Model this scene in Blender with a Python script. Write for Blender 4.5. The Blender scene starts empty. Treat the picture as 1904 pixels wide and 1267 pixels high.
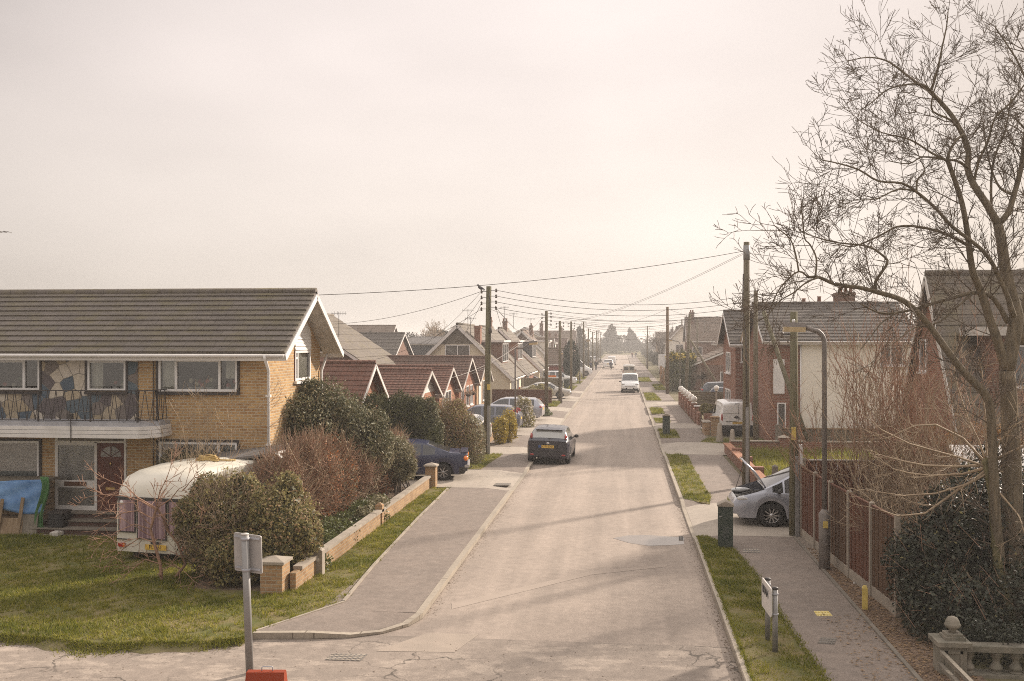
import bpy, math, random
import numpy as np
from mathutils import Vector, Matrix
R = math.radians
random.seed(7)
rng = np.random.default_rng(7)
SC = bpy.context.scene
COL = SC.collection

# ------------------------------------------------------------------ camera, sky, sun, exposure
FOC, YAW, CAMH = 1851.1, math.atan(205 / 1851.1), 5.2
cam_d = bpy.data.cameras.new('camera')
cam = bpy.data.objects.new('camera', cam_d)
COL.objects.link(cam)
cam.location = (0, 0, CAMH)
cam.rotation_euler = (R(90), 0, YAW)
cam_d.lens = 35.0
cam_d.sensor_width = 36.0
cam_d.clip_start = 0.1
cam_d.clip_end = 6000
SC.camera = cam

SUN_AZ, SUN_EL = R(42), R(24)          # azimuth measured from +Y (down the road) towards +X
sd = bpy.data.lights.new('sun', 'SUN')
sd.energy = 5.0
sd.angle = R(3.2)
sd.color = (1.0, 0.88, 0.76)
sun = bpy.data.objects.new('sun', sd)
COL.objects.link(sun)
sun_dir = Vector((math.sin(SUN_AZ) * math.cos(SUN_EL), math.cos(SUN_AZ) * math.cos(SUN_EL), math.sin(SUN_EL)))
sun.rotation_euler = sun_dir.to_track_quat('Z', 'Y').to_euler()
sun.location = sun_dir * 200

W = bpy.data.worlds.new('World')
SC.world = W
W.use_nodes = True
wn, wl = W.node_tree.nodes, W.node_tree.links
wn.clear()
wo = wn.new('ShaderNodeOutputWorld')
bg = wn.new('ShaderNodeBackground')
sky = wn.new('ShaderNodeTexSky')
sky.sky_type = 'NISHITA'
sky.sun_disc = False
sky.sun_elevation = SUN_EL
sky.sun_rotation = SUN_AZ
sky.dust_density = 4.0
sky.air_density = 1.5
tc = wn.new('ShaderNodeTexCoord')
sep = wn.new('ShaderNodeSeparateXYZ')
wl.new(tc.outputs['Generated'], sep.inputs[0])
# thin high cloud: brighter overhead, uneven, thinnest (brightest) patch ahead and up
ramp = wn.new('ShaderNodeValToRGB')
wl.new(sep.outputs['Z'], ramp.inputs[0])
ce = ramp.color_ramp.elements
ce[0].position = 0.0
ce[0].color = (0.855, 0.765, 0.675, 1)
ce[1].position = 1.0
ce[1].color = (2.1, 1.95, 1.85, 1)
e = ce.new(0.1); e.color = (0.865, 0.775, 0.71, 1)
e = ce.new(0.25); e.color = (0.80, 0.712, 0.672, 1)
e = ce.new(0.35); e.color = (0.80, 0.715, 0.68, 1)
mp = wn.new('ShaderNodeMapping')
mp.inputs['Scale'].default_value = (1.2, 1.2, 3.2)
mp.inputs['Location'].default_value = (0.35, 0.1, 0.0)
wl.new(tc.outputs['Generated'], mp.inputs[0])
nz = wn.new('ShaderNodeTexNoise')
nz.inputs['Scale'].default_value = 1.7
nz.inputs['Detail'].default_value = 4
nz.inputs['Roughness'].default_value = 0.45
wl.new(mp.outputs[0], nz.inputs[0])
nr = wn.new('ShaderNodeMapRange')
nr.inputs[1].default_value = 0.3
nr.inputs[2].default_value = 0.7
nr.inputs[3].default_value = 0.86
nr.inputs[4].default_value = 1.13
wl.new(nz.outputs[0], nr.inputs[0])
dt = wn.new('ShaderNodeVectorMath')
dt.operation = 'DOT_PRODUCT'
wl.new(tc.outputs['Generated'], dt.inputs[0])
_g = Vector((-0.06, 0.955, 0.29)).normalized()
dt.inputs[1].default_value = _g
gr = wn.new('ShaderNodeMapRange')
gr.interpolation_type = 'SMOOTHSTEP'
gr.inputs[1].default_value = 0.84
gr.inputs[2].default_value = 0.995
gr.inputs[3].default_value = 0.76
gr.inputs[4].default_value = 1.11
wl.new(dt.outputs['Value'], gr.inputs[0])
mm = wn.new('ShaderNodeMath'); mm.operation = 'MULTIPLY'
wl.new(nr.outputs[0], mm.inputs[0]); wl.new(gr.outputs[0], mm.inputs[1])
cs = wn.new('ShaderNodeVectorMath'); cs.operation = 'SCALE'
wl.new(ramp.outputs[0], cs.inputs[0]); wl.new(mm.outputs[0], cs.inputs['Scale'])
ss = wn.new('ShaderNodeVectorMath'); ss.operation = 'SCALE'
wl.new(sky.outputs[0], ss.inputs[0]); ss.inputs['Scale'].default_value = 0.06
mx = wn.new('ShaderNodeMix'); mx.data_type = 'RGBA'
mx.inputs[0].default_value = 0.9
wl.new(ss.outputs[0], mx.inputs[6]); wl.new(cs.outputs[0], mx.inputs[7])
wl.new(mx.outputs[2], bg.inputs[0])
bg.inputs[1].default_value = 0.77
wl.new(bg.outputs[0], wo.inputs[0])

SC.view_settings.view_transform = 'Standard'
SC.view_settings.look = 'None'
SC.view_settings.exposure = 0.55
SC.view_settings.gamma = 1.0
SC.render.engine = 'CYCLES'
SC.cycles.use_denoising = False
SC.cycles.use_adaptive_sampling = False
SC.cycles.filter_width = 1.0
SC.cycles.max_bounces = 6
SC.cycles.transparent_max_bounces = 8
SC.cycles.volume_bounces = 0
SC.cycles.sample_clamp_indirect = 6.0
SC.cycles.caustics_reflective = False
SC.cycles.caustics_refractive = False

# ------------------------------------------------------------------ surveyed points: photo pixel -> point on the ground / on a plane
_ca, _sa = math.cos(YAW), math.sin(YAW)
def _ray(x, y):
    dx = x - 952
    return dx * _ca - FOC * _sa, dx * _sa + FOC * _ca, 633.5 - y
def G(x, y, z=0.0):
    r = _ray(x, y); t = (z - CAMH) / r[2]
    return Vector((r[0] * t, r[1] * t, z))
def AY(x, y, Y):
    r = _ray(x, y); t = Y / r[1]
    return Vector((r[0] * t, Y, CAMH + r[2] * t))
def AX(x, y, X):
    r = _ray(x, y); t = X / r[0]
    return Vector((X, r[1] * t, CAMH + r[2] * t))

# ------------------------------------------------------------------ materials
MATS = {}
def _new(name):
    m = bpy.data.materials.new(name); m.use_nodes = True
    n, l = m.node_tree.nodes, m.node_tree.links
    return m, n, l, n['Principled BSDF']
def _c(c): return (c[0], c[1], c[2], 1.0)
def _mixc(n, l, fac, a, b):
    k = n.new('ShaderNodeMix'); k.data_type = 'RGBA'
    for i, v in ((6, a), (7, b)):
        if hasattr(v, 'is_linked'): l.new(v, k.inputs[i])
        else: k.inputs[i].default_value = _c(v)
    if hasattr(fac, 'is_linked'): l.new(fac, k.inputs[0])
    else: k.inputs[0].default_value = fac
    return k.outputs[2]
def _noise(n, l, vec, scale, detail=3, rough=.5):
    t = n.new('ShaderNodeTexNoise')
    t.inputs['Scale'].default_value = scale; t.inputs['Detail'].default_value = detail
    t.inputs['Roughness'].default_value = rough
    if vec is not None: l.new(vec, t.inputs['Vector'])
    return t.outputs['Fac']
def _range(n, l, v, a, b, c=0., d=1.):
    k = n.new('ShaderNodeMapRange')
    for i, q in ((1, a), (2, b), (3, c), (4, d)): k.inputs[i].default_value = q
    l.new(v, k.inputs[0]); return k.outputs[0]
def _math(n, l, op, a, b=0.):
    k = n.new('ShaderNodeMath'); k.operation = op
    for i, v in ((0, a), (1, b)):
        if hasattr(v, 'is_linked'): l.new(v, k.inputs[i])
        else: k.inputs[i].default_value = v
    return k.outputs[0]
def _map(n, l, src, scale=(1, 1, 1), loc=(0, 0, 0)):
    t = n.new('ShaderNodeTexCoord'); k = n.new('ShaderNodeMapping')
    k.inputs['Scale'].default_value = scale; k.inputs['Location'].default_value = loc
    l.new(t.outputs[src], k.inputs[0]); return k.outputs[0]
def _bump(n, l, b, h, s, d=.02):
    k = n.new('ShaderNodeBump'); k.inputs['Strength'].default_value = s; k.inputs['Distance'].default_value = d
    l.new(h, k.inputs['Height']); l.new(k.outputs[0], b.inputs['Normal'])

def plain(name, c1, c2=None, scale=3.0, rough=.7, spec=.3, metal=0., bump=0., bscale=40, lo=.35, hi=.65, coat=0., src='Object', stretch=(1, 1, 1)):
    """two tones mixed by noise, with a fine grain"""
    if name in MATS: return MATS[name]
    m, n, l, b = _new(name)
    v = _map(n, l, src, stretch)
    c2 = c2 or tuple(x * .8 for x in c1)
    f = _range(n, l, _noise(n, l, v, scale, 5, .6), lo, hi)
    l.new(_mixc(n, l, f, c1, c2), b.inputs['Base Color'])
    b.inputs['Roughness'].default_value = rough
    b.inputs['Specular IOR Level'].default_value = spec
    b.inputs['Metallic'].default_value = metal
    if coat: b.inputs['Coat Weight'].default_value = coat; b.inputs['Coat Roughness'].default_value = .06
    if bump: _bump(n, l, b, _noise(n, l, v, bscale, 4, .6), bump)
    MATS[name] = m
    return m

def brick(name, c1, c2, mortar, bw=.225, bh=.075, mw=.010, dirt=.25, bump=.5, offset=.5):
    m, n, l, b = _new(name)
    v = _map(n, l, 'UV')
    t = n.new('ShaderNodeTexBrick')
    t.inputs['Color1'].default_value = _c(c1); t.inputs['Color2'].default_value = _c(c2); t.inputs['Mortar'].default_value = _c(mortar)
    t.inputs['Scale'].default_value = 1; t.inputs['Brick Width'].default_value = bw; t.inputs['Row Height'].default_value = bh
    t.inputs['Mortar Size'].default_value = mw; t.inputs['Mortar Smooth'].default_value = .3; t.offset = offset
    l.new(v, t.inputs['Vector'])
    w = n.new('ShaderNodeTexWhiteNoise')
    big = _range(n, l, _noise(n, l, v, .9, 5, .6), .3, .75, 1., 1. - dirt)
    fine = _range(n, l, _noise(n, l, v, 14, 2, .6), .3, .7, .86, 1.1)
    k = n.new('ShaderNodeVectorMath'); k.operation = 'SCALE'
    l.new(t.outputs['Color'], k.inputs[0]); l.new(_math(n, l, 'MULTIPLY', big, fine), k.inputs['Scale'])
    l.new(k.outputs[0], b.inputs['Base Color'])
    b.inputs['Roughness'].default_value = .85
    b.inputs['Specular IOR Level'].default_value = .2
    _bump(n, l, b, _math(n, l, 'SUBTRACT', fine, t.outputs['Fac']), bump, .012)
    MATS[name] = m
    return m

def tiles(name, c1, c2, tw=.33, wave=0., moss=(.16, .14, .05), mossamt=.3, lichen=.1, row=.3):
    """roof tiles: per-tile tone, moss, pale lichen spots and, for pantiles, a rolled profile (the courses themselves are geometry)"""
    m, n, l, b = _new(name)
    v = _map(n, l, 'UV')
    t = n.new('ShaderNodeTexBrick')
    t.inputs['Color1'].default_value = _c(c1); t.inputs['Color2'].default_value = _c(c2)
    t.inputs['Mortar'].default_value = _c([x * .45 for x in c1])
    t.inputs['Scale'].default_value = 1; t.inputs['Brick Width'].default_value = tw; t.inputs['Row Height'].default_value = row
    t.inputs['Mortar Size'].default_value = .008; t.offset = .5 if not wave else 0.
    l.new(v, t.inputs['Vector'])
    mo = _range(n, l, _noise(n, l, v, 1.3, 6, .65), .62 - mossamt * .3, .75)
    col = _mixc(n, l, _math(n, l, 'MULTIPLY', mo, mossamt), t.outputs['Color'], moss)
    li = _range(n, l, _noise(n, l, _map(n, l, 'UV', (3, 7, 1)), 1.6, 4, .6), .70, .74)
    col = _mixc(n, l, _math(n, l, 'MULTIPLY', li, lichen * 5), col, (.42, .39, .33))
    l.new(col, b.inputs['Base Color'])
    b.inputs['Roughness'].default_value = .8
    b.inputs['Specular IOR Level'].default_value = .25
    h = _noise(n, l, v, 18, 3, .6)
    if wave:
        wv = n.new('ShaderNodeTexWave'); wv.wave_type = 'BANDS'; wv.bands_direction = 'X'
        wv.inputs['Scale'].default_value = 2 * math.pi / tw / 20 * 1.0
        wv.inputs['Distortion'].default_value = .2
        l.new(v, wv.inputs['Vector'])
        h = _math(n, l, 'ADD', _math(n, l, 'MULTIPLY', wv.outputs['Fac'], wave * 6), _math(n, l, 'MULTIPLY', h, .3))
    _bump(n, l, b, h, .8, .03)
    MATS[name] = m
    return m

def asphalt(name, c1, c2, patch=None, cracks=0., speck=.25, streak=True, patch_lo=.52):
    m, n, l, b = _new(name)
    v = _map(n, l, 'Object')
    f = _range(n, l, _noise(n, l, v, .45, 6, .62), .3, .7)
    col = _mixc(n, l, f, c1, c2)
    if streak:
        s = _range(n, l, _noise(n, l, _map(n, l, 'Object', (1.6, .05, 1)), 1.0, 4, .6), .35, .65, .86, 1.1)
        k = n.new('ShaderNodeVectorMath'); k.operation = 'SCALE'
        l.new(col, k.inputs[0]); l.new(s, k.inputs['Scale']); col = k.outputs[0]
    if patch:
        p = _range(n, l, _noise(n, l, _map(n, l, 'Object', (.8, 1.5, 1)), 1.3, 9, .74), patch_lo, patch_lo + .09)
        col = _mixc(n, l, p, col, patch)
    g = _noise(n, l, v, 38, 3, .75)
    md = _range(n, l, _noise(n, l, v, 5, 5, .7), .3, .7, 1 - speck * .55, 1 + speck * .55)
    sp_ = _range(n, l, _noise(n, l, v, 20, 2, .8), .64, .74, 1., 1. - speck * 1.2)
    k = n.new('ShaderNodeVectorMath'); k.operation = 'SCALE'
    l.new(col, k.inputs[0]); l.new(_math(n, l, 'MULTIPLY', _math(n, l, 'MULTIPLY', md, sp_), _range(n, l, g, .25, .75, 1 - speck, 1 + speck)), k.inputs['Scale']); col = k.outputs[0]
    if cracks:
        vo = n.new('ShaderNodeTexVoronoi'); vo.feature = 'DISTANCE_TO_EDGE'; vo.inputs['Scale'].default_value = .8
        dv = n.new('ShaderNodeVectorMath'); dv.operation = 'ADD'
        nn = n.new('ShaderNodeTexNoise'); nn.inputs['Scale'].default_value = 2.2; nn.inputs['Detail'].default_value = 5
        sc = n.new('ShaderNodeVectorMath'); sc.operation = 'SCALE'; sc.inputs['Scale'].default_value = .8
        l.new(v, nn.inputs['Vector']); l.new(nn.outputs['Color'], sc.inputs[0]); l.new(v, dv.inputs[0]); l.new(sc.outputs[0], dv.inputs[1])
        l.new(dv.outputs[0], vo.inputs['Vector'])
        cr = _range(n, l, vo.outputs['Distance'], .006, .022, 1., 0.)
        gate = _range(n, l, _noise(n, l, v, .35, 3, .5), .45, .58)
        col = _mixc(n, l, _math(n, l, 'MULTIPLY', _math(n, l, 'MULTIPLY', cr, gate), cracks), col, (.06, .05, .04))
    l.new(col, b.inputs['Base Color'])
    b.inputs['Roughness'].default_value = .85
    b.inputs['Specular IOR Level'].default_value = .25
    _bump(n, l, b, g, .35, .01)
    MATS[name] = m
    return m

def leafmat(name, c1, c2, rough=.45, spec=.4, trans=.25, c3=None):
    m, n, l, b = _new(name)
    at = n.new('ShaderNodeAttribute'); at.attribute_name = 'tone'
    rp = n.new('ShaderNodeValToRGB'); l.new(at.outputs['Fac'], rp.inputs[0])
    rp.color_ramp.elements[0].color = _c(c1); rp.color_ramp.elements[1].color = _c(c2)
    if c3: e = rp.color_ramp.elements.new(.82); e.color = _c(c2); rp.color_ramp.elements[2].color = _c(c3)
    l.new(rp.outputs[0], b.inputs['Base Color'])
    b.inputs['Roughness'].default_value = rough; b.inputs['Specular IOR Level'].default_value = spec
    if trans:
        tr = n.new('ShaderNodeBsdfTranslucent'); l.new(rp.outputs[0], tr.inputs[0])
        ms = n.new('ShaderNodeMixShader'); ms.inputs[0].default_value = trans
        l.new(b.outputs[0], ms.inputs[1]); l.new(tr.outputs[0], ms.inputs[2])
        l.new(ms.outputs[0], n['Material Output'].inputs[0])
    MATS[name] = m
    return m

def glass(name, tint=(.8, .85, .85), refl=.22, dark=None, frost=None):
    """window glass: part mirror, part see-through (dark = colour of an unlit room seen through far windows)"""
    m, n, l, b = _new(name)
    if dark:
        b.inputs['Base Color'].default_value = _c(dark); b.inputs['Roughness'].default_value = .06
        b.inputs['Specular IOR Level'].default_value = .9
    else:
        gl = n.new('ShaderNodeBsdfGlossy'); gl.inputs['Roughness'].default_value = .02; gl.inputs['Color'].default_value = (.95, .95, .95, 1)
        tr = n.new('ShaderNodeBsdfTransparent'); tr.inputs[0].default_value = _c(tint)
        lw = n.new('ShaderNodeLayerWeight'); lw.inputs[0].default_value = .35
        f = _range(n, l, lw.outputs['Fresnel'], 0, 1, refl, 1.)
        v = _map(n, l, 'Object')
        bp = n.new('ShaderNodeBump'); bp.inputs['Strength'].default_value = .5 if frost else .05; bp.inputs['Distance'].default_value = .02
        l.new(_noise(n, l, v, 40 if frost else 1.5, 2), bp.inputs['Height']); l.new(bp.outputs[0], gl.inputs['Normal'])
        ms = n.new('ShaderNodeMixShader'); l.new(f, ms.inputs[0]); l.new(tr.outputs[0], ms.inputs[1]); l.new(gl.outputs[0], ms.inputs[2])
        out = ms.outputs[0]
        if frost:
            d = n.new('ShaderNodeBsdfDiffuse')
            l.new(_mixc(n, l, _range(n, l, _noise(n, l, _map(n, l, 'Object', (3, 3, .8)), 1.2, 3), .4, .65), [x * .4 for x in frost], frost), d.inputs[0])
            m2 = n.new('ShaderNodeMixShader'); m2.inputs[0].default_value = .55
            l.new(out, m2.inputs[1]); l.new(d.outputs[0], m2.inputs[2]); out = m2.outputs[0]
        l.new(out, n['Material Output'].inputs[0])
    MATS[name] = m
    return m

# ------------------------------------------------------------------ mesh collector
def _uv_planar(me):
    """UVs in metres on each face's own plane: u runs horizontally, v up the slope"""
    if not me.polygons: return
    np_, nl = len(me.polygons), len(me.loops)
    nrm = np.empty(np_ * 3, np.float32); me.polygons.foreach_get('normal', nrm); nrm = nrm.reshape(-1, 3)
    lt = np.empty(np_, np.int32); me.polygons.foreach_get('loop_total', lt)
    lv = np.empty(nl, np.int32); me.loops.foreach_get('vertex_index', lv)
    co = np.empty(len(me.vertices) * 3, np.float32); me.vertices.foreach_get('co', co); co = co.reshape(-1, 3)
    flat = np.abs(nrm[:, 2]) > .97
    u = np.stack([-nrm[:, 1], nrm[:, 0], np.zeros(np_)], 1)
    u[flat] = (1, 0, 0)
    u /= np.maximum(np.linalg.norm(u, axis=1, keepdims=True), 1e-6)
    v = np.cross(nrm, u)
    v[flat] = (0, 1, 0)
    fi = np.repeat(np.arange(np_), lt)
    p = co[lv]
    uv = np.stack([(p * u[fi]).sum(1), (p * v[fi]).sum(1)], 1).astype(np.float32)
    me.uv_layers.new(name='UVMap').data.foreach_set('uv', uv.ravel())

def root_of(o):
    while o.parent: o = o.parent
    return o

class MB:
    def __init__(s): s.v = []; s.f = []; s.m = []; s.s = []
    def add(s, pts, faces, m=0, smooth=False):
        k = len(s.v); s.v += [tuple(p) for p in pts]
        for f in faces: s.f.append([k + i for i in f]); s.m.append(m); s.s.append(smooth)
        return s
    def quad(s, a, b, c, d, m=0): return s.add([a, b, c, d], [(0, 1, 2, 3)], m)
    def poly(s, pts, m=0): return s.add(pts, [tuple(range(len(pts)))], m)
    def box(s, x0, x1, y0, y1, z0, z1, m=0):
        if x0 > x1: x0, x1 = x1, x0
        if y0 > y1: y0, y1 = y1, y0
        if z0 > z1: z0, z1 = z1, z0
        return s.add([(x0, y0, z0), (x1, y0, z0), (x1, y1, z0), (x0, y1, z0), (x0, y0, z1), (x1, y0, z1), (x1, y1, z1), (x0, y1, z1)],
                     [(3, 2, 1, 0), (4, 5, 6, 7), (0, 1, 5, 4), (1, 2, 6, 5), (2, 3, 7, 6), (3, 0, 4, 7)], m)
    def obox(s, c, ax, ay, az, m=0):
        """oriented box: centre and three half-axis vectors"""
        c, ax, ay, az = map(Vector, (c, ax, ay, az))
        P = [c - ax - ay - az, c + ax - ay - az, c + ax + ay - az, c - ax + ay - az, c - ax - ay + az, c + ax - ay + az, c + ax + ay + az, c - ax + ay + az]
        F = [(3, 2, 1, 0), (4, 5, 6, 7), (0, 1, 5, 4), (1, 2, 6, 5), (2, 3, 7, 6), (3, 0, 4, 7)]
        if ax.cross(ay).dot(az) < 0: F = [tuple(reversed(f)) for f in F]
        return s.add(P, F, m)
    def bar(s, a, b, w, h, m=0, up=(0, 0, 1)):
        a, b = Vector(a), Vector(b); d = b - a; L = d.length
        if L < 1e-6: return s
        d /= L; x = d.cross(Vector(up))
        if x.length < 1e-4: x = d.cross(Vector((1, 0, 0)))
        x.normalize(); z = x.cross(d)
        return s.obox((a + b) / 2, x * w / 2, d * L / 2, z * h / 2, m)
    def prism(s, poly, z0, z1, m=0, mside=None):
        """vertical prism over a counter-clockwise XY polygon"""
        k = len(poly); P = [(p[0], p[1], z0) for p in poly] + [(p[0], p[1], z1) for p in poly]
        s.add(P, [tuple(range(k, 2 * k))], m); q = len(s.v) - 2 * k
        for i in range(k):
            j = (i + 1) % k; s.f.append([q + i, q + j, q + k + j, q + k + i]); s.m.append(m if mside is None else mside); s.s.append(False)
        return s
    def tube(s, pts, rad, n=8, m=0, caps=True, smooth=True):
        pts = [Vector(p) for p in pts]
        rad = rad if hasattr(rad, '__len__') else [rad] * len(pts)
        k0 = len(s.v); ref = None
        for i, p in enumerate(pts):
            d = (pts[min(i + 1, len(pts) - 1)] - pts[max(i - 1, 0)])
            d = d.normalized() if d.length > 1e-9 else Vector((0, 0, 1))
            if ref is None:
                ref = d.cross(Vector((0, 0, 1)) if abs(d.z) < .9 else Vector((1, 0, 0))).normalized()
            ref = (ref - d * ref.dot(d)).normalized(); o = d.cross(ref)
            for j in range(n):
                a = 2 * math.pi * j / n
                s.v.append(tuple(p + (ref * math.cos(a) + o * math.sin(a)) * rad[i]))
        for i in range(len(pts) - 1):
            for j in range(n):
                a, b = k0 + i * n + j, k0 + i * n + (j + 1) % n
                s.f.append([a, b, b + n, a + n]); s.m.append(m); s.s.append(smooth)
        if caps:
            s.f.append([k0 + j for j in reversed(range(n))]); s.m.append(m); s.s.append(False)
            q = k0 + (len(pts) - 1) * n
            s.f.append([q + j for j in range(n)]); s.m.append(m); s.s.append(False)
        return s
    def lathe(s, prof, c=(0, 0, 0), n=16, m=0, axis='z', smooth=True, caps=True):
        """surface of revolution of (radius, height) pairs"""
        k0 = len(s.v); c = Vector(c)
        for r, h in prof:
            for j in range(n):
                a = 2 * math.pi * j / n; u, w = r * math.cos(a), r * math.sin(a)
                s.v.append(tuple(c + Vector({'z': (u, w, h), 'x': (h, u, w), 'y': (w, h, u)}[axis])))
        for i in range(len(prof) - 1):
            for j in range(n):
                a, b = k0 + i * n + j, k0 + i * n + (j + 1) % n
                s.f.append([a, b, b + n, a + n]); s.m.append(m); s.s.append(smooth)
        for q, rev in ((0, True), (len(prof) - 1, False)):
            if caps and prof[q][0] > 1e-6:
                f = [k0 + q * n + j for j in range(n)]
                s.f.append(f[::-1] if rev else f); s.m.append(m); s.s.append(False)
        return s
    def ball(s, c, r, n=12, k=8, m=0):
        r = Vector(r) if hasattr(r, '__len__') else Vector((r, r, r)); c = Vector(c); k0 = len(s.v)
        for i in range(k + 1):
            t = math.pi * i / k
            for j in range(n):
                a = 2 * math.pi * j / n
                s.v.append((c.x + r.x * math.sin(t) * math.cos(a), c.y + r.y * math.sin(t) * math.sin(a), c.z - r.z * math.cos(t)))
        for i in range(k):
            for j in range(n):
                a, b = k0 + i * n + j, k0 + i * n + (j + 1) % n
                s.f.append([a, b, b + n, a + n]); s.m.append(m); s.s.append(True)
        return s
    def mesh(s, name, off=(0, 0, 0)):
        me = bpy.data.meshes.new(name)
        o = Vector(off)
        me.from_pydata([(a - o.x, b - o.y, c - o.z) for a, b, c in s.v], [], s.f)
        me.polygons.foreach_set('material_index', s.m)
        me.polygons.foreach_set('use_smooth', s.s)
        me.update()
        _uv_planar(me)
        return me
    def build(s, name, mats, parent=None, world=True, loc=None):
        """link as ONE object; with world=True the collected points are world coordinates"""
        off = (0, 0, 0)
        if parent is not None and world: off = root_of(parent).location
        elif loc is not None: off = loc
        me = s.mesh(name, off)
        for m in (mats if isinstance(mats, (list, tuple)) else [mats]): me.materials.append(MATS[m] if isinstance(m, str) else m)
        o = bpy.data.objects.new(name, me); COL.objects.link(o)
        if parent is not None: o.parent = parent
        elif loc is not None: o.location = loc
        return o

def tag(o, label, cat, group=None):
    o['label'] = label; o['category'] = cat
    if group: o['group'] = group
    return o
def kind(o, k): o['kind'] = k; return o
def thing(name, label, cat, loc=(0, 0, 0), rotz=0, group=None):
    o = bpy.data.objects.new(name, None); o.empty_display_size = .2
    COL.objects.link(o); o.location = loc; o.rotation_euler = (0, 0, rotz)
    return tag(o, label, cat, group)
def kids(o): return [c for c in SC.objects if c.parent == o]
def dup(root, loc, rotz=None, label=None, group=None, scale=None):
    """copy a thing with its parts and their sub-parts"""
    r = root.copy(); COL.objects.link(r); r.location = loc
    if rotz is not None: r.rotation_euler = (0, 0, rotz)
    if scale: r.scale = scale
    if label: r['label'] = label
    if group: r['group'] = group
    for ch in root.children:
        c = ch.copy(); COL.objects.link(c); c.parent = r
        for g in ch.children:
            d = g.copy(); COL.objects.link(d); d.parent = c
    return r

def np_obj(name, V, F, mat, parent=None, tone=None, loc=None, smooth=False):
    """fast object from vertex and quad/triangle arrays in world coordinates"""
    off = np.array(root_of(parent).location if parent is not None else (loc or (0, 0, 0)), np.float32)
    V = (np.asarray(V, np.float32) - off)
    me = bpy.data.meshes.new(name); k = F.shape[1]
    me.vertices.add(len(V)); me.vertices.foreach_set('co', V.ravel())
    me.loops.add(F.size); me.loops.foreach_set('vertex_index', F.astype(np.int32).ravel())
    me.polygons.add(len(F)); me.polygons.foreach_set('loop_start', np.arange(0, F.size, k, dtype=np.int32))
    if smooth: me.polygons.foreach_set('use_smooth', np.ones(len(F), bool))
    if tone is not None:
        a = me.attributes.new('tone', 'FLOAT', 'FACE'); a.data.foreach_set('value', np.asarray(tone, np.float32))
    me.update(calc_edges=True)
    for m in (mat if isinstance(mat, (list, tuple)) else [mat]): me.materials.append(MATS[m] if isinstance(m, str) else m)
    o = bpy.data.objects.new(name, me); COL.objects.link(o)
    if parent is not None: o.parent = parent
    elif loc is not None: o.location = loc
    return o

def text(body, size, mat, parent, c, right, up, depth=.003, name='lettering'):
    """real letters as a mesh, centred at c, reading along `right`"""
    cu = bpy.data.curves.new(name, 'FONT'); cu.body = body; cu.size = size; cu.align_x = 'CENTER'; cu.align_y = 'CENTER'; cu.extrude = depth
    t = bpy.data.objects.new(name, cu)
    me = bpy.data.meshes.new_from_object(t); bpy.data.objects.remove(t)
    r, u = Vector(right).normalized(), Vector(up).normalized(); nn = r.cross(u)
    M = Matrix((r, u, nn)).transposed().to_4x4(); M.translation = Vector(c) - root_of(parent).location
    me.transform(M)
    me.materials.clear(); me.materials.append(MATS[mat])
    o = bpy.data.objects.new(name, me); COL.objects.link(o); o.parent = parent
    return o

# ------------------------------------------------------------------ plants
def leaf_arrays(P, size, aspect=.55, up=.0, nrm=None):
    """rhombic leaves at points P"""
    n = len(P)
    a = rng.normal(size=(n, 3)); a[:, 2] += up
    a /= np.linalg.norm(a, axis=1, keepdims=True)
    b = rng.normal(size=(n, 3)) if nrm is None else np.cross(nrm + rng.normal(size=(n, 3)) * .6, a)
    b -= (b * a).sum(1, keepdims=True) * a
    b /= np.maximum(np.linalg.norm(b, axis=1, keepdims=True), 1e-6)
    s = (size * rng.uniform(.6, 1.3, n))[:, None]
    V = np.stack([P - a * s, P + b * s * aspect, P + a * s, P - b * s * aspect], 1).reshape(-1, 3)
    return V, np.arange(n * 4).reshape(-1, 4)
def crown_pts(lumps, n, shell=.7, rough=.12, flat=None):
    """points through the outer part of a union of ellipsoids (cx,cy,cz,rx,ry,rz); denser clumps and gaps from noise"""
    L = np.array(lumps, float)
    w = (L[:, 3] * L[:, 4] * L[:, 5]) ** (2 / 3); idx = rng.choice(len(L), n, p=w / w.sum())
    d = rng.normal(size=(n, 3)); d /= np.linalg.norm(d, axis=1, keepdims=True)
    r = shell + (1 - shell) * rng.random(n) ** .6
    # clumpy radius: a few random waves over the direction
    k = rng.normal(size=(6, 3)) * 5
    ph = rng.random(6) * 6.28
    wob = np.sin(d @ k.T + ph + idx[:, None]).sum(1) / 6
    r = r * (1 + rough * 1.6 * wob) + rng.normal(size=n) * rough * .35
    P = L[idx, :3] + d * r[:, None] * L[idx, 3:]
    keep = P[:, 2] > (flat if flat is not None else .05)
    return P[keep], d[keep]
def sticks(S, E, r0, r1, sides=3):
    """tapering prisms from S to E"""
    S, E = np.asarray(S, float), np.asarray(E, float); n = len(S)
    d = E - S; d /= np.maximum(np.linalg.norm(d, axis=1, keepdims=True), 1e-9)
    a = np.cross(d, np.where(np.abs(d[:, 2:3]) < .9, [[0, 0, 1.]], [[1., 0, 0]])); a /= np.linalg.norm(a, axis=1, keepdims=True)
    b = np.cross(d, a)
    r0 = np.broadcast_to(r0, n)[:, None]; r1 = np.broadcast_to(r1, n)[:, None]
    ring = [(np.cos(2 * np.pi * j / sides), np.sin(2 * np.pi * j / sides)) for j in range(sides)]
    V = np.stack([S + (a * c + b * q) * r0 for c, q in ring] + [E + (a * c + b * q) * r1 for c, q in ring], 1).reshape(-1, 3)
    o = np.arange(n)[:, None, None] * 2 * sides
    F = np.array([[j, (j + 1) % sides, (j + 1) % sides + sides, j + sides] for j in range(sides)])[None] + o
    return V, F.reshape(-1, 4)

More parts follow.
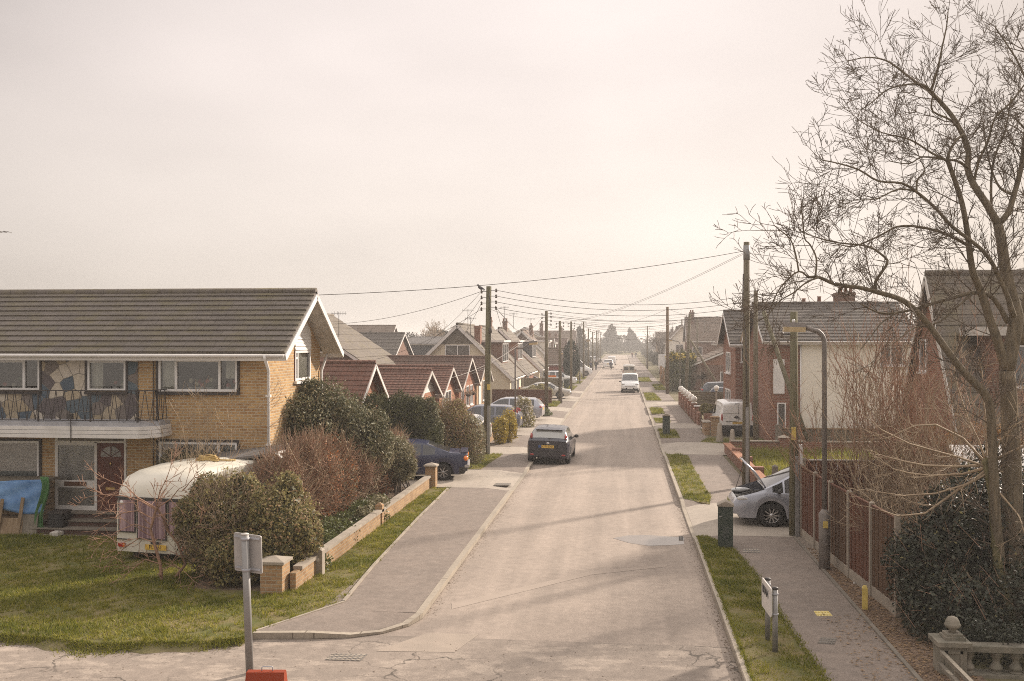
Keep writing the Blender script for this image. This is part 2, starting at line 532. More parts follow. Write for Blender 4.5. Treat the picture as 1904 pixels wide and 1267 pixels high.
def grow(segs, p, d, L, r, lev, spread=.6, up=.25, kids_=(4, 7), wig=.16, rmin=.004, ratio=.55, taper=.35):
    """one branch as a wandering polyline, with side shoots down to twigs"""
    n = 5 if L > .5 else 3
    step = L / n; pts = [p.copy()]; dd = d.copy()
    for i in range(n):
        dd = (dd + Vector((random.gauss(0, wig), random.gauss(0, wig), random.gauss(0, wig) + up * .22))).normalized()
        q = pts[-1] + dd * step
        ra = max(rmin, r * (1 - (1 - taper) * i / n)); rb = max(rmin, r * (1 - (1 - taper) * (i + 1) / n))
        segs.append((pts[-1], q, ra, rb)); pts.append(q)
        if lev > 0 and i < n:
            pass
    if lev > 0:
        for c in range(random.randint(*kids_)):
            t = random.uniform(.2, 1.0) * n; i = min(int(t), n - 1); q = pts[i].lerp(pts[i + 1], t - i)
            ax = (pts[i + 1] - pts[i]).normalized()
            rv = Vector((random.gauss(0, 1), random.gauss(0, 1), random.gauss(0, 1) + up))
            rv = (rv - ax * rv.dot(ax)).normalized()
            nd = (ax * (1 - spread * .5) + rv * spread * random.uniform(.7, 1.3)).normalized()
            grow(segs, q, nd, L * ratio * random.uniform(.6, 1.25) * (1.15 - .5 * t / n), r * .55, lev - 1, spread, up, kids_, wig, rmin, ratio, taper)
def segs_obj(name, segs, mat, parent, sides=4):
    S = np.array([s[0] for s in segs]); E = np.array([s[1] for s in segs])
    V, F = sticks(S, E, np.array([s[2] for s in segs]), np.array([s[3] for s in segs]), sides)
    return np_obj(name, V, F, mat, parent, smooth=True)
def tones(n, lo=0., hi=1.): return rng.uniform(lo, hi, n)
# ------------------------------------------------------------------ material library
plain('soil', (.12, .085, .06), (.20, .15, .105), 2.5, .95, .1, bump=.6, bscale=30)
plain('far_ground', (.13, .12, .06), (.17, .14, .09), .15, .95, .1)
plain('lawn_ground', (.10, .105, .035), (.19, .15, .075), 1.6, .95, .1, bump=.5, bscale=25)
plain('gravel', (.30, .25, .20), (.16, .13, .11), 26, .9, .2, bump=.8, bscale=40, lo=.4, hi=.6)
plain('leaf_litter', (.10, .065, .045), (.24, .17, .12), 14, .9, .2, bump=.9, bscale=30, lo=.4, hi=.6)
plain('concrete', (.36, .31, .25), (.27, .23, .185), 2.2, .85, .25, bump=.25, bscale=45)
plain('concrete_dark', (.22, .19, .155), (.15, .13, .105), 2.2, .85, .25, bump=.25, bscale=45)
plain('stone', (.25, .22, .175), (.14, .13, .10), 4, .9, .2, bump=.5, bscale=30)
plain('white_paint', (.72, .69, .66), (.62, .59, .555), 2.5, .5, .4)
plain('white_dirty', (.60, .56, .51), (.44, .41, .37), 4, .6, .3)
plain('upvc', (.78, .76, .74), (.70, .68, .66), 1.5, .35, .45)
plain('weatherboard', (.72, .70, .66), (.66, .63, .59), 1.5, .5, .35)
plain('timber', (.20, .14, .085), (.30, .22, .14), 5, .85, .2, stretch=(3, 3, .4), bump=.3)
plain('timber_grey', (.23, .20, .16), (.15, .13, .10), 5, .9, .2, stretch=(4, 4, .3), bump=.4)
plain('pole_wood', (.19, .155, .105), (.105, .09, .055), 6, .9, .2, stretch=(5, 5, .22), bump=.5, bscale=25)
plain('pole_green', (.185, .165, .10), (.095, .085, .05), 6, .9, .2, stretch=(5, 5, .22), bump=.5, bscale=25)
plain('pole_brown', (.19, .125, .075), (.115, .08, .05), 6, .9, .2, stretch=(5, 5, .22), bump=.5, bscale=25)
plain('galv', (.30, .29, .28), (.23, .22, .21), 3, .55, .5, metal=.35)
plain('lamp_steel', (.23, .20, .18), (.17, .15, .135), 3, .6, .4, metal=.2)
plain('dark_metal', (.035, .03, .03), (.06, .05, .045), 6, .55, .4)
plain('black_plastic', (.022, .021, .022), (.03, .028, .028), 4, .5, .4)
plain('rubber', (.018, .017, .017), (.03, .028, .026), 8, .85, .2)
plain('alloy', (.50, .49, .48), (.42, .41, .40), 3, .3, .5, metal=.8)
plain('chrome', (.75, .74, .73), (.68, .67, .66), 3, .18, .6, metal=.9)
plain('cable', (.07, .06, .055), (.10, .085, .075), 3, .7, .3)
plain('ceramic', (.10, .07, .05), (.06, .045, .035), 5, .4, .5)
plain('red_lens', (.42, .03, .02), (.30, .02, .015), 8, .15, .7)
plain('amber_lens', (.75, .22, .02), (.55, .13, .015), 8, .15, .7)
plain('clear_lens', (.62, .62, .60), (.42, .42, .42), 8, .12, .8)
plain('plate_yellow', (.72, .46, .08), (.66, .42, .07), 5, .4, .4)
plain('plate_white', (.74, .72, .68), (.70, .68, .64), 5, .4, .4)
plain('ink', (.02, .02, .02), (.03, .03, .03), 5, .6, .3)
plain('door_wood', (.135, .038, .022), (.085, .025, .016), 5, .5, .4, stretch=(4, 4, .4))
plain('curtain', (.80, .72, .60), (.66, .58, .47), 2, .9, .1)
plain('net_curtain', (.50, .48, .46), (.38, .36, .34), 9, .9, .1)
plain('pink_curtain', (.50, .33, .36), (.40, .25, .29), 6, .9, .1, stretch=(6, 6, .3))
plain('room_dark', (.20, .115, .065), (.10, .075, .055), .8, .9, .1)
plain('caravan_cream', (.66, .62, .53), (.58, .54, .45), 1.5, .45, .4)
plain('tarp_blue', (.07, .17, .36), (.16, .30, .52), 3, .55, .4, bump=.5, bscale=6)
plain('tarp_green', (.045, .13, .04), (.08, .20, .06), 3, .55, .4)
plain('orange_plastic', (.26, .032, .002), (.22, .026, .002), 3, .5, .35)
plain('bark', (.22, .175, .12), (.115, .093, .065), 5, .9, .15, stretch=(4, 4, .6), bump=.8, bscale=18)
plain('bark_green', (.20, .17, .085), (.11, .10, .055), 4, .9, .15, stretch=(3, 3, .8), bump=.6, bscale=18)
plain('twig_dark', (.165, .125, .092), (.11, .086, .065), 3, .85, .15)
plain('twig_red', (.36, .21, .14), (.24, .15, .105), 3, .8, .2)
plain('twig_pale', (.40, .31, .21), (.27, .20, .135), 3, .8, .2)
plain('cabinet_green', (.035, .048, .038), (.05, .062, .048), 3, .55, .35)
plain('gas_yellow', (.66, .50, .14), (.52, .39, .10), 6, .6, .3)
plain('sign_grey', (.40, .38, .36), (.34, .32, .31), 3, .5, .4, metal=.2)
plain('sign_face', (.62, .58, .54), (.56, .53, .49), 4, .5, .35)
plain('felt_roof', (.13, .12, .115), (.19, .175, .165), 2, .9, .2)
plain('lead', (.40, .40, .42), (.30, .30, .32), 3, .5, .4)
plain('cream_render', (.68, .60, .45), (.60, .53, .40), 1.2, .85, .2, bump=.2)
plain('cream_pale', (.82, .78, .69), (.76, .71, .61), 1.2, .85, .2, bump=.2)
plain('grey_shingle', (.20, .175, .14), (.15, .13, .105), 3, .9, .2)
plain('red_paint', (.28, .06, .03), (.22, .05, .03), 2, .5, .3)
plain('skin', (.42, .26, .18), (.38, .23, .16), 5, .6, .3)
plain('cloth_dark', (.035, .033, .04), (.05, .045, .055), 9, .9, .15)
plain('cloth_blue', (.07, .08, .13), (.05, .06, .10), 9, .9, .15)
plain('cloth_red', (.20, .07, .06), (.15, .05, .05), 9, .9, .15)
plain('hair_brown', (.06, .04, .025), (.04, .025, .018), 9, .8, .2)
plain('feather', (.12, .115, .12), (.08, .075, .08), 12, .8, .2)
plain('ball_white', (.74, .71, .66), (.62, .58, .52), 3, .7, .3)
plain('iron_grey', (.22, .195, .17), (.14, .125, .11), 20, .7, .3, bump=.6, bscale=60)
plain('fence_brown', (.145, .06, .035), (.095, .042, .026), 3, .85, .2, stretch=(9, 9, .3), bump=.5, bscale=20)
plain('fence_grey', (.17, .145, .10), (.12, .10, .07), 3, .9, .15, stretch=(.4, .4, 9), bump=.5, bscale=20)
plain('fence_orange', (.40, .20, .07), (.30, .15, .06), 3, .85, .2, stretch=(8, 8, .4))
plain('paint_navy', (.012, .011, .022), (.016, .015, .028), 1, .3, .4, coat=.4)
plain('paint_silver', (.33, .34, .385), (.30, .31, .35), 1, .28, .5, metal=.4, coat=1.)
plain('paint_silverblue', (.12, .125, .16), (.11, .115, .15), 1, .3, .5, metal=.2, coat=.6)
plain('paint_blue', (.020, .024, .058), (.024, .029, .066), 1.5, .3, .35, coat=.35)
plain('paint_white', (.76, .75, .73), (.70, .69, .67), 1.2, .3, .5, coat=.6)
plain('paint_beige', (.50, .47, .41), (.46, .43, .38), 1.2, .28, .5, metal=.3, coat=1.)
plain('paint_red', (.24, .05, .035), (.20, .04, .03), 1.2, .3, .5, coat=.8)
plain('paint_dark', (.05, .055, .065), (.06, .065, .075), 1.2, .3, .5, coat=.8)
plain('engine', (.03, .03, .03), (.14, .13, .12), 9, .6, .4)
brick('brick_yellow', (.54, .345, .15), (.38, .215, .095), (.50, .41, .29), dirt=.22, mw=.014)
brick('brick_buff', (.46, .29, .15), (.34, .20, .105), (.42, .34, .24), dirt=.35)
brick('brick_red', (.31, .13, .082), (.225, .095, .062), (.33, .25, .19), dirt=.25)
brick('brick_brown', (.24, .12, .08), (.18, .09, .065), (.28, .22, .17), dirt=.25)
brick('brick_orange', (.42, .17, .085), (.32, .12, .065), (.36, .27, .2), dirt=.3)
brick('tile_hung', (.36, .135, .075), (.28, .105, .06), (.13, .06, .04), bw=.18, bh=.13, mw=.012, dirt=.2)
brick('tile_hung_brown', (.24, .15, .10), (.19, .12, .085), (.09, .06, .04), bw=.18, bh=.13, mw=.012, dirt=.2)
brick('step_brick', (.12, .06, .045), (.09, .05, .04), (.10, .08, .06), dirt=.3)
tiles('roof_grey', (.165, .142, .122), (.13, .112, .097), .42, 0, (.17, .145, .045), .55, .22)
tiles('roof_dark', (.105, .088, .075), (.085, .072, .062), .4, 0, (.14, .125, .05), .3, .08)
tiles('roof_red', (.16, .075, .052), (.12, .06, .043), .25, .1, (.13, .10, .05), .25, .14)
tiles('roof_brown', (.125, .07, .05), (.095, .057, .043), .25, .1, (.13, .10, .05), .3, .12)
tiles('roof_tan', (.165, .138, .112), (.13, .108, .088), .3, 0, (.18, .15, .06), .5, .05)
tiles('roof_warm', (.165, .115, .085), (.13, .095, .07), .3, 0, (.15, .12, .06), .3, .05)
asphalt('road_asphalt', (.330, .270, .222), (.275, .226, .187), None, .0, .28)
asphalt('side_asphalt', (.27, .222, .183), (.215, .178, .148), (.335, .278, .228), .8, .3, False, .50)
asphalt('pavement_asphalt', (.235, .190, .158), (.175, .143, .120), (.205, .168, .141), .0, .3, False, .5)
asphalt('apron_concrete', (.37, .32, .262), (.31, .265, .22), None, .3, .2, False)
glass('glass', refl=.10)
glass('glass_frost', refl=.2, frost=(.30, .28, .25))
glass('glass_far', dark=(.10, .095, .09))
glass('glass_car', dark=(.035, .036, .038))
leafmat('grass_blade', (.098, .120, .014), (.31, .28, .045), .6, .2, .4, (.45, .38, .13))
leafmat('grass_shade', (.05, .07, .018), (.115, .12, .03), .6, .2, .35, (.2, .16, .07))
leafmat('holly', (.062, .068, .032), (.155, .148, .075), .6, .3, .2, (.21, .195, .115))  # palest tone: sun glints on glossy leaves, painted into the leaf colour
leafmat('silver_leaf', (.13, .118, .062), (.29, .255, .15), .6, .3, .25, (.42, .37, .25))
leafmat('conifer', (.045, .052, .018), (.125, .12, .04), .7, .2, .15, (.14, .12, .045))
leafmat('privet', (.145, .13, .052), (.35, .295, .125), .6, .25, .35, (.34, .27, .13))
leafmat('brown_leaf', (.20, .135, .078), (.38, .25, .14), .6, .25, .25, (.34, .22, .12))
leafmat('copper_leaf', (.30, .11, .04), (.46, .20, .08), .6, .25, .25)
leafmat('yellow_leaf', (.26, .20, .03), (.52, .38, .05), .5, .3, .25)
leafmat('ivy', (.015, .020, .012), (.045, .048, .026), .5, .35, .06, (.10, .10, .07))
leafmat('green_cover', (.06, .08, .022), (.16, .16, .05), .5, .35, .25)
leafmat('far_tree', (.035, .034, .022), (.075, .07, .045), .8, .1, .1)
leafmat('cypress_green', (.02, .032, .022), (.05, .06, .04), .8, .1, .1)
leafmat('beech_orange', (.30, .15, .05), (.48, .26, .08), .6, .25, .25)

# ------------------------------------------------------------------ the setting: ground, roads, pavements
kind(MB().quad((-1000, -1, -.06), (1000, -1, -.06), (1000, 1500, -.06), (-1000, 1500, -.06)).build('ground', 'far_ground'), 'structure')
mb = MB()
mb.quad((-5.6, 17.2, 0), (-3.72, 17.2, 0), (-3.72, 18.5, 0), (-5.6, 18.5, 0)); mb.quad((-3.72, 17.2, 0), (1.83, 17.2, 0), (1.83, 360, 0), (-3.72, 360, 0))
kind(mb.build('road', 'road_asphalt'), 'structure')
mb = MB()
mb.quad((-80, 2, 0), (1.83, 2, 0), (1.83, 17.2, 0), (-80, 17.2, 0))
kind(mb.build('side_road', 'side_asphalt'), 'structure')
kind(MB().poly([(-80, 360, 0), (80, 360, 0), (80, 367, 0), (-80, 367, 0)]).build('cross_road', 'road_asphalt'), 'structure')
# a repaired strip across the carriageway and the square repair at the junction
mb = MB()
a, b, c, d = G(880, 1107), G(1260, 1045), G(1262, 1053), G(880, 1118)
for p, q in ((G(778, 1180), G(888, 1181)),): pass
mb.poly([G(700, 1211, .004), G(845, 1213, .004), G(890, 1180, .004), G(796, 1177, .004), G(752, 1192, .004)])
kind(mb.build('road_patch', plain('patch_tarmac', (.345, .285, .232), (.30, .25, .205), 2.5, .9, .2, bump=.4, bscale=40)), 'structure')
mb = MB(); mb.poly([G(840, 1122, .004), G(1100, 1062, .004), G(1240, 1050, .004), G(1240, 1054, .004), G(1100, 1069, .004), G(840, 1133, .004)])
kind(mb.build('road_trench', plain('trench_tarmac', (.345, .285, .236), (.315, .26, .215), 3, .9, .2)), 'structure')
mb = MB()
pp = [(1140, 1001), (1165, 996), (1205, 995), (1245, 998), (1272, 999), (1272, 1012), (1245, 1014), (1205, 1015), (1170, 1010)]
mb.poly([G(x, y, .004) for x, y in pp[::-1]])
pu = mb.build('puddle', plain('puddle_water', (.15, .12, .095), (.19, .155, .125), 2.5, .2, .6)); kind(pu, 'structure')

L_DROP = [(34.2, 38.6), (44.6, 47.2), (53, 58), (60.5, 66), (72, 76), (84, 91), (97, 101), (112, 116), (125, 129), (140, 148), (168, 174)]
R_DROP = [(26.6, 31.2), (45.2, 50.2), (53.0, 54.2), (58.5, 61.5), (66, 69.5), (78, 84), (97, 102), (118, 122), (140, 146)]
def zk(Y, D):
    z = .115
    for a, b in D:
        if a - .8 < Y < b + .8:
            z = min(z, .025 + .09 * max(0, (a - Y) / .8, (Y - b) / .8))
    return z
def stations(y0, y1, D):
    s = {y0, y1}
    for a, b in D:
        for q in (a - .8, a, b, b + .8):
            if y0 < q < y1: s.add(q)
    y = y0
    while y < y1: s.add(round(y, 2)); y += 4 if y < 90 else 12
    return sorted(s)
def lerp_tab(T, y):
    if y <= T[0][0]: return T[0][1]
    for (a, u), (b, v) in zip(T, T[1:]):
        if y <= b: return u + (v - u) * (y - a) / (b - a)
    return T[-1][1]
L_IN = [(18.3, -5.67), (18.9, -5.36), (22, -5.55), (28, -5.78), (33.7, -5.92), (38, -5.6), (44, -5.35), (52, -5.3), (80, -5.45), (360, -5.6)]
mb = MB(); ys = stations(18.3, 355, L_DROP)
for a, b in zip(ys, ys[1:]):
    for (xa, za, xb, zb), in (((-3.84, zk(a, L_DROP), -3.84, zk(b, L_DROP)),),):
        mb.quad((-4.7, a, .115), (xa, a, za), (xb, b, zb), (-4.7, b, .115))
        mb.quad((lerp_tab(L_IN, a), a, .115), (-4.7, a, .115), (-4.7, b, .115), (lerp_tab(L_IN, b), b, .115))
ck = [(-6.41, 16.845, .115), (-5.42, 16.965, .115), (-4.765, 17.105, .06), (-4.32, 17.385, .045), (-3.98, 17.83, .06), (-3.835, 18.31, .11)]
for p, q in zip(ck, ck[1:]): mb.add([(-4.7, 18.3, .115), p, q], [(0, 1, 2)])
mb.add([(-4.7, 18.3, .115), (-5.67, 18.3, .115), ck[0]], [(0, 1, 2)])
kind(mb.build('pavement', 'pavement_asphalt'), 'structure')
# concrete kerb: stones 0.9 m long
brick('kerb_stone', (.40, .345, .275), (.35, .30, .24), (.16, .13, .10), bw=.915, bh=3, mw=.012, dirt=.25, bump=.3, offset=0)
def kerb(name, path, side, D, w=.13):
    """side = +1 when the road lies at larger x"""
    mb = MB()
    for (x0, y0, z0), (x1, y1, z1) in zip(path, path[1:]):
        dx, dy = x1 - x0, y1 - y0; L = math.hypot(dx, dy); nx, ny = -dy / L * side * w, dx / L * side * w
        mb.quad((x0, y0, z0), (x0 + nx, y0 + ny, z0), (x1 + nx, y1 + ny, z1), (x1, y1, z1))
        mb.quad((x0, y0, -.02), (x0, y0, z0), (x1, y1, z1), (x1, y1, -.02))
    return kind(mb.build(name, 'kerb_stone'), 'structure')
lp = [(-6.40, 16.72, .115), (-5.4, 16.84, .115), (-4.72, 16.98, .06), (-4.22, 17.28, .045), (-3.86, 17.77, .06), (-3.71, 18.3, .11)] + [(-3.71, y, zk(y, L_DROP)) for y in ys[1:]]
kerb('kerb', lp, 1, L_DROP)
yr = stations(8, 355, R_DROP)
kerb('kerb', [(1.82, y, zk(y, R_DROP)) for y in yr], -1, R_DROP)
# edging of the left pavement
mb = MB()
for a, b in zip(L_IN[1:5], L_IN[2:5]): mb.bar((a[1] - .03, a[0], .12), (b[1] - .03, b[0], .12), .06, .05)
mb.bar((-6.38, 16.86, .105), (-5.37, 18.9, .115), .05, .04)
kind(mb.build('path_edging', 'concrete'), 'structure')
# pavement on the other side, with the driveway crossings
mb = MB()
for a, b in zip(yr, yr[1:]):
    mb.quad((1.95, a, zk(a, R_DROP)), (2.8, a, .115), (2.8, b, .115), (1.95, b, zk(b, R_DROP)))
    mb.quad((2.8, a, .115), (4.42, a, .115), (4.42, b, .115), (2.8, b, .115))
kind(mb.build('pavement', 'pavement_asphalt'), 'structure')
mb = MB()
for a, b in ((26.4, 31.6), (45.0, 50.4), (58.3, 61.8), (78, 84)):
    z = .119
    mb.quad((1.95, a, .029), (2.8, a, z), (2.8, b, z), (1.95, b, .029))
    mb.quad((2.8, a, z), (9.5, a, z), (9.5, b, z), (2.8, b, z))
for a, b in ((34.0, 38.8), (44.3, 47.4), (53, 58), (60.5, 66), (72, 76), (84, 91), (97, 101)):
    z = .119
    mb.quad((-4.7, a, z), (-3.84, a, .029), (-3.84, b, .029), (-4.7, b, z))
    mb.quad((-12, a, z), (-4.7, a, z), (-4.7, b, z), (-12, b, z))
kind(mb.build('driveway', 'apron_concrete'), 'structure')
# gardens
def patch(name, pts, z, m, zb=-.05):
    mb = MB(); mb.prism(pts, zb, z); return kind(mb.build(name, m), 'structure')
lawn_edge = [G(-400, 1180), G(0, 1190), G(90, 1196), G(180, 1206), G(300, 1205), G(380, 1203), G(455, 1196)]
patch('lawn', [(p.x, p.y) for p in lawn_edge] + [(-6.40, 16.86), (-5.36, 18.9), (-5.55, 22), (-5.78, 28), (-5.92, 33.9), (-6.75, 33.9), (-6.75, 21), (-7.1, 19.6), (-9.2, 19.6), (-9.5, 24.6), (-24, 24.6), (-24, 17)], .10, 'lawn_ground')
patch('shrub_bed', [(-9.4, 19.6), (-7.1, 19.6), (-6.75, 21), (-6.75, 33.9), (-9.4, 33.9)], .10, 'soil')
patch('house_path', [(-24, 24.6), (-9.5, 24.6), (-9.5, 25.6), (-24, 25.6)], .104, 'concrete_dark')
patch('yard', [(-60, 34), (-5.95, 34), (-5.6, 38), (-5.3, 44), (-5.3, 52), (-5.45, 80), (-5.6, 350), (-60, 350)], .09, 'far_ground')
patch('yard', [(4.42, 8), (70, 8), (70, 350), (4.42, 350)], .09, 'far_ground')
patch('gravel_bed', [(-6.6, 47.5), (-5.28, 47.5), (-5.28, 52.6), (-6.6, 52.6)], .13, 'gravel')
def strip_poly(pts): return [(p[0], p[1]) for p in pts]
litter = [(4.42, 10), (5.6, 10), (5.35, 17.0), (5.05, 19.7), (4.75, 23), (4.62, 26.4), (4.42, 26.4)]
patch('leaf_bed', litter, .125, 'leaf_litter')
patch('gravel_bed', [(4.44, 23.6), (4.72, 23.6), (4.62, 26.38), (4.44, 26.38)], .131, 'gravel')
mb = MB(); mb.box(4.38, 4.45, 10, 26.4, 0, .15); kind(mb.build('path_edging', 'concrete_dark'), 'structure')
R_VERGE = [[(1.96, 8), (3.3, 8), (3.0, 15), (2.88, 18), (2.82, 22), (2.62, 24.6), (2.1, 26.3), (1.96, 26.3)],
           [(1.96, 32.4), (2.7, 31.4), (2.86, 33), (2.84, 40), (2.88, 44.6), (2.4, 45), (1.96, 45)],
           [(2.02, 52.3), (3.0, 52.6), (3.0, 57.4), (2.02, 57.6)], [(2.05, 62.2), (2.95, 62.2), (2.95, 66), (2.05, 66)],
           [(2.05, 69.8), (2.95, 69.8), (2.95, 76), (2.05, 76)], [(2.05, 85), (3.3, 85), (3.1, 97), (2.05, 97)],
           [(3.4, 103), (4.5, 103), (4.5, 117), (3.4, 117)], [(2.1, 123), (3.6, 123), (3.6, 139), (2.1, 139)]]
for q in R_VERGE: patch('grass_verge', q, .122, 'lawn_ground', .05)
L_VERGE = [[(-6.4, 38.9), (-5.55, 38.9), (-5.3, 44.2), (-6.4, 44.2)], [(-6.2, 58.2), (-5.28, 58.2), (-5.28, 60.4), (-6.2, 60.4)],
           [(-6.3, 66.2), (-5.3, 66.2), (-5.3, 71.8), (-6.3, 71.8)], [(-6.2, 76.4), (-5.0, 76.4), (-5.0, 83.6), (-6.2, 83.6)], [(-6.2, 91.4), (-5.0, 91.4), (-5.0, 96.6), (-6.2, 96.6)],
           [(-6.2, 102), (-5.0, 102), (-5.0, 111), (-6.2, 111)], [(-6.2, 117), (-4.9, 117), (-4.9, 124), (-6.2, 124)], [(-6.2, 130), (-4.9, 130), (-4.9, 139), (-6.2, 139)]]
for q in L_VERGE: patch('grass_verge', q, .125, 'lawn_ground', .05)
patch('rough_lawn', [(4.95, 31.8), (12, 31.8), (12, 45.9), (4.95, 45.9)], .125, 'lawn_ground')
patch('bollard_green', [(3.9, 50.6), (5.0, 49.9), (10, 49.9), (10, 52.6), (4.4, 52.6)], .125, 'lawn_ground')
kind(MB().quad((-30, 380, .0), (30, 380, .0), (30, 470, .4), (-30, 470, .4)).build('field', 'lawn_ground'), 'structure')

# the lawn slopes down to the broken edge of the side road
mb = MB(); le = lawn_edge + [Vector((-6.40, 16.86, 0))]
for k, (a, b) in enumerate(zip(le, le[1:])):
    n_ = 6
    for i in range(n_):
        p, q = a.lerp(b, i / n_), a.lerp(b, (i + 1) / n_); w0, w1 = (.22 + .09 * math.sin(v_.x * 3.1) + .06 * math.sin(v_.x * 7.7) for v_ in (p, q))
        if k == len(le) - 2: w0, w1 = w0 * (1 - i / n_) + .02, w1 * (1 - (i + 1) / n_) + .02
        mb.quad((p.x, p.y - w0, .002), (q.x, q.y - w1, .002), (q.x, q.y, .101), (p.x, p.y, .101))
kind(mb.build('lawn_bank', 'soil_grass' if 'soil_grass' in MATS else plain('soil_grass', (.12, .11, .045), (.17, .14, .08), 4, .95, .1, bump=.6, bscale=30)), 'structure')
# grass blades: stuff
def in_poly(P, poly):
    x, y = P[:, 0], P[:, 1]; inside = np.zeros(len(P), bool); n = len(poly)
    for i in range(n):
        x0, y0 = poly[i]; x1, y1 = poly[(i + 1) % n]
        c = (y0 > y) != (y1 > y)
        with np.errstate(divide='ignore', invalid='ignore'):
            inside ^= c & (x < (x1 - x0) * (y - y0) / (y1 - y0) + x0)
    return inside
def blades(polys, dens, h, z, tone_lo=0., tone_hi=1.):
    Ps = []
    for q in polys:
        q = np.array([(p[0], p[1]) for p in q]); lo, hi = q.min(0), q.max(0)
        n = int((hi - lo).prod() * dens); P = rng.uniform(lo, hi, (n, 2)); Ps.append(P[in_poly(P, q)])
    P = np.concatenate(Ps); n = len(P)
    cl = sum(np.sin(P @ k + a) for k, a in zip(rng.normal(size=(11, 2)) * np.linspace(.8, 6, 11)[:, None], rng.random(11) * 6)) / 3.4
    keep = cl + rng.normal(size=n) * .35 > -.85; P, cl = P[keep], cl[keep]; n = len(P)
    a = rng.random(n) * 6.28; hh = h * rng.uniform(.5, 1.5, n) * (1 + .65 * np.clip(cl, -1, 1.2)); w = rng.uniform(.006, .013, n) * (h / .05) ** .5
    B = np.stack([P[:, 0], P[:, 1], np.full(n, z)], 1); t = np.stack([np.cos(a) * w, np.sin(a) * w, np.zeros(n)], 1)
    lean = rng.normal(size=(n, 2)) * hh[:, None] * .55
    T = B + np.concatenate([lean, hh[:, None]], 1)
    V = np.stack([B - t, B + t, T], 1).reshape(-1, 3)
    tone = np.clip(.45 - .20 * cl + .12 * np.sin(P[:, 0] * .9 + P[:, 1] * 1.3) + rng.normal(size=n) * .20, 0, 1) * (tone_hi - tone_lo) + tone_lo
    return V, np.arange(3 * n).reshape(-1, 3), tone
V, F, T = blades([[(-19, 15.6)] + [(p.x, p.y) for p in lawn_edge[1:]] + [(-6.40, 16.9), (-5.4, 18.9), (-5.6, 22), (-5.82, 28), (-5.95, 33.9), (-6.6, 33.9), (-6.6, 21), (-7, 19.4), (-8.8, 19.6), (-9.5, 24.5), (-19, 24.5)]], 900, .045, .10)
kind(np_obj('lawn_grass', V, F, 'grass_blade', tone=T), 'stuff')
V, F, T = blades(R_VERGE[:1], 1300, .045, .12); kind(np_obj('verge_grass', V, F, 'grass_blade', tone=T), 'stuff')
V, F, T = blades(R_VERGE[1:] + L_VERGE + [[(3.9, 50.6), (5.0, 49.9), (10, 49.9), (10, 52.6), (4.4, 52.6)]], 330, .06, .12); kind(np_obj('verge_grass', V, F, 'grass_blade', tone=T), 'stuff')
V, F, T = blades([[(4.95, 31.8), (12, 31.8), (12, 45.9), (4.95, 45.9)]], 260, .20, .12, .2, 1.); kind(np_obj('rough_grass', V, F, 'grass_blade', tone=T), 'stuff')
# dead leaves on the bed under the fence and along the path
P = rng.uniform((4.45, 10.5), (5.3, 25), (5200, 2)); P = P[in_poly(P, np.array(litter))]
P = np.concatenate([P, rng.uniform((3.6, 14.5), (4.45, 19), (420, 2)) * [1, 1]])
P3 = np.concatenate([P, np.full((len(P), 1), .14)], 1); V, F = leaf_arrays(P3, .035, .6, 0); V[:, 2] = .13 + np.abs(V[:, 2] - .14) * .5
kind(np_obj('fallen_leaves', V, F, 'brown_leaf', tone=tones(len(F), 0, .9)), 'stuff')

Q = []
for a, b in zip(lawn_edge, lawn_edge[1:] + [Vector((-6.40, 16.86, 0))]):
    L = (b - a).length
    for k in range(int(L * 1100)):
        q = random.random(); p = a.lerp(b, q); off = abs(random.gauss(0, .12)) * (1 + .8 * math.sin(p.x * 2.3) * math.sin(p.x * .9)); Q.append((p.x, p.y - off, max(.0, .095 - off * .42)))
for yv in np.linspace(8, 26.2, 4200): Q.append((1.965 - abs(random.gauss(0, .025)), yv, .115))
for a, b in zip(R_VERGE[0][1:7], R_VERGE[0][2:7]):
    for k in range(int(math.dist(a, b) * 260)): q = random.random(); off = abs(random.gauss(0, .07)); Q.append((a[0] + (b[0] - a[0]) * q + off, a[1] + (b[1] - a[1]) * q, .115))
B = np.array(Q); n = len(B); a = rng.random(n) * 6.28; w = .008; hh = rng.uniform(.02, .07, n); t_ = np.stack([np.cos(a) * w, np.sin(a) * w, np.zeros(n)], 1)
V = np.stack([B - t_, B + t_, B + np.concatenate([rng.normal(size=(n, 2)) * .03, hh[:, None]], 1)], 1).reshape(-1, 3)
kind(np_obj('edge_grass', V, np.arange(3 * n).reshape(-1, 3), 'grass_blade', tone=rng.uniform(0, .8, n)), 'stuff')
# loose grit and soil gathered along the lawn edge and kerbs
Q = []
for a, b in zip(lawn_edge[1:], lawn_edge[2:]):
    for k in range(int((b - a).length * 240)): p = a.lerp(b, random.random()); Q.append((p.x, p.y - abs(random.gauss(0, .22)), .004))
for k in range(2600): y = random.uniform(12, 60); Q.append((1.80 - abs(random.gauss(0, .09)), y, .004))
for k in range(1800): y = random.uniform(18.5, 60); Q.append((-3.70 + abs(random.gauss(0, .10)), y, .004))
for k in range(900): Q.append((random.uniform(-12, 1.6), random.uniform(12, 17.0), .004))
V, F = leaf_arrays(np.array(Q), .016, .8); V[:, 2] = .003 + np.abs(V[:, 2] - .004) * .6
kind(np_obj('road_grit', V, F, 'soil', tone=tones(len(F))), 'stuff')

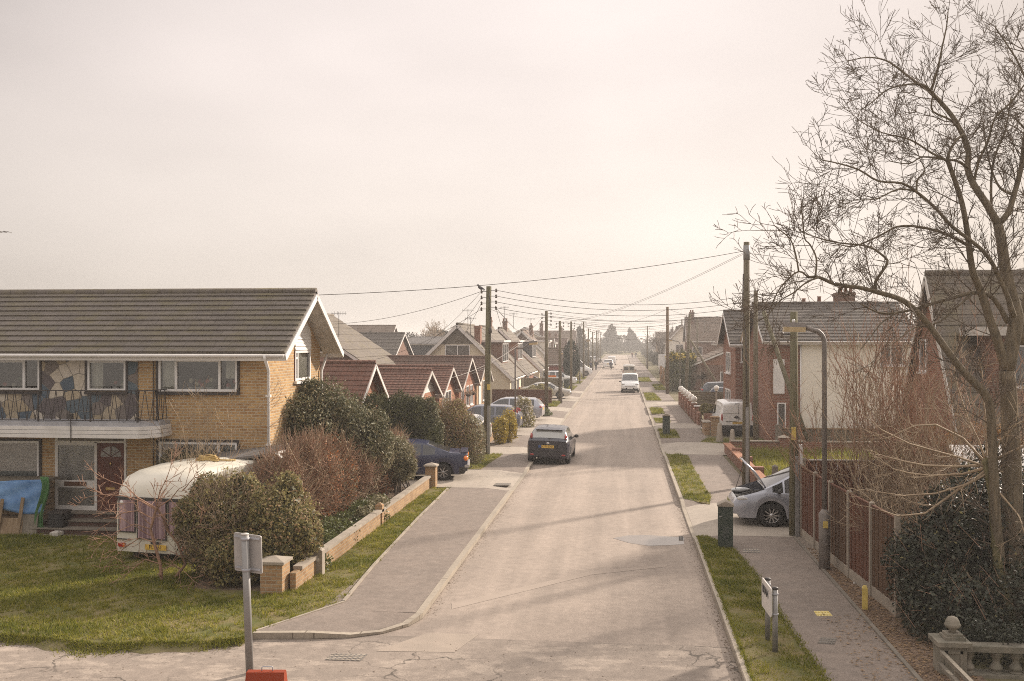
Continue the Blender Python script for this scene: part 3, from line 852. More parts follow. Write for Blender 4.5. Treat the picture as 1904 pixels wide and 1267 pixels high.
# coarser tufts standing out of the lawn and verges
def tufts(polys, per_m2, h, z):
    Ps = []
    for q in polys:
        q = np.array([(p[0], p[1]) for p in q]); lo, hi = q.min(0), q.max(0); P = rng.uniform(lo, hi, (int((hi - lo).prod() * per_m2), 2)); Ps.append(P[in_poly(P, q)])
    C = np.concatenate(Ps); m_ = 16; P = np.repeat(C, m_, 0) + rng.normal(size=(len(C) * m_, 2)) * .035; n = len(P)
    hh = np.repeat(rng.uniform(.5, 1.3, len(C)), m_) * h * rng.uniform(.6, 1.2, n); a = rng.random(n) * 6.28; B = np.stack([P[:, 0], P[:, 1], np.full(n, z)], 1); t = np.stack([np.cos(a), np.sin(a), np.zeros(n)], 1) * .009
    lean = (P - np.repeat(C, m_, 0)) * 1.2 + rng.normal(size=(n, 2)) * .02
    V = np.stack([B - t, B + t, B + np.concatenate([lean, hh[:, None]], 1)], 1).reshape(-1, 3)
    return V, np.arange(3 * n).reshape(-1, 3), np.clip(np.repeat(rng.random(len(C)), m_) * .7 + rng.random(n) * .3, 0, 1)
LAWN = [(-19, 15.6)] + [(p.x, p.y) for p in lawn_edge[1:]] + [(-6.40, 16.9), (-5.4, 18.9), (-5.6, 22), (-5.82, 28), (-5.95, 33.9), (-6.6, 33.9), (-6.6, 21), (-7, 19.4), (-8.8, 19.6), (-9.5, 24.5), (-19, 24.5)]
V, F, T = tufts([LAWN] + R_VERGE[:1], 16, .085, .10); kind(np_obj('grass_tufts', V, F, 'grass_blade', tone=T), 'stuff')
V, F, T = tufts(R_VERGE[1:] + L_VERGE, 9, .12, .12); kind(np_obj('grass_tufts', V, F, 'grass_blade', tone=T), 'stuff')
# ------------------------------------------------------------------ building helpers
def wall_open(mb, o, u, W, H, holes, n, depth=.1, m=0, mrev=None):
    """a wall W x H from origin o along u, with rectangular openings (u0,u1,z0,z1) and their reveals; n = outward normal"""
    o, u, n = Vector(o), Vector(u).normalized(), Vector(n).normalized(); z = Vector((0, 0, 1))
    us = sorted({0, W, *[h[0] for h in holes], *[h[1] for h in holes]}); zs = sorted({0, H, *[h[2] for h in holes], *[h[3] for h in holes]})
    flip = u.cross(z).dot(n) < 0
    def q(a, b, c, d, mm): mb.quad(*((d, c, b, a) if flip else (a, b, c, d)), mm)
    for a, b in zip(us, us[1:]):
        for c, d in zip(zs, zs[1:]):
            if any(h[0] <= a and b <= h[1] and h[2] <= c and d <= h[3] for h in holes): continue
            q(o + u * a + z * c, o + u * b + z * c, o + u * b + z * d, o + u * a + z * d, m)
    mr = m if mrev is None else mrev
    for a, b, c, d in holes:
        P = [o + u * a + z * c, o + u * b + z * c, o + u * b + z * d, o + u * a + z * d]; Q = [p - n * depth for p in P]
        for i in range(4): q(P[(i + 1) % 4], P[i], Q[i], Q[(i + 1) % 4], mr)
def window(parent, o, u, n, W, H, mull=(), trans=(), fm='upvc', gm='glass', fw=.055, d=.06, sill=None, inset=0., name='window', cur=None):
    """frame with bars, pane, optional sill and curtains; o = lower left corner on the wall face. mull: u positions; trans: (z, u0, u1)"""
    o, u, n = Vector(o), Vector(u).normalized(), Vector(n).normalized(); z = Vector((0, 0, 1)); o = o - n * inset
    mb = MB()
    def bar(u0, u1, z0, z1, k=1.): mb.obox(o + u * (u0 + u1) / 2 + z * (z0 + z1) / 2 + n * (d / 2 - .02), u * (u1 - u0) / 2, n * d / 2 * k, z * (z1 - z0) / 2)
    bar(0, W, 0, fw); bar(0, W, H - fw, H); bar(0, fw, fw, H - fw); bar(W - fw, W, fw, H - fw)
    for a in mull: bar(a - fw * .5, a + fw * .5, fw, H - fw, .96)
    for t in trans:
        zz, a, b = t if hasattr(t, '__len__') else (t, fw, W - fw); bar(a, b, zz - fw * .45, zz + fw * .45, .92)
    f = mb.build(name, fm, parent)
    g = MB(); p = o + n * .004
    g.quad(p + u * fw * .6 + z * fw * .6, p + u * (W - fw * .6) + z * fw * .6, p + u * (W - fw * .6) + z * (H - fw * .6), p + u * fw * .6 + z * (H - fw * .6))
    g.build('pane', gm, f)
    if sill:
        s = MB(); s.obox(o + u * W / 2 + z * (-.035) + n * (.05 + inset / 2), u * (W / 2 + .05), n * (.07 + inset / 2), z * .03); s.build('sill', sill, f)
    for c in cur or ():
        u0, u1, cm = c[:3]; z0, z1 = (c[3], c[4]) if len(c) > 3 else (fw, H - fw)
        k = MB(); N = max(6, int((u1 - u0) / .04)); P = []
        for i in range(N + 1):
            a = u0 + (u1 - u0) * i / N; dd = .10 + .02 * math.sin(i * 1.9) + .008 * math.sin(i * .7)
            P += [o + u * a + z * z0 - n * dd, o + u * a + z * z1 - n * dd]
        k.add(P, [(2 * i, 2 * i + 2, 2 * i + 3, 2 * i + 1) for i in range(N)], smooth=True); k.build('curtain', cm, f)
    return f
def courses(mb, e0, e1, r1, r0, rows, step=.022, m=0, jit=.0, under=True):
    """a roof slope as overlapping tile courses; e0,e1 = eave corners, r0,r1 = ridge corners above them"""
    e0, e1, r1, r0 = map(Vector, (e0, e1, r1, r0)); n = (e1 - e0).cross(r0 - e0).normalized()
    for i in range(rows):
        a, b = i / rows, (i + 1) / rows
        A, B, C, D = e0.lerp(r0, a), e1.lerp(r1, a), e1.lerp(r1, b), e0.lerp(r0, b)
        up = n * step * (1 + random.uniform(-jit, jit)); lo = n * .002
        mb.quad(A + up, B + up, C + lo, D + lo, m)
        mb.quad(A, B, B + up, A + up, m)
        mb.poly([A, A + up, D + lo], m); mb.poly([B, C + lo, B + up], m)
    if under:
        t = n * -.05
        mb.quad(e1 + t, e0 + t, r0 + t, r1 + t, m); mb.quad(e0 + t, e1 + t, e1, e0, m); mb.quad(e1 + t, r1 + t, r1, e1, m); mb.quad(r0 + t, e0 + t, e0, r0, m)
def gable_roof(parent, ax, a0, a1, b0, b1, ze, zr, mat, rows=12, over=.3, fascia='white_paint', ridge_mat=None, verge=.16, oa=None, name='roof', gutter=True, bc=None, step=.028):
    """ax = 'x' or 'y': direction of the ridge from a0 to a1; b0,b1 = the two wall lines; ze at the wall line, zr at the ridge"""
    oa = over if oa is None else oa
    bm_ = (b0 + b1) / 2 if bc is None else bc
    def P(a, b, z): return (a, b, z) if ax == 'x' else (b, a, z)
    mb = MB(); A0, A1 = a0 - oa, a1 + oa
    s0, s1 = (zr - ze) / (bm_ - b0), (zr - ze) / (b1 - bm_)
    lo, hi = (b0 - over, ze - over * s0), (b1 + over, ze - over * s1)
    if ax == 'x':
        courses(mb, P(A0, lo[0], lo[1]), P(A1, lo[0], lo[1]), P(A1, bm_, zr), P(A0, bm_, zr), rows, step)
        courses(mb, P(A1, hi[0], hi[1]), P(A0, hi[0], hi[1]), P(A0, bm_, zr), P(A1, bm_, zr), rows, step)
    else:
        courses(mb, P(A1, lo[0], lo[1]), P(A0, lo[0], lo[1]), P(A0, bm_, zr), P(A1, bm_, zr), rows, step)
        courses(mb, P(A0, hi[0], hi[1]), P(A1, hi[0], hi[1]), P(A1, bm_, zr), P(A0, bm_, zr), rows, step)
    rf = mb.build(name, mat, parent)
    rd = MB(); rd.tube([P(A0, bm_, zr + .0), P(A1, bm_, zr + .0)], .11, 8, caps=True); rd.build('ridge_tiles', ridge_mat or mat, rf)
    if verge:
        for A, sg in ((A0, -1), (A1, 1)):
            k = MB()
            for (bb, zz) in (lo, hi):
                k.bar(P(A + sg * .02, bb, zz - verge / 2 - .06), P(A + sg * .02, bm_, zr - verge / 2 - .06), .035, verge, up=(0, 0, 1))
            k.build('bargeboard', fascia, rf)
    if gutter:
        for bb, zz, sg in ((lo[0], lo[1], -1), (hi[0], hi[1], 1)):
            k = MB(); a, b = P(A0, bb - sg * .02, zz - .14), P(A1, bb - sg * .02, zz - .14)
            k.bar(a, b, .03, .16); a2, b2 = P(A0, bb + sg * .05, zz - .09), P(A1, bb + sg * .05, zz - .09)
            k.tube([a2, b2], .05, 6); k.build('gutter', fascia, rf)
    return rf
def chimney(parent, x, y, z0, z1, w=.55, d=.55, mat='brick_brown', pots=1):
    mb = MB(); mb.box(x - w / 2, x + w / 2, y - d / 2, y + d / 2, z0, z1 - .2); mb.box(x - w / 2 - .05, x + w / 2 + .05, y - d / 2 - .05, y + d / 2 + .05, z1 - .2, z1 - .05); mb.box(x - w / 2, x + w / 2, y - d / 2, y + d / 2, z1 - .05, z1)
    c = mb.build('chimney', mat, parent)
    for i in range(pots):
        k = MB(); k.lathe([(.11, z1), (.095, z1 + .25), (.12, z1 + .27), (.12, z1 + .31), (.08, z1 + .31)], (x + (i - (pots - 1) / 2) * .3, y, 0), 8); k.build('chimney_pot', 'brick_orange', c)
    return c
def gable_house(name, label, x0, x1, y0, y1, ze, zr, ax, wall, roof, wins=(), over=.3, rows=10, chims=(), gable=None, group=None, cat='house', fascia='white_paint', doors=(), bc=None, verge=.16, zb=0., oa=None):
    """generic house: walls, gables, tiled roof; wins/doors = (face 'S','N','E','W', u0, u1, z0, z1[, n mullions])"""
    t = thing(name, label, cat, ((x0 + x1) / 2, (y0 + y1) / 2, 0), 0, group)
    mb = MB(); faces = {'S': ((x0, y0, zb), (1, 0, 0), (0, -1, 0), x1 - x0), 'N': ((x1, y1, zb), (-1, 0, 0), (0, 1, 0), x1 - x0),
                        'E': ((x1, y0, zb), (0, 1, 0), (1, 0, 0), y1 - y0), 'W': ((x0, y1, zb), (0, -1, 0), (-1, 0, 0), y1 - y0)}
    for k in 'SNEW':
        o, u, n, L = faces[k]
        wall_open(mb, o, u, L, ze - zb, [], n)
    gms = []
    if ax == 'x':
        c = (y0 + y1) / 2 if bc is None else bc
        for x, fl in ((x0, 0), (x1, 1)):
            p = [(x, y0, ze), (x, y1, ze), (x, c, zr - .04)]; gms.append(MB().poly(p if fl else p[::-1]))
    else:
        c = (x0 + x1) / 2 if bc is None else bc
        for y, fl in ((y0, 0), (y1, 1)):
            p = [(x0, y, ze), (c, y, zr - .04), (x1, y, ze)]; gms.append(MB().poly(p if fl else p[::-1]))
    w = mb.build('wall', wall, t); [g_.build('gable', gable or wall, t) for g_ in gms]
    gable_roof(t, ax, x0 if ax == 'x' else y0, x1 if ax == 'x' else y1, y0 if ax == 'x' else x0, y1 if ax == 'x' else x1, ze, zr, roof, rows, over, fascia, bc=bc, verge=verge, oa=oa)
    for v in wins:
        k, u0, u1, z0, z1 = v[:5]; o, u, n, L = faces[k]; nm = v[5] if len(v) > 5 else 2
        o = Vector(o) + Vector(u) * u0 + Vector((0, 0, z0 - zb)) + Vector(n) * .012
        window(t, o, u, n, u1 - u0, z1 - z0, [(u1 - u0) * (i + 1) / nm for i in range(nm - 1)], [], gm='glass_far', fw=.07, sill='upvc')
    for v in doors:
        k, u0, u1, z1, dm = v; o, u, n, L = faces[k]; o, u, n = Vector(o), Vector(u), Vector(n)
        d = MB(); d.obox(o + u * (u0 + u1) / 2 + Vector((0, 0, z1 / 2)) + n * .01, u * (u1 - u0) / 2, n * .03, Vector((0, 0, z1 / 2))); dd = d.build('door', dm, t)
        f = MB()
        for a in (u0 - .04, u1 + .04): f.obox(o + u * a + Vector((0, 0, z1 / 2)) + n * .02, u * .04, n * .035, Vector((0, 0, z1 / 2)))
        f.obox(o + u * (u0 + u1) / 2 + Vector((0, 0, z1 + .04)) + n * .02, u * ((u1 - u0) / 2 + .08), n * .035, Vector((0, 0, .04))); f.build('door_frame', 'upvc', dd)
    for c_ in chims: chimney(t, *c_)
    return t

# ------------------------------------------------------------------ the yellow brick house with the balcony
FY = 25.7                                  # front wall
HX0, HX1, HY1 = -24.0, -9.42, 30.35        # walls
ZE, ZR, RYC = 5.02, 6.62, 28.05
t = thing('brick_house', 'two storey yellow brick house with a balcony and a crazy paved stone panel', 'house', ((HX0 + HX1) / 2, 28, 0))
def fx(x): return AY(x, 700, FY).x
def fz(y, x=300): return AY(x, y, FY).z
W1 = (fx(-75), fx(75), fz(728), fz(657)); W2 = (fx(163), fx(235), fz(728), fz(657)); W3 = (fx(295), fx(442), fz(728), fz(655))
G1 = (fx(-90), fx(74), fz(900), fz(823)); G2 = (fx(296), fx(442), fz(905), fz(821)); PO = (fx(103), fx(236), .30, fz(806))
stone_x0, stone_x1 = fx(-160), fx(257); stone_z0, stone_z1 = fz(785), ZE - .02
holes = [W1, W2, W3, G1, G2, PO]
mb = MB()
wall_open(mb, (HX0, FY, 0), (1, 0, 0), HX1 - HX0, ZE, [(a - HX0, b - HX0, c, d) for a, b, c, d in holes], (0, -1, 0), .12)
# side wall towards the road, with its window; weatherboard panel sits proud in the gable
GWa, GWb = AX(547.5, 660, HX1).y, AX(576, 660, HX1).y
GZ0, GZ1 = AX(560, 707, HX1).z, AX(560, 652, HX1).z
wall_open(mb, (HX1, FY, 0), (0, 1, 0), HY1 - FY, ZE, [(GWa - FY, GWb - FY, GZ0, GZ1)], (1, 0, 0), .12)
wall_open(mb, (HX1, HY1, 0), (-1, 0, 0), HX1 - HX0, ZE, [], (0, 1, 0))
wall_open(mb, (HX0, HY1, 0), (0, -1, 0), HY1 - FY, ZE, [], (-1, 0, 0))
mb.poly([(HX1, FY, ZE), (HX1, HY1, ZE), (HX1, RYC, ZR - .1)])
mb.poly([(HX0, FY, ZE), (HX0, RYC, ZR - .1), (HX0, HY1, ZE)])
mb.build('wall', 'brick_yellow', t)
# crazy paving on the balcony wall: real slabs from a jittered cell pattern, as one colour-varied skin
def crazy(parent):
    m, n, l, b = _new('crazy_paving')
    v = _map(n, l, 'UV', (1, 1, 1))
    nn = n.new('ShaderNodeTexNoise'); nn.inputs['Scale'].default_value = 1.4; l.new(v, nn.inputs['Vector'])
    sc = n.new('ShaderNodeVectorMath'); sc.operation = 'SCALE'; sc.inputs['Scale'].default_value = .05; l.new(nn.outputs['Color'], sc.inputs[0])
    ad = n.new('ShaderNodeVectorMath'); l.new(v, ad.inputs[0]); l.new(sc.outputs[0], ad.inputs[1])
    outs = []
    for feat in ('F1', 'DISTANCE_TO_EDGE'):
        vo = n.new('ShaderNodeTexVoronoi'); vo.voronoi_dimensions = '2D'; vo.feature = feat; vo.inputs['Scale'].default_value = 3.0; vo.inputs['Randomness'].default_value = 1.
        l.new(ad.outputs[0], vo.inputs['Vector']); outs.append(vo)
    sp = n.new('ShaderNodeSeparateXYZ'); l.new(outs[0].outputs['Color'], sp.inputs[0])
    rp = n.new('ShaderNodeValToRGB'); rp.color_ramp.interpolation = 'CONSTANT'
    cols = [(.085, .115, .145), (.50, .44, .35), (.12, .10, .10), (.40, .33, .23), (.10, .13, .15), (.55, .49, .41), (.19, .16, .14), (.36, .29, .19)]
    el = rp.color_ramp.elements
    el[0].color = _c(cols[0]); el[1].position = .125; el[1].color = _c(cols[1])
    for i in range(2, 8): e = el.new(i / 8); e.color = _c(cols[i])
    l.new(sp.outputs['X'], rp.inputs[0])
    gr_ = _range(n, l, outs[1].outputs['Distance'], .01, .03)
    fine = _range(n, l, _noise(n, l, v, 9, 4, .6), .3, .7, .8, 1.15)
    k = n.new('ShaderNodeVectorMath'); k.operation = 'SCALE'; l.new(rp.outputs[0], k.inputs[0]); l.new(fine, k.inputs['Scale'])
    l.new(_mixc(n, l, gr_, (.22, .19, .15), k.outputs[0]), b.inputs['Base Color']); b.inputs['Roughness'].default_value = .75
    _bump(n, l, b, gr_, .7, .02)
    MATS['crazy_paving'] = m
    mb = MB()
    hs = [(a - stone_x0 - .02, b - stone_x0 + .02, c - stone_z0 - .02, d - stone_z0 + .02) for a, b, c, d in (W1, W2)]
    wall_open(mb, (stone_x0, FY - .03, stone_z0), (1, 0, 0), stone_x1 - stone_x0, stone_z1 - stone_z0, hs, (0, -1, 0), .03)
    mb.quad((stone_x1, FY - .03, stone_z0), (stone_x1, FY, stone_z0), (stone_x1, FY, stone_z1), (stone_x1, FY - .03, stone_z1))
    mb.build('stone_cladding', 'crazy_paving', parent)
crazy(t)
# dark timber surrounds and the windows
def surround(r, w=.06):
    mb = MB(); a, b, c, d = r; y0, y1 = FY - .05, FY + .05
    mb.box(a - w, b + w, y0, y1, d, d + w); mb.box(a - w, a, y0, y1, c - .02, d); mb.box(b, b + w, y0, y1, c - .02, d); mb.box(a - w, b + w, y0 - .04, y1, c - w - .03, c - .02); return mb
for i, r in enumerate((W1, W2, W3, G1, G2)):
    a, b, c, d = r
    mull, trans, cur = [], [], []
    w_, h_ = b - a, d - c
    tz = h_ - (fz(657) - fz(673))
    if i == 0:
        ml = fx(45) - a; mull = [ml]; trans = [(tz, .05, ml)]; cur = [(ml + .35, w_ - .05, 'curtain'), (.05, .5, 'curtain')]
    elif i == 1: trans = [(tz, .05, w_ - .05)]; cur = [(.05, w_ * .34, 'curtain')]
    elif i == 2:
        m1, m2 = fx(327.7) - a, fx(408.6) - a; mull = [m1, m2]; trans = [(tz, m1, m2)]; cur = [(.06, m1 - .02, 'curtain'), (m2 + .12, w_ - .12, 'curtain', .35, h_ - .06)]
    elif i == 3: cur = [(.05, w_ - .05, 'net_curtain')]
    else:
        m1 = fx(407) - a; mull = [m1]; trans = [(h_ - .42, m1, w_ - .05)]; cur = [(.05, m1, 'net_curtain'), (m1 + .05, w_ - .06, 'net_curtain')]
    f = window(t, (a, FY, c), (1, 0, 0), (0, -1, 0), w_, h_, mull, trans, 'upvc', 'glass', .065, .07, None, .02, cur=cur)
    surround(r).build('timber_surround', 'dark_metal', f)
# flowers and ornaments on the sills behind the glass
for cx, cz, cols in ((fx(205), W2[2], 6), (fx(372), W3[2], 9), (fx(430), W3[2], 5), (fx(20), W1[2], 6)):
    mb = MB()
    for k in range(cols):
        x = cx + random.uniform(-.35, .35); mb.ball((x, FY + .2, cz + random.uniform(.12, .33)), (.07, .05, .07), 7, 5, k % 3)
        mb.lathe([(.05, cz + .0), (.07, cz + .12)], (x, FY + .2, 0), 8, 3)
    mb.build('sill_ornament', [plain('flower_red', (.45, .08, .05), (.35, .06, .05), 9), plain('flower_cream', (.6, .52, .38), (.5, .42, .3), 9), plain('flower_leaf', (.10, .13, .05), (.07, .10, .04), 9), plain('pot_white', (.6, .55, .48), (.5, .45, .4), 9)], t)
mb = MB(); mb.quad((HX0 + .2, FY + 1.4, .3), (HX1 - .3, FY + 1.4, .3), (HX1 - .3, FY + 1.4, ZE), (HX0 + .2, FY + 1.4, ZE))
mb.box(HX0 + .2, HX1 - .3, FY + .15, FY + 1.4, 2.72, 2.78); mb.quad((HX1 - .3, FY + .13, .3), (HX1 - .3, HY1 - .2, .3), (HX1 - .3, HY1 - .2, ZE), (HX1 - .3, FY + .13, ZE))
mb.build('interior', 'room_dark', t)
# window and weatherboard in the side wall
f = window(t, (HX1, GWa, GZ0), (0, 1, 0), (1, 0, 0), GWb - GWa, GZ1 - GZ0, [(GWb - GWa) * .17], [(.75 * (GZ1 - GZ0), .05, (GWb - GWa) * .17)], 'upvc', 'glass', .07, .07, None, .02, cur=[(.3, GWb - GWa - .08, 'curtain')])
k = MB(); k.box(HX1, HX1 + .02, GWa - .03, GWa, GZ0, GZ1); k.box(HX1, HX1 + .02, GWb, GWb + .05, GZ0, GZ1); k.build('timber_surround', 'door_wood', f)
k = MB(); k.box(HX1 + .001, HX1 + .09, GWa - .06, GWb + .02, GZ0 - .09, GZ0 - .02); k.build('sill', 'upvc', f)
mb = MB(); nb = 12; zb0 = GZ1 + .02
for i in range(nb):
    z0 = zb0 + i * .105; z1 = z0 + .105
    hw = lambda z: RYC - FY - .14 if z < ZE else (ZR - .25 - z) / (ZR - ZE) * (RYC - FY)
    def yr_(z):
        h = hw(z); return max(GWa - .02, RYC - h), min(GWb + .02, RYC + h)
    (a0, b0), (a1, b1) = yr_(z0), yr_(z1)
    if b1 - a1 < .05: break
    mb.quad((HX1 + .05, a0, z0), (HX1 + .05, b0, z0), (HX1 + .025, b1, z1), (HX1 + .025, a1, z1)); mb.quad((HX1, a0, z0), (HX1, b0, z0), (HX1 + .05, b0, z0), (HX1 + .05, a0, z0))
    mb.quad((HX1, a0, z0), (HX1 + .05, a0, z0), (HX1 + .025, a1, z1), (HX1, a1, z1))
mb.build('weatherboard_panel', 'weatherboard', t)
# roof
OV = .40; OG = .62
rf = gable_roof(t, 'x', HX0, HX1, FY, HY1, ZE + .12, ZR, 'roof_grey', 12, OV, 'white_paint', 'roof_grey', .17, OG, step=.042)
mb = MB()   # boarded soffits under the gable overhang
for b0_, zz in ((FY - OV, ZE + .12 - OV * .62), (HY1 + OV, ZE + .12 - OV * .62)):
    mb.quad((HX1, b0_, zz - .13), (HX1 + OG, b0_, zz - .13), (HX1 + OG, RYC, ZR - .13), (HX1, RYC, ZR - .13))
mb.box(HX0, HX1, FY - OV, FY, ZE - .2, ZE - .17)
mb.build('soffit', 'white_dirty', rf)
# rainwater pipes
mb = MB(); px = HX1 - .03
mb.tube([(HX1 + .1, FY - OV - .07, ZE - .2), (HX1 + .1, FY - OV - .05, ZE - .3), (HX1 + .06, FY - .07, ZE - .62), (HX1 + .06, FY - .07, .1)], .045, 8)
for z in (1.1, 2.4, 3.7): mb.box(HX1 + .0, HX1 + .12, FY - .13, FY - .01, z, z + .05)
mb.build('downpipe', 'upvc', t)
mb = MB(); mb.tube([(HX1 + .1, HY1 + OV + .05, ZE - .2), (HX1 + .1, HY1 + OV - .02, ZE - .3), (HX1 + .07, HY1 - .05, ZE - .75), (HX1 + .07, HY1 - .05, .1)], .045, 8); mb.build('downpipe', 'upvc', t)
mb = MB(); mb.tube([(fx(286), FY - .03, .3), (fx(286), FY - .03, ZE - .2)], .012, 6); mb.build('wall_cable', 'cable', t)
# balcony: deck, white boarded edge with the chamfered end, railing of leaning bars
BY = FY - 1.05; bz0, bz1, bz2 = fz(806, 150) - .02, fz(786, 150), fz(772, 150)
def bx(x, y=BY): return AY(x, 780, y).x
bxe, bxc = bx(283), bx(257)
deck = [(HX0, BY), (bxc, BY), (bxe, BY + .42), (bxe, FY), (HX0, FY)]
mb = MB(); mb.prism(deck, bz1 - .01, bz1 + .10); b_ = mb.build('balcony_deck', 'lead', t)
mb = MB()
for i in range(3):
    z0 = bz0 + i * (bz1 - bz0) / 3; z1 = z0 + (bz1 - bz0) / 3 - .008
    g = .012
    mb.prism([(HX0, BY - .03), (bxc + .01, BY - .03), (bxe + .03, BY + .41), (bxe + .03, FY), (HX0, FY)], z0, z1 + (.0 if i < 2 else .0))
mb.build('balcony_fascia', 'white_paint', b_)
mb = MB(); rz0, rz1 = bz1 + .14, fz(723, 150)
ry = BY + .06; rx1 = bx(262); 
pts = [(HX0, ry), (bxc - .05, ry), (bxe - .1, ry + .42), (bxe - .1, FY - .06)]
for (xa, ya), (xb, yb) in zip(pts, pts[1:]):
    mb.bar((xa, ya, rz1), (xb, yb, rz1), .05, .025); mb.bar((xa, ya, rz0), (xb, yb, rz0), .03, .02)
    L = math.hypot(xb - xa, yb - ya); nbar = max(2, int(L / .115))
    for i in range(nbar + 1):
        q = i / nbar; x, y = xa + (xb - xa) * q, ya + (yb - ya) * q; dxn, dyn = (xb - xa) / L, (yb - ya) / L
        lean = .055 * (1 if i % 2 else -1)
        mb.bar((x - dxn * lean, y - dyn * lean, rz0), (x + dxn * lean, y + dyn * lean, rz1), .014, .014, up=(dxn, dyn, 0))
    for q in np.arange(0, L, 1.45): mb.bar((xa + (xb - xa) * q / L, ya + (yb - ya) * q / L, bz1 + .06), (xa + (xb - xa) * q / L, ya + (yb - ya) * q / L, rz1), .035, .035, up=(1, 0, 0))
mb.bar((bxc - .05, ry, bz1 + .06), (bxc - .05, ry, rz1 + .04), .045, .045, up=(1, 0, 0)); mb.bar((bxe - .1, ry + .42, bz1 + .06), (bxe - .1, ry + .42, rz1 + .02), .045, .045, up=(1, 0, 0))
mb.build('railing', 'dark_metal', b_)
mb = MB(); lx = bx(133); mb.box(lx - .09, lx + .07, BY - .09, BY - .02, bz1 + .18, bz1 + .32); mb.tube([(lx, BY - .04, bz1 + .2), (lx + .01, BY - .05, bz0), (lx + .01, BY - .05, bz0 - .12)], .012, 6); mb.bar((lx - .02, BY - .02, bz1 + .25), (lx - .02, BY + .06, bz1 + .25), .03, .03)
mb.build('floodlight', 'dark_metal', b_)
# porch: white glazed screen, brown door with fan light, letter plate, steps
a, b, c, d = PO; py = FY - .03
def pz(y): return AY(170, y, FY).z
def pbox(mb, x0, x1, y0p, y1p, dep=.05, yy=py, m=0): mb.box(fx(x0), fx(x1), yy, yy + dep, pz(y1p), pz(y0p), m)
mb = MB()
for r in ((103, 108.5, 806, 952), (176.5, 181, 822, 952), (231.5, 235.5, 806, 952), (108.5, 231.5, 820, 823.5), (108.5, 176.5, 893.5, 907), (108.5, 176.5, 940.5, 953), (108.5, 176.5, 823.5, 828.5)): pbox(mb, *r)
fr = mb.build('porch_frame', 'white_paint', t)
mb = MB(); pbox(mb, 108.5, 176.5, 828.5, 893.5, .01, py + .02); pbox(mb, 108.5, 176.5, 907, 940.5, .01, py + .02); mb.build('frosted_pane', 'glass_frost', fr)
mb = MB(); pbox(mb, 108.5, 231.5, 806, 820, .01, py + .02); mb.build('fanlight_panel', 'concrete_dark', fr)
mb = MB(); pbox(mb, 121, 162, 896, 904, .02, py - .02); mb.build('letter_plate', plain('copper', (.20, .10, .06), (.15, .08, .05), 8, .4, .5, metal=.5), fr)
mb = MB(); pbox(mb, 112, 138, 911, 939, .01, py + .12); mb.build('leaning_panel', 'net_curtain', fr)
mb = MB(); pbox(mb, 181, 231.5, 824, 952, .04, py + .03)
for x0, x1, y0p, y1p in ((187, 203, 856, 870), (209, 226, 856, 870), (187, 203, 878, 900), (209, 226, 878, 900), (187, 203, 907, 940), (209, 226, 907, 940)): pbox(mb, x0, x1, y0p, y1p, .015, py + .018)
dr = mb.build('front_door', 'door_wood', t)
mb = MB(); cx = (fx(187) + fx(226)) / 2; rr = (fx(226) - fx(187)) / 2; zb_ = pz(849)
P = [(cx + rr * math.cos(q), py + .025, zb_ + rr * .95 * math.sin(q)) for q in np.linspace(0, math.pi, 15)]; mb.poly(P[::-1]); mb.build('fan_glass', 'glass_frost', dr)
mb = MB()
for q in (.6, 1.57, 2.54): mb.bar((cx, py + .018, zb_), (cx + rr * math.cos(q), py + .018, zb_ + rr * .95 * math.sin(q)), .018, .02)
mb.build('glazing_bar', 'door_wood', dr)
mb = MB(); mb.ball((cx, py + .0, pz(862)), (.03, .02, .05), 8, 6); mb.build('door_knocker', plain('brass', (.55, .38, .15), (.45, .3, .12), 5, .35, .5, metal=.8), dr)
mb = MB(); pbox(mb, 197, 214, 906, 911, .02, py + .012); mb.build('letterbox', 'brass', dr)
mb = MB(); sx0, sx1 = fx(97), fx(238)
for i in range(3): mb.box(sx0 - .0, sx1 + .3 - .1 * i, FY - 1.0 + i * .32, FY - .03, .1 + i * .155, .1 + (i + 1) * .155 - .02, 0); 
for i in range(3): mb.box(sx0 - .02, sx1 + .32 - .1 * i, FY - 1.03 + i * .32, FY - .03, .1 + (i + 1) * .155 - .02, .1 + (i + 1) * .155 + .012, 1)
mb.build('door_step', ['step_brick', 'concrete_dark'], t)

# things by the porch
t2 = thing('black_crate', 'black plastic crate standing on the front steps below the porch glass', 'crate', (fx(112), FY - .75, .26))
mb = MB(); x0, x1 = AY(98, 940, FY - .75).x, AY(124, 940, FY - .75).x
mb.box(x0, x1, FY - .95, FY - .55, .28, .66)
for z in (.36, .5): mb.box(x0 - .015, x1 + .015, FY - .965, FY - .535, z, z + .03)
mb.build('crate_body', 'black_plastic', t2); mb = MB(); mb.box(x0 - .02, x1 + .02, FY - .97, FY - .53, .64, .685); mb.build('crate_lid', 'dark_metal', t2)
o = MB(); o.box(AY(101, 968, FY - 1.1).x, AY(116, 968, FY - 1.1).x, FY - 1.32, FY - 1.05, .115, .21); o.box(AY(103, 968, FY - 1.1).x, AY(114, 968, FY - 1.1).x, FY - 1.28, FY - 1.1, .21, .225)
tag(o.build('pale_box', 'white_dirty', None, loc=(AY(108, 968, FY - 1.1).x, FY - 1.2, .11)), 'small pale box on the ground in front of the front steps', 'box')
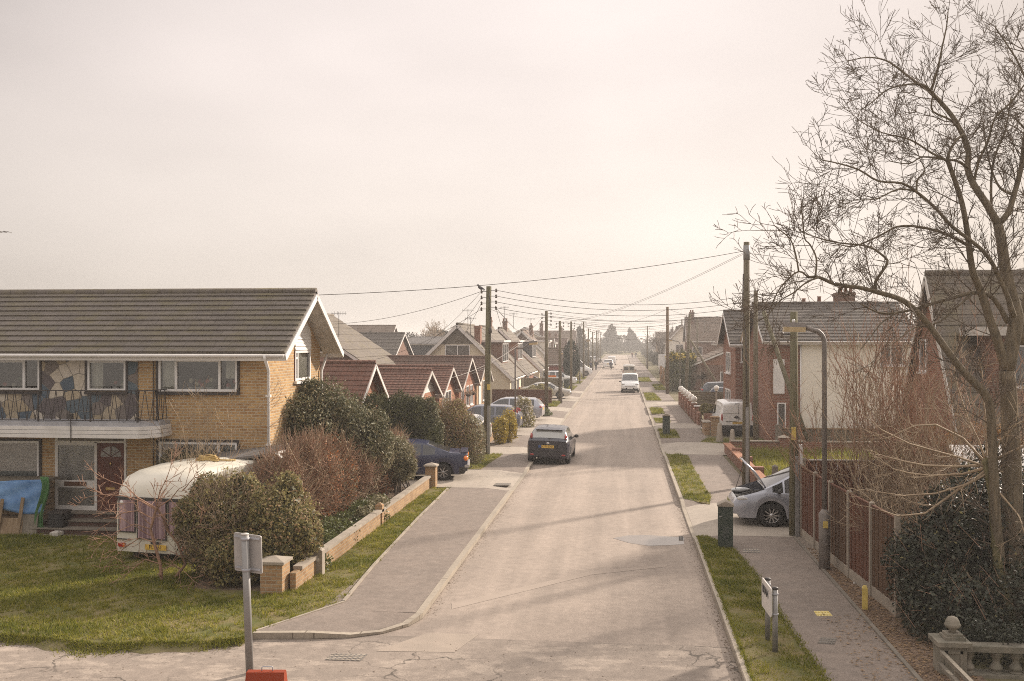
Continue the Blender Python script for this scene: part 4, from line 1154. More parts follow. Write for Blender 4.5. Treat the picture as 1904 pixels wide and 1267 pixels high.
# log and board pile under a blue tarpaulin
PY = 24.95
def ax_(x): return AY(x, 930, PY).x
t3 = thing('covered_pile', 'stack of boards under a sagging blue tarpaulin against the house', 'pile', (ax_(40), PY, .1))
def gsheet(name, pts_fn, nu, nv, m, parent):
    mb = MB(); P = [pts_fn(i / nu, j / nv) for j in range(nv + 1) for i in range(nu + 1)]
    mb.add(P, [(j * (nu + 1) + i, j * (nu + 1) + i + 1, (j + 1) * (nu + 1) + i + 1, (j + 1) * (nu + 1) + i) for j in range(nv) for i in range(nu)], smooth=True)
    o = mb.build(name, m, parent); s = o.modifiers.new('thickness', 'SOLIDIFY'); s.thickness = .01; return o
zt = AY(40, 893, PY).z; zl = AY(40, 950, PY).z
def tarp(u, v):
    x = ax_(-60) + (ax_(88) - ax_(-60)) * u
    sag = .10 * math.sin(u * 9) + .05 * math.sin(u * 23 + 1) + .03 * math.sin(u * 40)
    z = zt - (zt - zl) * v * (1 + .10 * math.sin(u * 7 + 2)) - .03 * math.sin(u * 5)
    return (x, PY - .08 + .10 * sag * v - .10 * v + .02 * math.sin(v * 12 + u * 14), z)
gsheet('tarpaulin', tarp, 60, 12, 'tarp_blue', t3)
mb = MB(); mb.box(ax_(-60), ax_(90), PY + .02, PY + .55, zt - .03, zt + .03); mb.build('top_board', 'timber_grey', t3)
mb = MB()
for i in range(9): mb.box(ax_(-58), ax_(82) - random.random() * .1, PY + .06, PY + .55, .12 + i * .14, .12 + i * .14 + .11)
mb.build('board_stack', 'timber', t3)
for x0, x1, z1, lean in ((9, 15, 928, .12), (46, 53, 925, .12)):
    mb = MB(); mb.bar((ax_(x0), PY - .32, .1), (ax_(x1), PY - .24, AY(40, z1, PY - .2).z), .09, .03, up=(0, 1, 0)); mb.build('prop_plank', 'timber', t3)
mb = MB(); mb.obox((ax_(63), PY - .22, .38), ((ax_(79) - ax_(47)) / 2, 0, 0), (0, .015, 0), (0, .06, .28)); mb.build('leaning_board', 'timber_grey', t3)
mb = MB(); mb.obox((ax_(12), PY - .25, .3), (.62, 0, 0), (0, .015, 0), (0, .06, .2)); mb.build('leaning_board', 'timber', t3)
def gtarp(u, v):
    x = ax_(82) + .25 * u * (1 - .15 * v) + .05 * math.sin(v * 7) - .1 * v; z = AY(90, 885, PY).z * (1 - v) + .11 * v
    return (x + .03 * math.sin(u * 9 + v * 4), PY - .2 + .05 * math.sin(u * 12 + v * 5), z)
o = gsheet('green_tarpaulin', gtarp, 10, 14, 'tarp_green', None); tag(o, 'crumpled green tarpaulin hanging beside the porch frame', 'tarpaulin')

# ------------------------------------------------------------------ low brick garden wall along the verge
WX = -6.68
t = thing('garden_wall', 'low buff brick wall with a stone coping along the verge', 'wall', (WX, 27, 0))
mb = MB(); mb.box(WX - .06, WX + .06, 19.7, 34.0, 0, .46); mb.build('wall', 'brick_buff', t)
mb = MB()
y = 20.0
while y < 33.8: mb.box(WX - .10, WX + .10, y, min(y + .88, 33.95), .46 + random.uniform(-.006, .006), .53 + random.uniform(-.006, .006)); y += .895
mb.build('coping', 'concrete', t)
def pillar(x, y, w, h, mat='brick_buff', cap='concrete', label='', ov=.05, group=None):
    q = thing('wall_pillar', label, 'pillar', (x, y, 0), 0, group)
    mb = MB(); mb.box(x - w / 2, x + w / 2, y - w / 2, y + w / 2, 0, h); mb.build('shaft', mat, q)
    mb = MB(); k = w / 2 + ov; mb.box(x - k, x + k, y - k, y + k, h, h + .05)
    mb.add([(x - k, y - k, h + .05), (x + k, y - k, h + .05), (x + k, y + k, h + .05), (x - k, y + k, h + .05), (x, y, h + .13)], [(0, 1, 4), (1, 2, 4), (2, 3, 4), (3, 0, 4)]); mb.build('cap', cap, q)
    return q
pillar(-7.02, 19.6, .46, .70, label='stout buff brick pillar with a pyramid cap ending the verge wall')
pillar(-6.68, 27.0, .20, .60, cap='brick_buff', label='slim brick pier halfway along the verge wall', ov=0)
pillar(-6.62, 34.2, .36, .82, label='brick pillar with a stone cap beside the blue saloon', ov=.05)
t = thing('concrete_post', 'short concrete post leaning against the verge wall', 'post', (-6.60, 21.15, .1)); mb = MB()
mb.prism([(-6.68, 21.05), (-6.48, 21.05), (-6.48, 21.25), (-6.68, 21.25)], 0, .62); mb.add([(-6.68, 21.05, .62), (-6.48, 21.05, .62), (-6.48, 21.25, .62), (-6.68, 21.25, .62), (-6.6, 21.1, .68), (-6.54, 21.2, .68)], [(0, 1, 4), (1, 2, 5, 4), (2, 3, 5), (3, 0, 4, 5)])
mb.build('shaft', 'concrete', t); mb = MB(); mb.box(-6.62, -6.55, 21.03, 21.05, .4, .47); mb.build('number_plate', 'white_dirty', t)
# ------------------------------------------------------------------ poles, lamps, wires
def insul(parent, p, dx, dy=0):
    """iron arm with a ceramic cup"""
    mb = MB(); a = Vector(p); b = a + Vector((dx, dy, 0)); mb.bar(a, b, .025, .025)
    s = mb.build('insulator', 'dark_metal', parent)
    k = MB(); k.lathe([(.03, -.09), (.055, -.06), (.03, -.02), (.055, .02), (.03, .06), (.02, .08)], b, 8); k.build('cup', 'ceramic', s); return b
POLE = {}
def pole(key, x, y, h, label, r=.14, mat='pole_wood', lean=(0, 0), right=4, left=2, group='telegraph poles along the street', conduit=None, gap=.26, first=.18):
    t = thing('utility_pole', label, 'pole', (x, y, 0), 0, group)
    mb = MB(); top = Vector((x + lean[0], y + lean[1], h)); mb.tube([(x, y, 0), (x + lean[0] * .5, y + lean[1] * .5, h * .5), top], [r, r * .88, r * .74], 12)
    mb.build('shaft', mat, t); A = []; B = []
    for i in range(right):
        z = h - first - i * gap; A.append(insul(t, (x + lean[0] * z / h + r * .5, y + lean[1] * z / h - .02, z), .26))
    for i in range(left):
        z = h - first - .05 - i * gap; B.append(insul(t, (x + lean[0] * z / h - r * .5, y + lean[1] * z / h - .02, z), -.24))
    if conduit:
        k = MB(); k.box(x + conduit[0] - .05, x + conduit[0] + .05, y - r - .05, y - r + .02, 0.05, conduit[1]); k.build('cable_guard', 'galv', t)
    POLE[key] = (top, A, B); return t
t = pole('L1', -6.02, 44.07, 7.62, 'tall mossy pole by the brown bush with a pigeon near its top', .155, 'pole_green', (.10, 0), 4, 4, conduit=(.09, 2.3))
mb = MB(); mb.box(-5.98, -5.84, 43.90, 43.915, 3.0, 3.25); mb.build('warning_plate', 'gas_yellow', t)
mb = MB(); mb.tube([(-5.88, 43.95, 7.3), (-5.82, 43.95, 6.2), (-5.85, 43.95, 4.6)], .02, 6); mb.lathe([(.0, 5.5), (.07, 5.55), (.07, 5.75), (0, 5.8)], (-5.83, 43.93, 0), 8); mb.build('cable_joint', 'cable', t)
pole('L2', -5.34, 70.36, 7.3, 'pole with stacked insulators beside the low brick piers', .14, 'pole_wood', (.0, 0), 4, 3)
def far_pole(x_px, top_px, X, label, key, r=.13, ri=3, le=2, mat='pole_wood'):
    Y = None
    for q in np.linspace(40, 420, 1900):
        if AY(x_px, 640, q).x < X if X < 0 else AY(x_px, 640, q).x > X: Y = q; break
    h = AY(x_px, top_px, Y).z
    return pole(key, X, Y, h, label, r, mat, (0, 0), ri, le)
far_pole(1041, 597, -5.2, 'slimmer pole behind the orange sign', 'L3')
far_pole(1062, 598, -5.15, 'pole in front of the dark cypress by the white panel van', 'L4')
far_pole(1085, 598, -5.1, 'pole behind the bonnet of the white panel van', 'L5')
for i, (xp, tp) in enumerate(((1094, 611), (1102, 617), (1109, 615), (1112, 613), (1116, 617))):
    far_pole(xp, tp, -5.0, 'hazy pole in the far row towards the street end', 'LF%d' % i, .13, 2, 1)
t = pole('TALL', 4.27, 35.25, 8.62, 'tallest pole, bare topped, with a metal cable guard, beside the open bonnet', .135, 'pole_wood', (.02, 0), 0, 0, None, conduit=(.02, 2.9))
mb = MB()
for z, s in ((6.9, 1), (6.5, -1), (5.6, -1)): mb.bar((4.28, 35.2, z), (4.28 + s * .42, 35.2, z + (.03 if s > 0 else -.02)), .022, .022)
mb.build('step_iron', 'dark_metal', t)
mb = MB(); mb.tube([(4.16, 35.07, 7.5), (4.13, 35.06, 6.4), (4.24, 35.04, 5.3), (4.27, 35.04, 2.9)], .022, 6); mb.build('cable', 'cable', t)
mb = MB(); mb.lathe([(.105, 8.0), (.112, 8.0), (.112, 8.5), (.105, 8.5)], (4.29, 35.25, 0), 12); mb.build('metal_band', 'galv', t)
pole('R2', 6.46, 49.5, 7.62, 'pole braced by a sloping strut in front of the brick house', .135, 'pole_wood', (.0, 0), 4, 4)
t = MB(); t.tube([(6.75, 48.9, 6.6), (8.75, 47.9, .1)], [.10, .12], 10); t = t.build('pole_strut', 'pole_green', None, loc=(8.75, 47.9, .1)); tag(t, 'sloping timber strut bracing the pole before the brick house', 'strut')
t = pole('GREEN', 4.45, 26.62, 5.95, 'short mossy pole with a white cable guard at the fence end', .125, 'pole_green', (.0, 0), 0, 1, None, conduit=(.06, 2.2), first=.55)
mb = MB(); mb.box(4.36, 4.47, 26.44, 26.46, 2.62, 2.95); mb.build('warning_plate', 'gas_yellow', t)
mb = MB(); mb.box(4.57, 4.65, 26.5, 26.62, .05, 2.5); mb.build('cable_guard', 'upvc', t)
t = pole('R3', 4.28, 95.9, 8.4, 'reddish brown pole beside the orange fence', .17, 'pole_brown', (.0, 0), 0, 0, None)
t = pole('R4', 6.01, 96.1, 7.75, 'leaning pole with insulators and a strut behind the white balls', .16, 'pole_wood', (.38, 0), 3, 3)
t = MB(); t.tube([(6.45, 95.7, 5.2), (9.35, 93.5, .1)], [.11, .12], 8); t = t.build('pole_strut', 'pole_wood', None, loc=(9.35, 93.5, .1)); tag(t, 'long sloping strut reaching down behind the panel fence', 'strut')
pole('R5', 10.2, 138, 8.3, 'pole rising behind the brown bungalow roof', .14, 'pole_wood', (0, 0), 3, 2)
far_pole(1204, 606, 4.5, 'thin pole beyond the white box truck', 'R6', .13, 2, 2)
far_pole(1268, 594, 9.6, 'thin pole between the cream gable and the leaning pole', 'R7', .13, 2, 2)
for i, (xp, tp, X) in enumerate(((678, 633, -62), (715, 622, -45), (720, 616, -43))):
    far_pole(xp, tp, X, ('short pole above the distant bushes', 'plain pole over the low grey roofs', 'taller plain pole over the low grey roofs')[i], 'B%d' % i, .16, 0, 0)

def lamp(x, y, h, side, label, arm=.75, rise=.25, big=False, lant=.42, group='street lamps'):
    t = thing('street_lamp', label, 'street lamp', (x, y, 0), 0, group)
    mb = MB(); r = .045 if not big else .055
    mb.tube([(x, y, 0), (x, y, 1.35), (x, y, 1.45)], [.085 if not big else .125, .085 if not big else .125, r], 12)
    P = [(x, y, 1.45), (x, y, h - .42)] + [(x + side * (arm * .55) * (1 - math.cos(q)), y, h - .42 + (.42 - rise) * math.sin(q)) for q in np.linspace(.25, 1.57, 7)]
    P.append((x + side * arm, y, h - .42 + (.42 - rise) + rise * .7)); mb.tube(P, r, 10)
    mb.build('column', 'lamp_steel', t)
    e = Vector(P[-1]); L = lant; s = side
    def pr(z0, z1, w0, w1, m, nm, par):
        k = MB(); x0, x1 = e.x - s * .02, e.x + s * L
        t0 = rise * .12
        a = [(x0, y - w0, e.z + z0), (x1, y - w0, e.z + z0 + t0), (x1, y + w0, e.z + z0 + t0), (x0, y + w0, e.z + z0), (x0, y - w1, e.z + z1), (x1, y - w1, e.z + z1 + t0), (x1, y + w1, e.z + z1 + t0), (x0, y + w1, e.z + z1)]
        k.add(a, [(3, 2, 1, 0), (4, 5, 6, 7), (0, 1, 5, 4), (1, 2, 6, 5), (2, 3, 7, 6), (3, 0, 4, 7)] if s > 0 else [(0, 1, 2, 3), (7, 6, 5, 4), (4, 5, 1, 0), (5, 6, 2, 1), (6, 7, 3, 2), (7, 4, 0, 3)]); return k.build(nm, m, par)
    hd = pr(-.02, .08, .10, .07, 'lamp_steel', 'lantern_hood', t); pr(-.13, -.02, .075, .10, plain('lamp_bowl', (.62, .50, .32), (.50, .38, .22), 9, .25, .6), 'lantern_bowl', hd)
    k = MB(); k.lathe([(.035, .08), (.035, .13), (.025, .15)], (e.x + s * L * .5, y, e.z + rise * .06), 8); k.build('photocell', 'upvc', hd)
    return t
t = lamp(4.47, 22.78, 5.55, -1, 'grey street lamp standing by the brown panel fence', .44, .12, True, .46)
mb = MB(); mb.box(4.42, 4.52, 22.63, 22.66, 1.05, 1.2); mb.build('warning_plate', 'gas_yellow', t)
lamp(-5.57, 51.87, 5.2, 1, 'street lamp behind the yellow bush with its arm over the pavement', .75, .4)
lamp(5.55, 97.5, 5.3, -1, 'street lamp by the conifer hedge near the white balls', .8, .15)
lamp(-5.0, 118, 5.3, 1, 'street lamp beside the dark cypress', .8, .3)
lamp(4.6, 190, 5.6, -1, 'hazy street lamp past the box truck', .8, .2)
lamp(-4.9, 80.5, 4.2, 1, 'thin lamp column at the nose of the beige saloon', .01, .0, False, .1)

def wire(a, b, sag=.3, r=.014, label='', n=14, mat='cable', group='overhead wires between the poles and houses'):
    a, b = Vector(a), Vector(b); P = []
    for i in range(n + 1):
        q = i / n; p = a.lerp(b, q); p.z -= sag * 4 * q * (1 - q); P.append(p)
    mb = MB(); mb.tube(P, r * .8, 4, caps=False); o = mb.build('overhead_wire', mat, None, loc=a); return tag(o, label, 'wire', group)
lab = 'thin dark wire strung high over the road between the insulated poles'
for i in range(4): wire(POLE['L1'][1][i], POLE['R2'][2][i], .55, .013, lab)
for i in range(3): wire(POLE['L2'][1][i], POLE['R4'][2][i], .5, .014, lab)
for i in range(3): wire(POLE['L5'][1][i], POLE['R5'][2][min(i, 1)] - Vector((0, 0, .25 * i)), .8, .016, lab)
for i in range(2): wire(POLE['L4'][1][i], POLE['R7'][2][i], .8, .018, lab)
for i in range(2): wire(POLE['LF0'][1][i], POLE['R7'][2][i] - Vector((0, 0, 1.3 + i * .4)), 1.2, .024, lab)
for k, s in (('L1', 'L2'), ('L2', 'L3'), ('L3', 'L4'), ('L4', 'L5')):
    wire(POLE[k][0] - Vector((0, 0, 1.0)), POLE[s][0] - Vector((0, 0, .4)), .25, .012, 'thin wire running along the row of poles beside the road')
wire(POLE['L5'][0] - Vector((0, 0, .5)), POLE['LF3'][0], .4, .016, 'thin wire running along the row of poles beside the road')
lab = 'slack service wire from the tallest pole'
wire(POLE['TALL'][0] - Vector((.12, 0, .32)), (HX1 + OG, 28.1, ZR - .1), .25, .011, lab + ' to the brick house ridge')
for i in range(2): wire(POLE['TALL'][0] - Vector((.12, 0, .38 + .05 * i)), POLE['L3'][0] - Vector((0, 0, .1 + .1 * i)), .5, .008, lab + ' across to the far row of poles')
wire(POLE['TALL'][0] - Vector((-.1, 0, .4)), (16, 40, 7.9), .2, .01, lab + ' towards the bare tree')
wire(POLE['TALL'][0] - Vector((-.1, 0, .5)), (14.5, 52, 6.9), .3, .01, lab + ' to the house with the cream wall')
wire(POLE['L1'][0] - Vector((.2, 0, .18)), AY(610, 603, 58), .35, .013, 'service wire with the pigeon on it beside the mossy pole')
lab = 'drop wire from the mossy pole to a bungalow roof'
for i, (xp, yp, Y) in enumerate(((760, 660, 66), (795, 668, 70), (833, 660, 80), (700, 668, 60))): wire(POLE['L1'][2][min(3, i)], AY(xp, yp, Y), .3, .012, lab)
for i, (xp, yp, Y) in enumerate(((960, 690, 84), (1004, 655, 104), (985, 640, 112))): wire(POLE['L1'][1][3], AY(xp, yp - 20, Y), .5, .012, 'drop wire from the mossy pole to the chalet dormers')
lab = 'pale service cable slung from the insulator pole to the bungalow gables'
for i, (xp, yp, Y) in enumerate(((873, 697, 67), (835, 704, 60))): wire(POLE['L2'][2][1] - Vector((0, 0, .6 * i)), AY(xp, yp, Y), .5, .016, lab, mat='white_dirty')
for i, (xp, yp, Y) in enumerate(((1395, 640, 56), (1300, 620, 100), (1330, 612, 105))): wire(POLE['R2' if i == 0 else 'R4'][1][1], AY(xp, yp, Y), .25, .013, 'drop wire from a braced pole to a brick house')
for i in range(4): wire(POLE['R2'][1][i], (13.5 + i, 53, 7.4 - i * .2), .4, .011, 'wire passing over the brick house roof behind the bare branches')
for i in range(3): wire(POLE['R4'][1][i], (20, 88 - i, 7.9 - .25 * i), .4, .013, 'wire crossing above the panel fence and brick house')
wire(POLE['R3'][0] - Vector((0, 0, .2)), POLE['L5'][0] + Vector((0, 0, -.2)), .8, .015, 'wire from the reddish pole across the road'); wire(POLE['R3'][0] - Vector((0, 0, .2)), (12, 92, 6.0), .2, .013, 'wire from the reddish pole to the brown house')

# pigeon on the wire
def bird(p, label):
    t = thing('pigeon', label, 'bird', p, 0)
    mb = MB(); x, y, z = p
    mb.tube([(x + .17, y, z + .05), (x + .1, y, z + .09), (x, y, z + .12), (x - .08, y, z + .17), (x - .12, y, z + .24), (x - .14, y, z + .27), (x - .17, y, z + .27), (x - .20, y, z + .26)], [.012, .035, .075, .07, .042, .038, .022, .004], 10)
    mb.tube([(x - .01, y - .02, z + .07), (x - .01, y - .02, z)], .008, 5); mb.tube([(x - .01, y + .02, z + .07), (x - .01, y + .02, z)], .008, 5)
    mb.build('body', 'feather', t)
    k = MB(); k.add([(x - .06, y - .078, z + .15), (x + .14, y - .03, z + .08), (x + .02, y - .085, z + .07), (x + .14, y - .035, z + .07)], [(0, 2, 1), (2, 3, 1)]); k.build('wing', 'cloth_dark', t)
_w = POLE['L1'][0] - Vector((.2, 0, .18)); _e = AY(610, 603, 58)
_p = _w.lerp(_e, .016); bird((_p.x, _p.y, _p.z + .01), 'small grey pigeon perched on the wire beside the mossy pole')

# ------------------------------------------------------------------ street furniture near the camera
def cabinet(x, y, w, d, h, label, rz=0):
    t = thing('utility_cabinet', label, 'cabinet', (x, y, .11), rz, 'green roadside cabinets')
    mb = MB(); mb.box(-w / 2, w / 2, -d / 2, d / 2, 0, h); mb.build('body', 'cabinet_green', t, world=False)
    mb = MB(); e = .025
    mb.add([(-w / 2 - e, -d / 2 - e, h), (w / 2 + e, -d / 2 - e, h), (w / 2 + e, d / 2 + e, h), (-w / 2 - e, d / 2 + e, h), (0, -d / 2 - e, h + .10), (0, d / 2 + e, h + .10)], [(0, 1, 4), (1, 2, 5, 4), (2, 3, 5), (3, 0, 4, 5), (3, 2, 1, 0)])
    mb.box(-w / 2 - e, w / 2 + e, -d / 2 - e, d / 2 + e, h - .03, h + .0); mb.build('lid', 'concrete', t, world=False)
    mb = MB()
    for i in range(9): mb.box(-.07, .08, -d / 2 - .006, -d / 2, .25 + i * .032, .25 + i * .032 + .012)
    mb.build('vent', plain('vent_grey', (.11, .12, .11), (.09, .1, .09), 5), t, world=False)
    mb = MB(); mb.box(-w / 2 + .02, -w / 2 + .09, -d / 2 - .005, -d / 2, .72 * h, .72 * h + .03); mb.build('badge', 'galv', t, world=False)
    return t
cabinet(2.53, 25.0, .36, .34, 1.05, 'dark green roadside cabinet with a pitched lid by the silver car', R(-4))
cabinet(2.36, 54.4, .38, .36, 1.05, 'dark green roadside cabinet on the verge before the white van drive')
# street name plate on two posts: writing as far as it can be read from here
t = thing('street_nameplate', 'white street nameplate on two grey posts in the verge', 'sign', (2.45, 16.9, .12), 0)
q0, q1 = Vector((2.40, 17.25, 0)), Vector((2.43, 16.62, 0))
for q in (q0, q1):
    mb = MB(); mb.tube([q + Vector((.05, 0, .1)), q + Vector((.05, 0, 1.17))], .045, 12); p_ = mb.build('post', 'galv', t)
    k = MB(); k.lathe([(.048, 1.14), (.05, 1.14), (.05, 1.175), (.0, 1.18)], q + Vector((.05, 0, 0)), 12); k.build('post_cap', 'dark_metal', p_)
    k = MB()
    for z in (.72, 1.05): k.lathe([(.046, z), (.052, z), (.052, z + .03), (.046, z + .03)], q + Vector((.05, 0, 0)), 12)
    k.build('clamp', 'lead', p_)
u = (q0 - q1).normalized(); nrm_ = Vector((-1, 0, 0)); ctr = (q0 + q1) / 2 + Vector((-.02, 0, .93))
mb = MB(); W_, H_ = .40, .24; P = []
for cx_, cz_, a0 in ((W_ - .05, H_ - .05, 0), (-W_ + .05, H_ - .05, 1), (-W_ + .05, -H_ + .05, 2), (W_ - .05, -H_ + .05, 3)):
    for q in range(5):
        a = (a0 + q / 4) * math.pi / 2; P.append((cx_ + .05 * math.cos(a), cz_ + .05 * math.sin(a)))
F3 = [ctr + u * a + Vector((0, 0, b)) for a, b in P]; n_ = len(P)
mb.add([p + nrm_ * .015 for p in F3] + [p - nrm_ * .005 for p in F3], [tuple(range(n_)), tuple(reversed(range(n_, 2 * n_)))] + [(i, n_ + i, n_ + (i + 1) % n_, (i + 1) % n_) for i in range(n_)])
pl = mb.build('plate', 'sign_face', t)
text('BRAN', .20, 'ink', pl, ctr + nrm_ * .018 + u * .06 + Vector((0, 0, .08)), -u, (0, 0, 1))
# gas marker, covers
t = thing('marker_post', 'short yellow marker post at the edge of the leaf bed', 'post', (4.56, 19.45, .12), R(-12))
mb = MB(); mb.prism([(-.05, -.06), (.05, -.06), (.05, .06), (-.05, .06)], 0, .40); mb.add([(-.05, -.06, .40), (.05, -.06, .40), (.05, .06, .40), (-.05, .06, .40), (-.03, -.04, .44), (.03, -.04, .44), (.03, .04, .44), (-.03, .04, .44)], [(0, 1, 5, 4), (1, 2, 6, 5), (2, 3, 7, 6), (3, 0, 4, 7), (4, 5, 6, 7)]); mb.build('body', 'gas_yellow', t, world=False)
mb = MB(); mb.box(-.053, -.05, -.03, .03, .22, .32); mb.build('label_plate', 'white_dirty', t, world=False)
mb = MB(); mb.box(-.054, -.053, -.015, .015, .25, .30); mb.build('symbol', 'ink', t, world=False)
def cover(name, label, px, mat, z, frame=None, slats=0):
    P = [G(x, y, z) for x, y in px]; c = sum(P, Vector()) / 4
    t = thing(name, label, 'cover', c)
    k = MB(); k.add([p + Vector((0, 0, .008)) for p in P], [(0, 1, 2, 3)])
    for i in range(4): k.quad(P[i] - Vector((0, 0, .03)), P[(i + 1) % 4] - Vector((0, 0, .03)), P[(i + 1) % 4] + Vector((0, 0, .008)), P[i] + Vector((0, 0, .008)))
    k.build('lid', mat, t)
    if slats:
        k = MB()
        for i in range(slats[0]):
            for j in range(slats[1]):
                a0, a1, b0, b1 = (i + .12) / slats[0], (i + .75) / slats[0], (j + .15) / slats[1], (j + .7) / slats[1]
                f = lambda a, b: P[0].lerp(P[1], a).lerp(P[3].lerp(P[2], a), b) + Vector((0, 0, .013))
                k.quad(f(a0, b0), f(a1, b0), f(a1, b1), f(a0, b1))
        k.build('tread_pattern', frame, t)
    return t
cover('drain_grate', 'iron drain cover with a square grid in the broken tarmac', [(604, 1228), (670, 1230), (684, 1217), (618, 1216)], 'iron_grey', .0, 'concrete', (7, 4))
cover('hydrant_cover', 'small yellow cover set in the pavement', [(1519, 1146), (1548, 1146), (1540, 1137), (1513, 1137)], plain('cover_yellow', (.72, .60, .28), (.60, .49, .2), 12, .7, .3), .115, 'gas_yellow', (5, 2))
cover('manhole_cover', 'dark iron inspection cover in the pavement near the nameplate', [(1520, 1197), (1551, 1199), (1556, 1188), (1526, 1186)], 'iron_grey', .115, 'concrete_dark', (6, 3))
cover('manhole_cover', 'pale iron inspection cover in the pavement beside the silver car', [(1381, 1028), (1414, 1029), (1411, 1021), (1382, 1021)], 'iron_grey', .115, 'concrete', (6, 2))
cover('manhole_cover', 'oval looking iron cover in the driveway crossing by the blue saloon', [(918, 903), (946, 903), (950, 899), (922, 899)], 'iron_grey', .12, 'concrete_dark', (5, 2))
cover('gully_grate', 'iron gully grate in the gutter beside the puddle', [(1262, 1005), (1271, 1005), (1270, 998), (1262, 998)], 'iron_grey', .006, 'ink', (2, 4))
# road sign seen from behind, and the orange board in front of it
sx, sy = -5.80, 15.0
t = thing('road_sign', 'grey road sign seen from behind on a leaning post by the kerb end', 'sign', (sx, sy, 0))
mb = MB(); mb.tube([(sx + .02, sy, -.02), (sx - .06, sy, 2.17)], [.06, .058], 14); p_ = mb.build('post', 'galv', t)
k = MB(); k.lathe([(.061, 0), (.061, .02), (0, .03)], (sx - .06, sy, 2.165), 14); k.build('post_cap', 'white_dirty', p_)
c = Vector((sx - .045, sy + .085, 1.86)); uu = Vector((1, -.10, -.09)).normalized(); vv = Vector((-.03, 0, 1)).normalized(); w_, h_ = .235, .30; P = []
for cx_, cz_, a0 in ((w_ - .03, h_ - .03, 0), (-w_ + .03, h_ - .03, 1), (-w_ + .03, -h_ + .03, 2), (w_ - .03, -h_ + .03, 3)):
    for q in range(5):
        a = (a0 + q / 4) * math.pi / 2; P.append(c + uu * (cx_ + .03 * math.cos(a)) + vv * (cz_ + .03 * math.sin(a)))
n_ = len(P); nn_ = uu.cross(vv); k = MB(); k.add(P + [p + nn_ * -.02 for p in P], [tuple(range(n_)), tuple(reversed(range(n_, 2 * n_)))] + [(i, n_ + i, n_ + (i + 1) % n_, (i + 1) % n_) for i in range(n_)]); pl = k.build('plate', 'sign_grey', t)
for zo in (-.24, .245):
    k = MB(); k.obox(c + vv * zo + nn_ * .012, uu * .21, nn_ * .012, vv * .012); k.build('stiffener', 'lead', pl)
    k = MB(); k.lathe([(.062, -.02), (.068, -.02), (.068, .02), (.062, .02)], (sx - .048 + (.008 if zo < 0 else -.008), sy, 1.86 + zo), 14); k.build('clamp', 'lead', p_)
ox, oy = AY(495, 1250, 13.2).x, 13.2
t = thing('board_sign', 'orange plastic board sign with a wire carrying handle', 'sign', (ox, oy, 0), R(6))
zt_ = AY(495, 1248, 13.2).z
mb = MB(); mb.add([(-.29, -.26, 0), (.29, -.26, 0), (.29, .26, 0), (-.29, .26, 0), (-.26, -.06, zt_), (.26, -.06, zt_), (.26, .06, zt_), (-.26, .06, zt_)], [(3, 2, 1, 0), (4, 5, 6, 7), (0, 1, 5, 4), (1, 2, 6, 5), (2, 3, 7, 6), (3, 0, 4, 7)]); mb.build('shell', 'orange_plastic', t, world=False)
mb = MB(); mb.tube([(-.06, 0, zt_), (-.06, 0, zt_ + .05), (-.045, 0, zt_ + .06), (.075, 0, zt_ + .06), (.09, 0, zt_ + .05), (.09, 0, zt_)], .008, 6); mb.build('handle', 'lead', t, world=False)
mb = MB(); mb.add([(.02, -.11, zt_ - .14), (.2, -.11, zt_ - .14), (.2, -.2, .4), (.02, -.2, .4)], [(3, 2, 1, 0)]); mb.build('white_panel', 'white_paint', t, world=False)

plain('fence_dull', (.13, .075, .045), (.09, .055, .035), 3, .9, .15, stretch=(9, 9, .3), bump=.5, bscale=20)
# ------------------------------------------------------------------ brown panel fence on the right
def fpt(Y): return lerp_tab([(15.5, 5.22), (19.75, 4.98), (22.8, 4.77), (26.5, 4.62)], Y)
t = thing('panel_fence', 'brown boarded panel fence with white concrete posts and gravel boards', 'fence', (4.8, 22, 0))
posts = [26.45, 24.95, 23.45, 21.95, 20.45, 18.95]
fh = 1.92
for i, Y in enumerate(posts):
    x = fpt(Y); mb = MB(); mb.box(x - .05, x + .05, Y - .05, Y + .05, 0, fh + .06); mb.add([(x - .05, Y - .05, fh + .06), (x + .05, Y - .05, fh + .06), (x + .05, Y + .05, fh + .06), (x - .05, Y + .05, fh + .06), (x + .02, Y, fh + .1)], [(0, 1, 4), (1, 2, 4), (2, 3, 4), (3, 0, 4)]); mb.build('post', 'concrete', t)
for i, (a, b) in enumerate(zip(posts, posts[1:])):
    xa, xb = fpt(a), fpt(b); n = 11; mb = MB(); d = Vector((xb - xa, b - a, 0)); dn = d.normalized(); nr_ = Vector((-abs(dn.y), dn.x * (1 if dn.y < 0 else -1), 0))
    for k in range(n):
        p = Vector((xa, a, 0)) + d * ((k + .5) / n) * .96 + d * .02; off = .006 if k % 2 else -.006
        mb.obox(p + Vector((off, 0, (.34 + fh) / 2)), dn * (d.length / n * .52), Vector((.009, 0, 0)), Vector((0, 0, (fh - .34) / 2)))
    mb.build('panel', ('fence_brown', 'fence_brown', 'fence_dull', 'fence_brown', 'fence_dull')[i % 5], t)
    mb = MB(); mb.obox(Vector((xa, a, fh + .01)) + d / 2, dn * (d.length / 2 - .05), Vector((.03, 0, 0)), Vector((0, 0, .018))); mb.build('capping', 'fence_brown', t)
    mb = MB(); mb.obox(Vector((xa, a, .2)) + d / 2, dn * (d.length / 2 - .04), Vector((.025, 0, 0)), Vector((0, 0, .145))); mb.build('gravel_board', 'concrete', t)
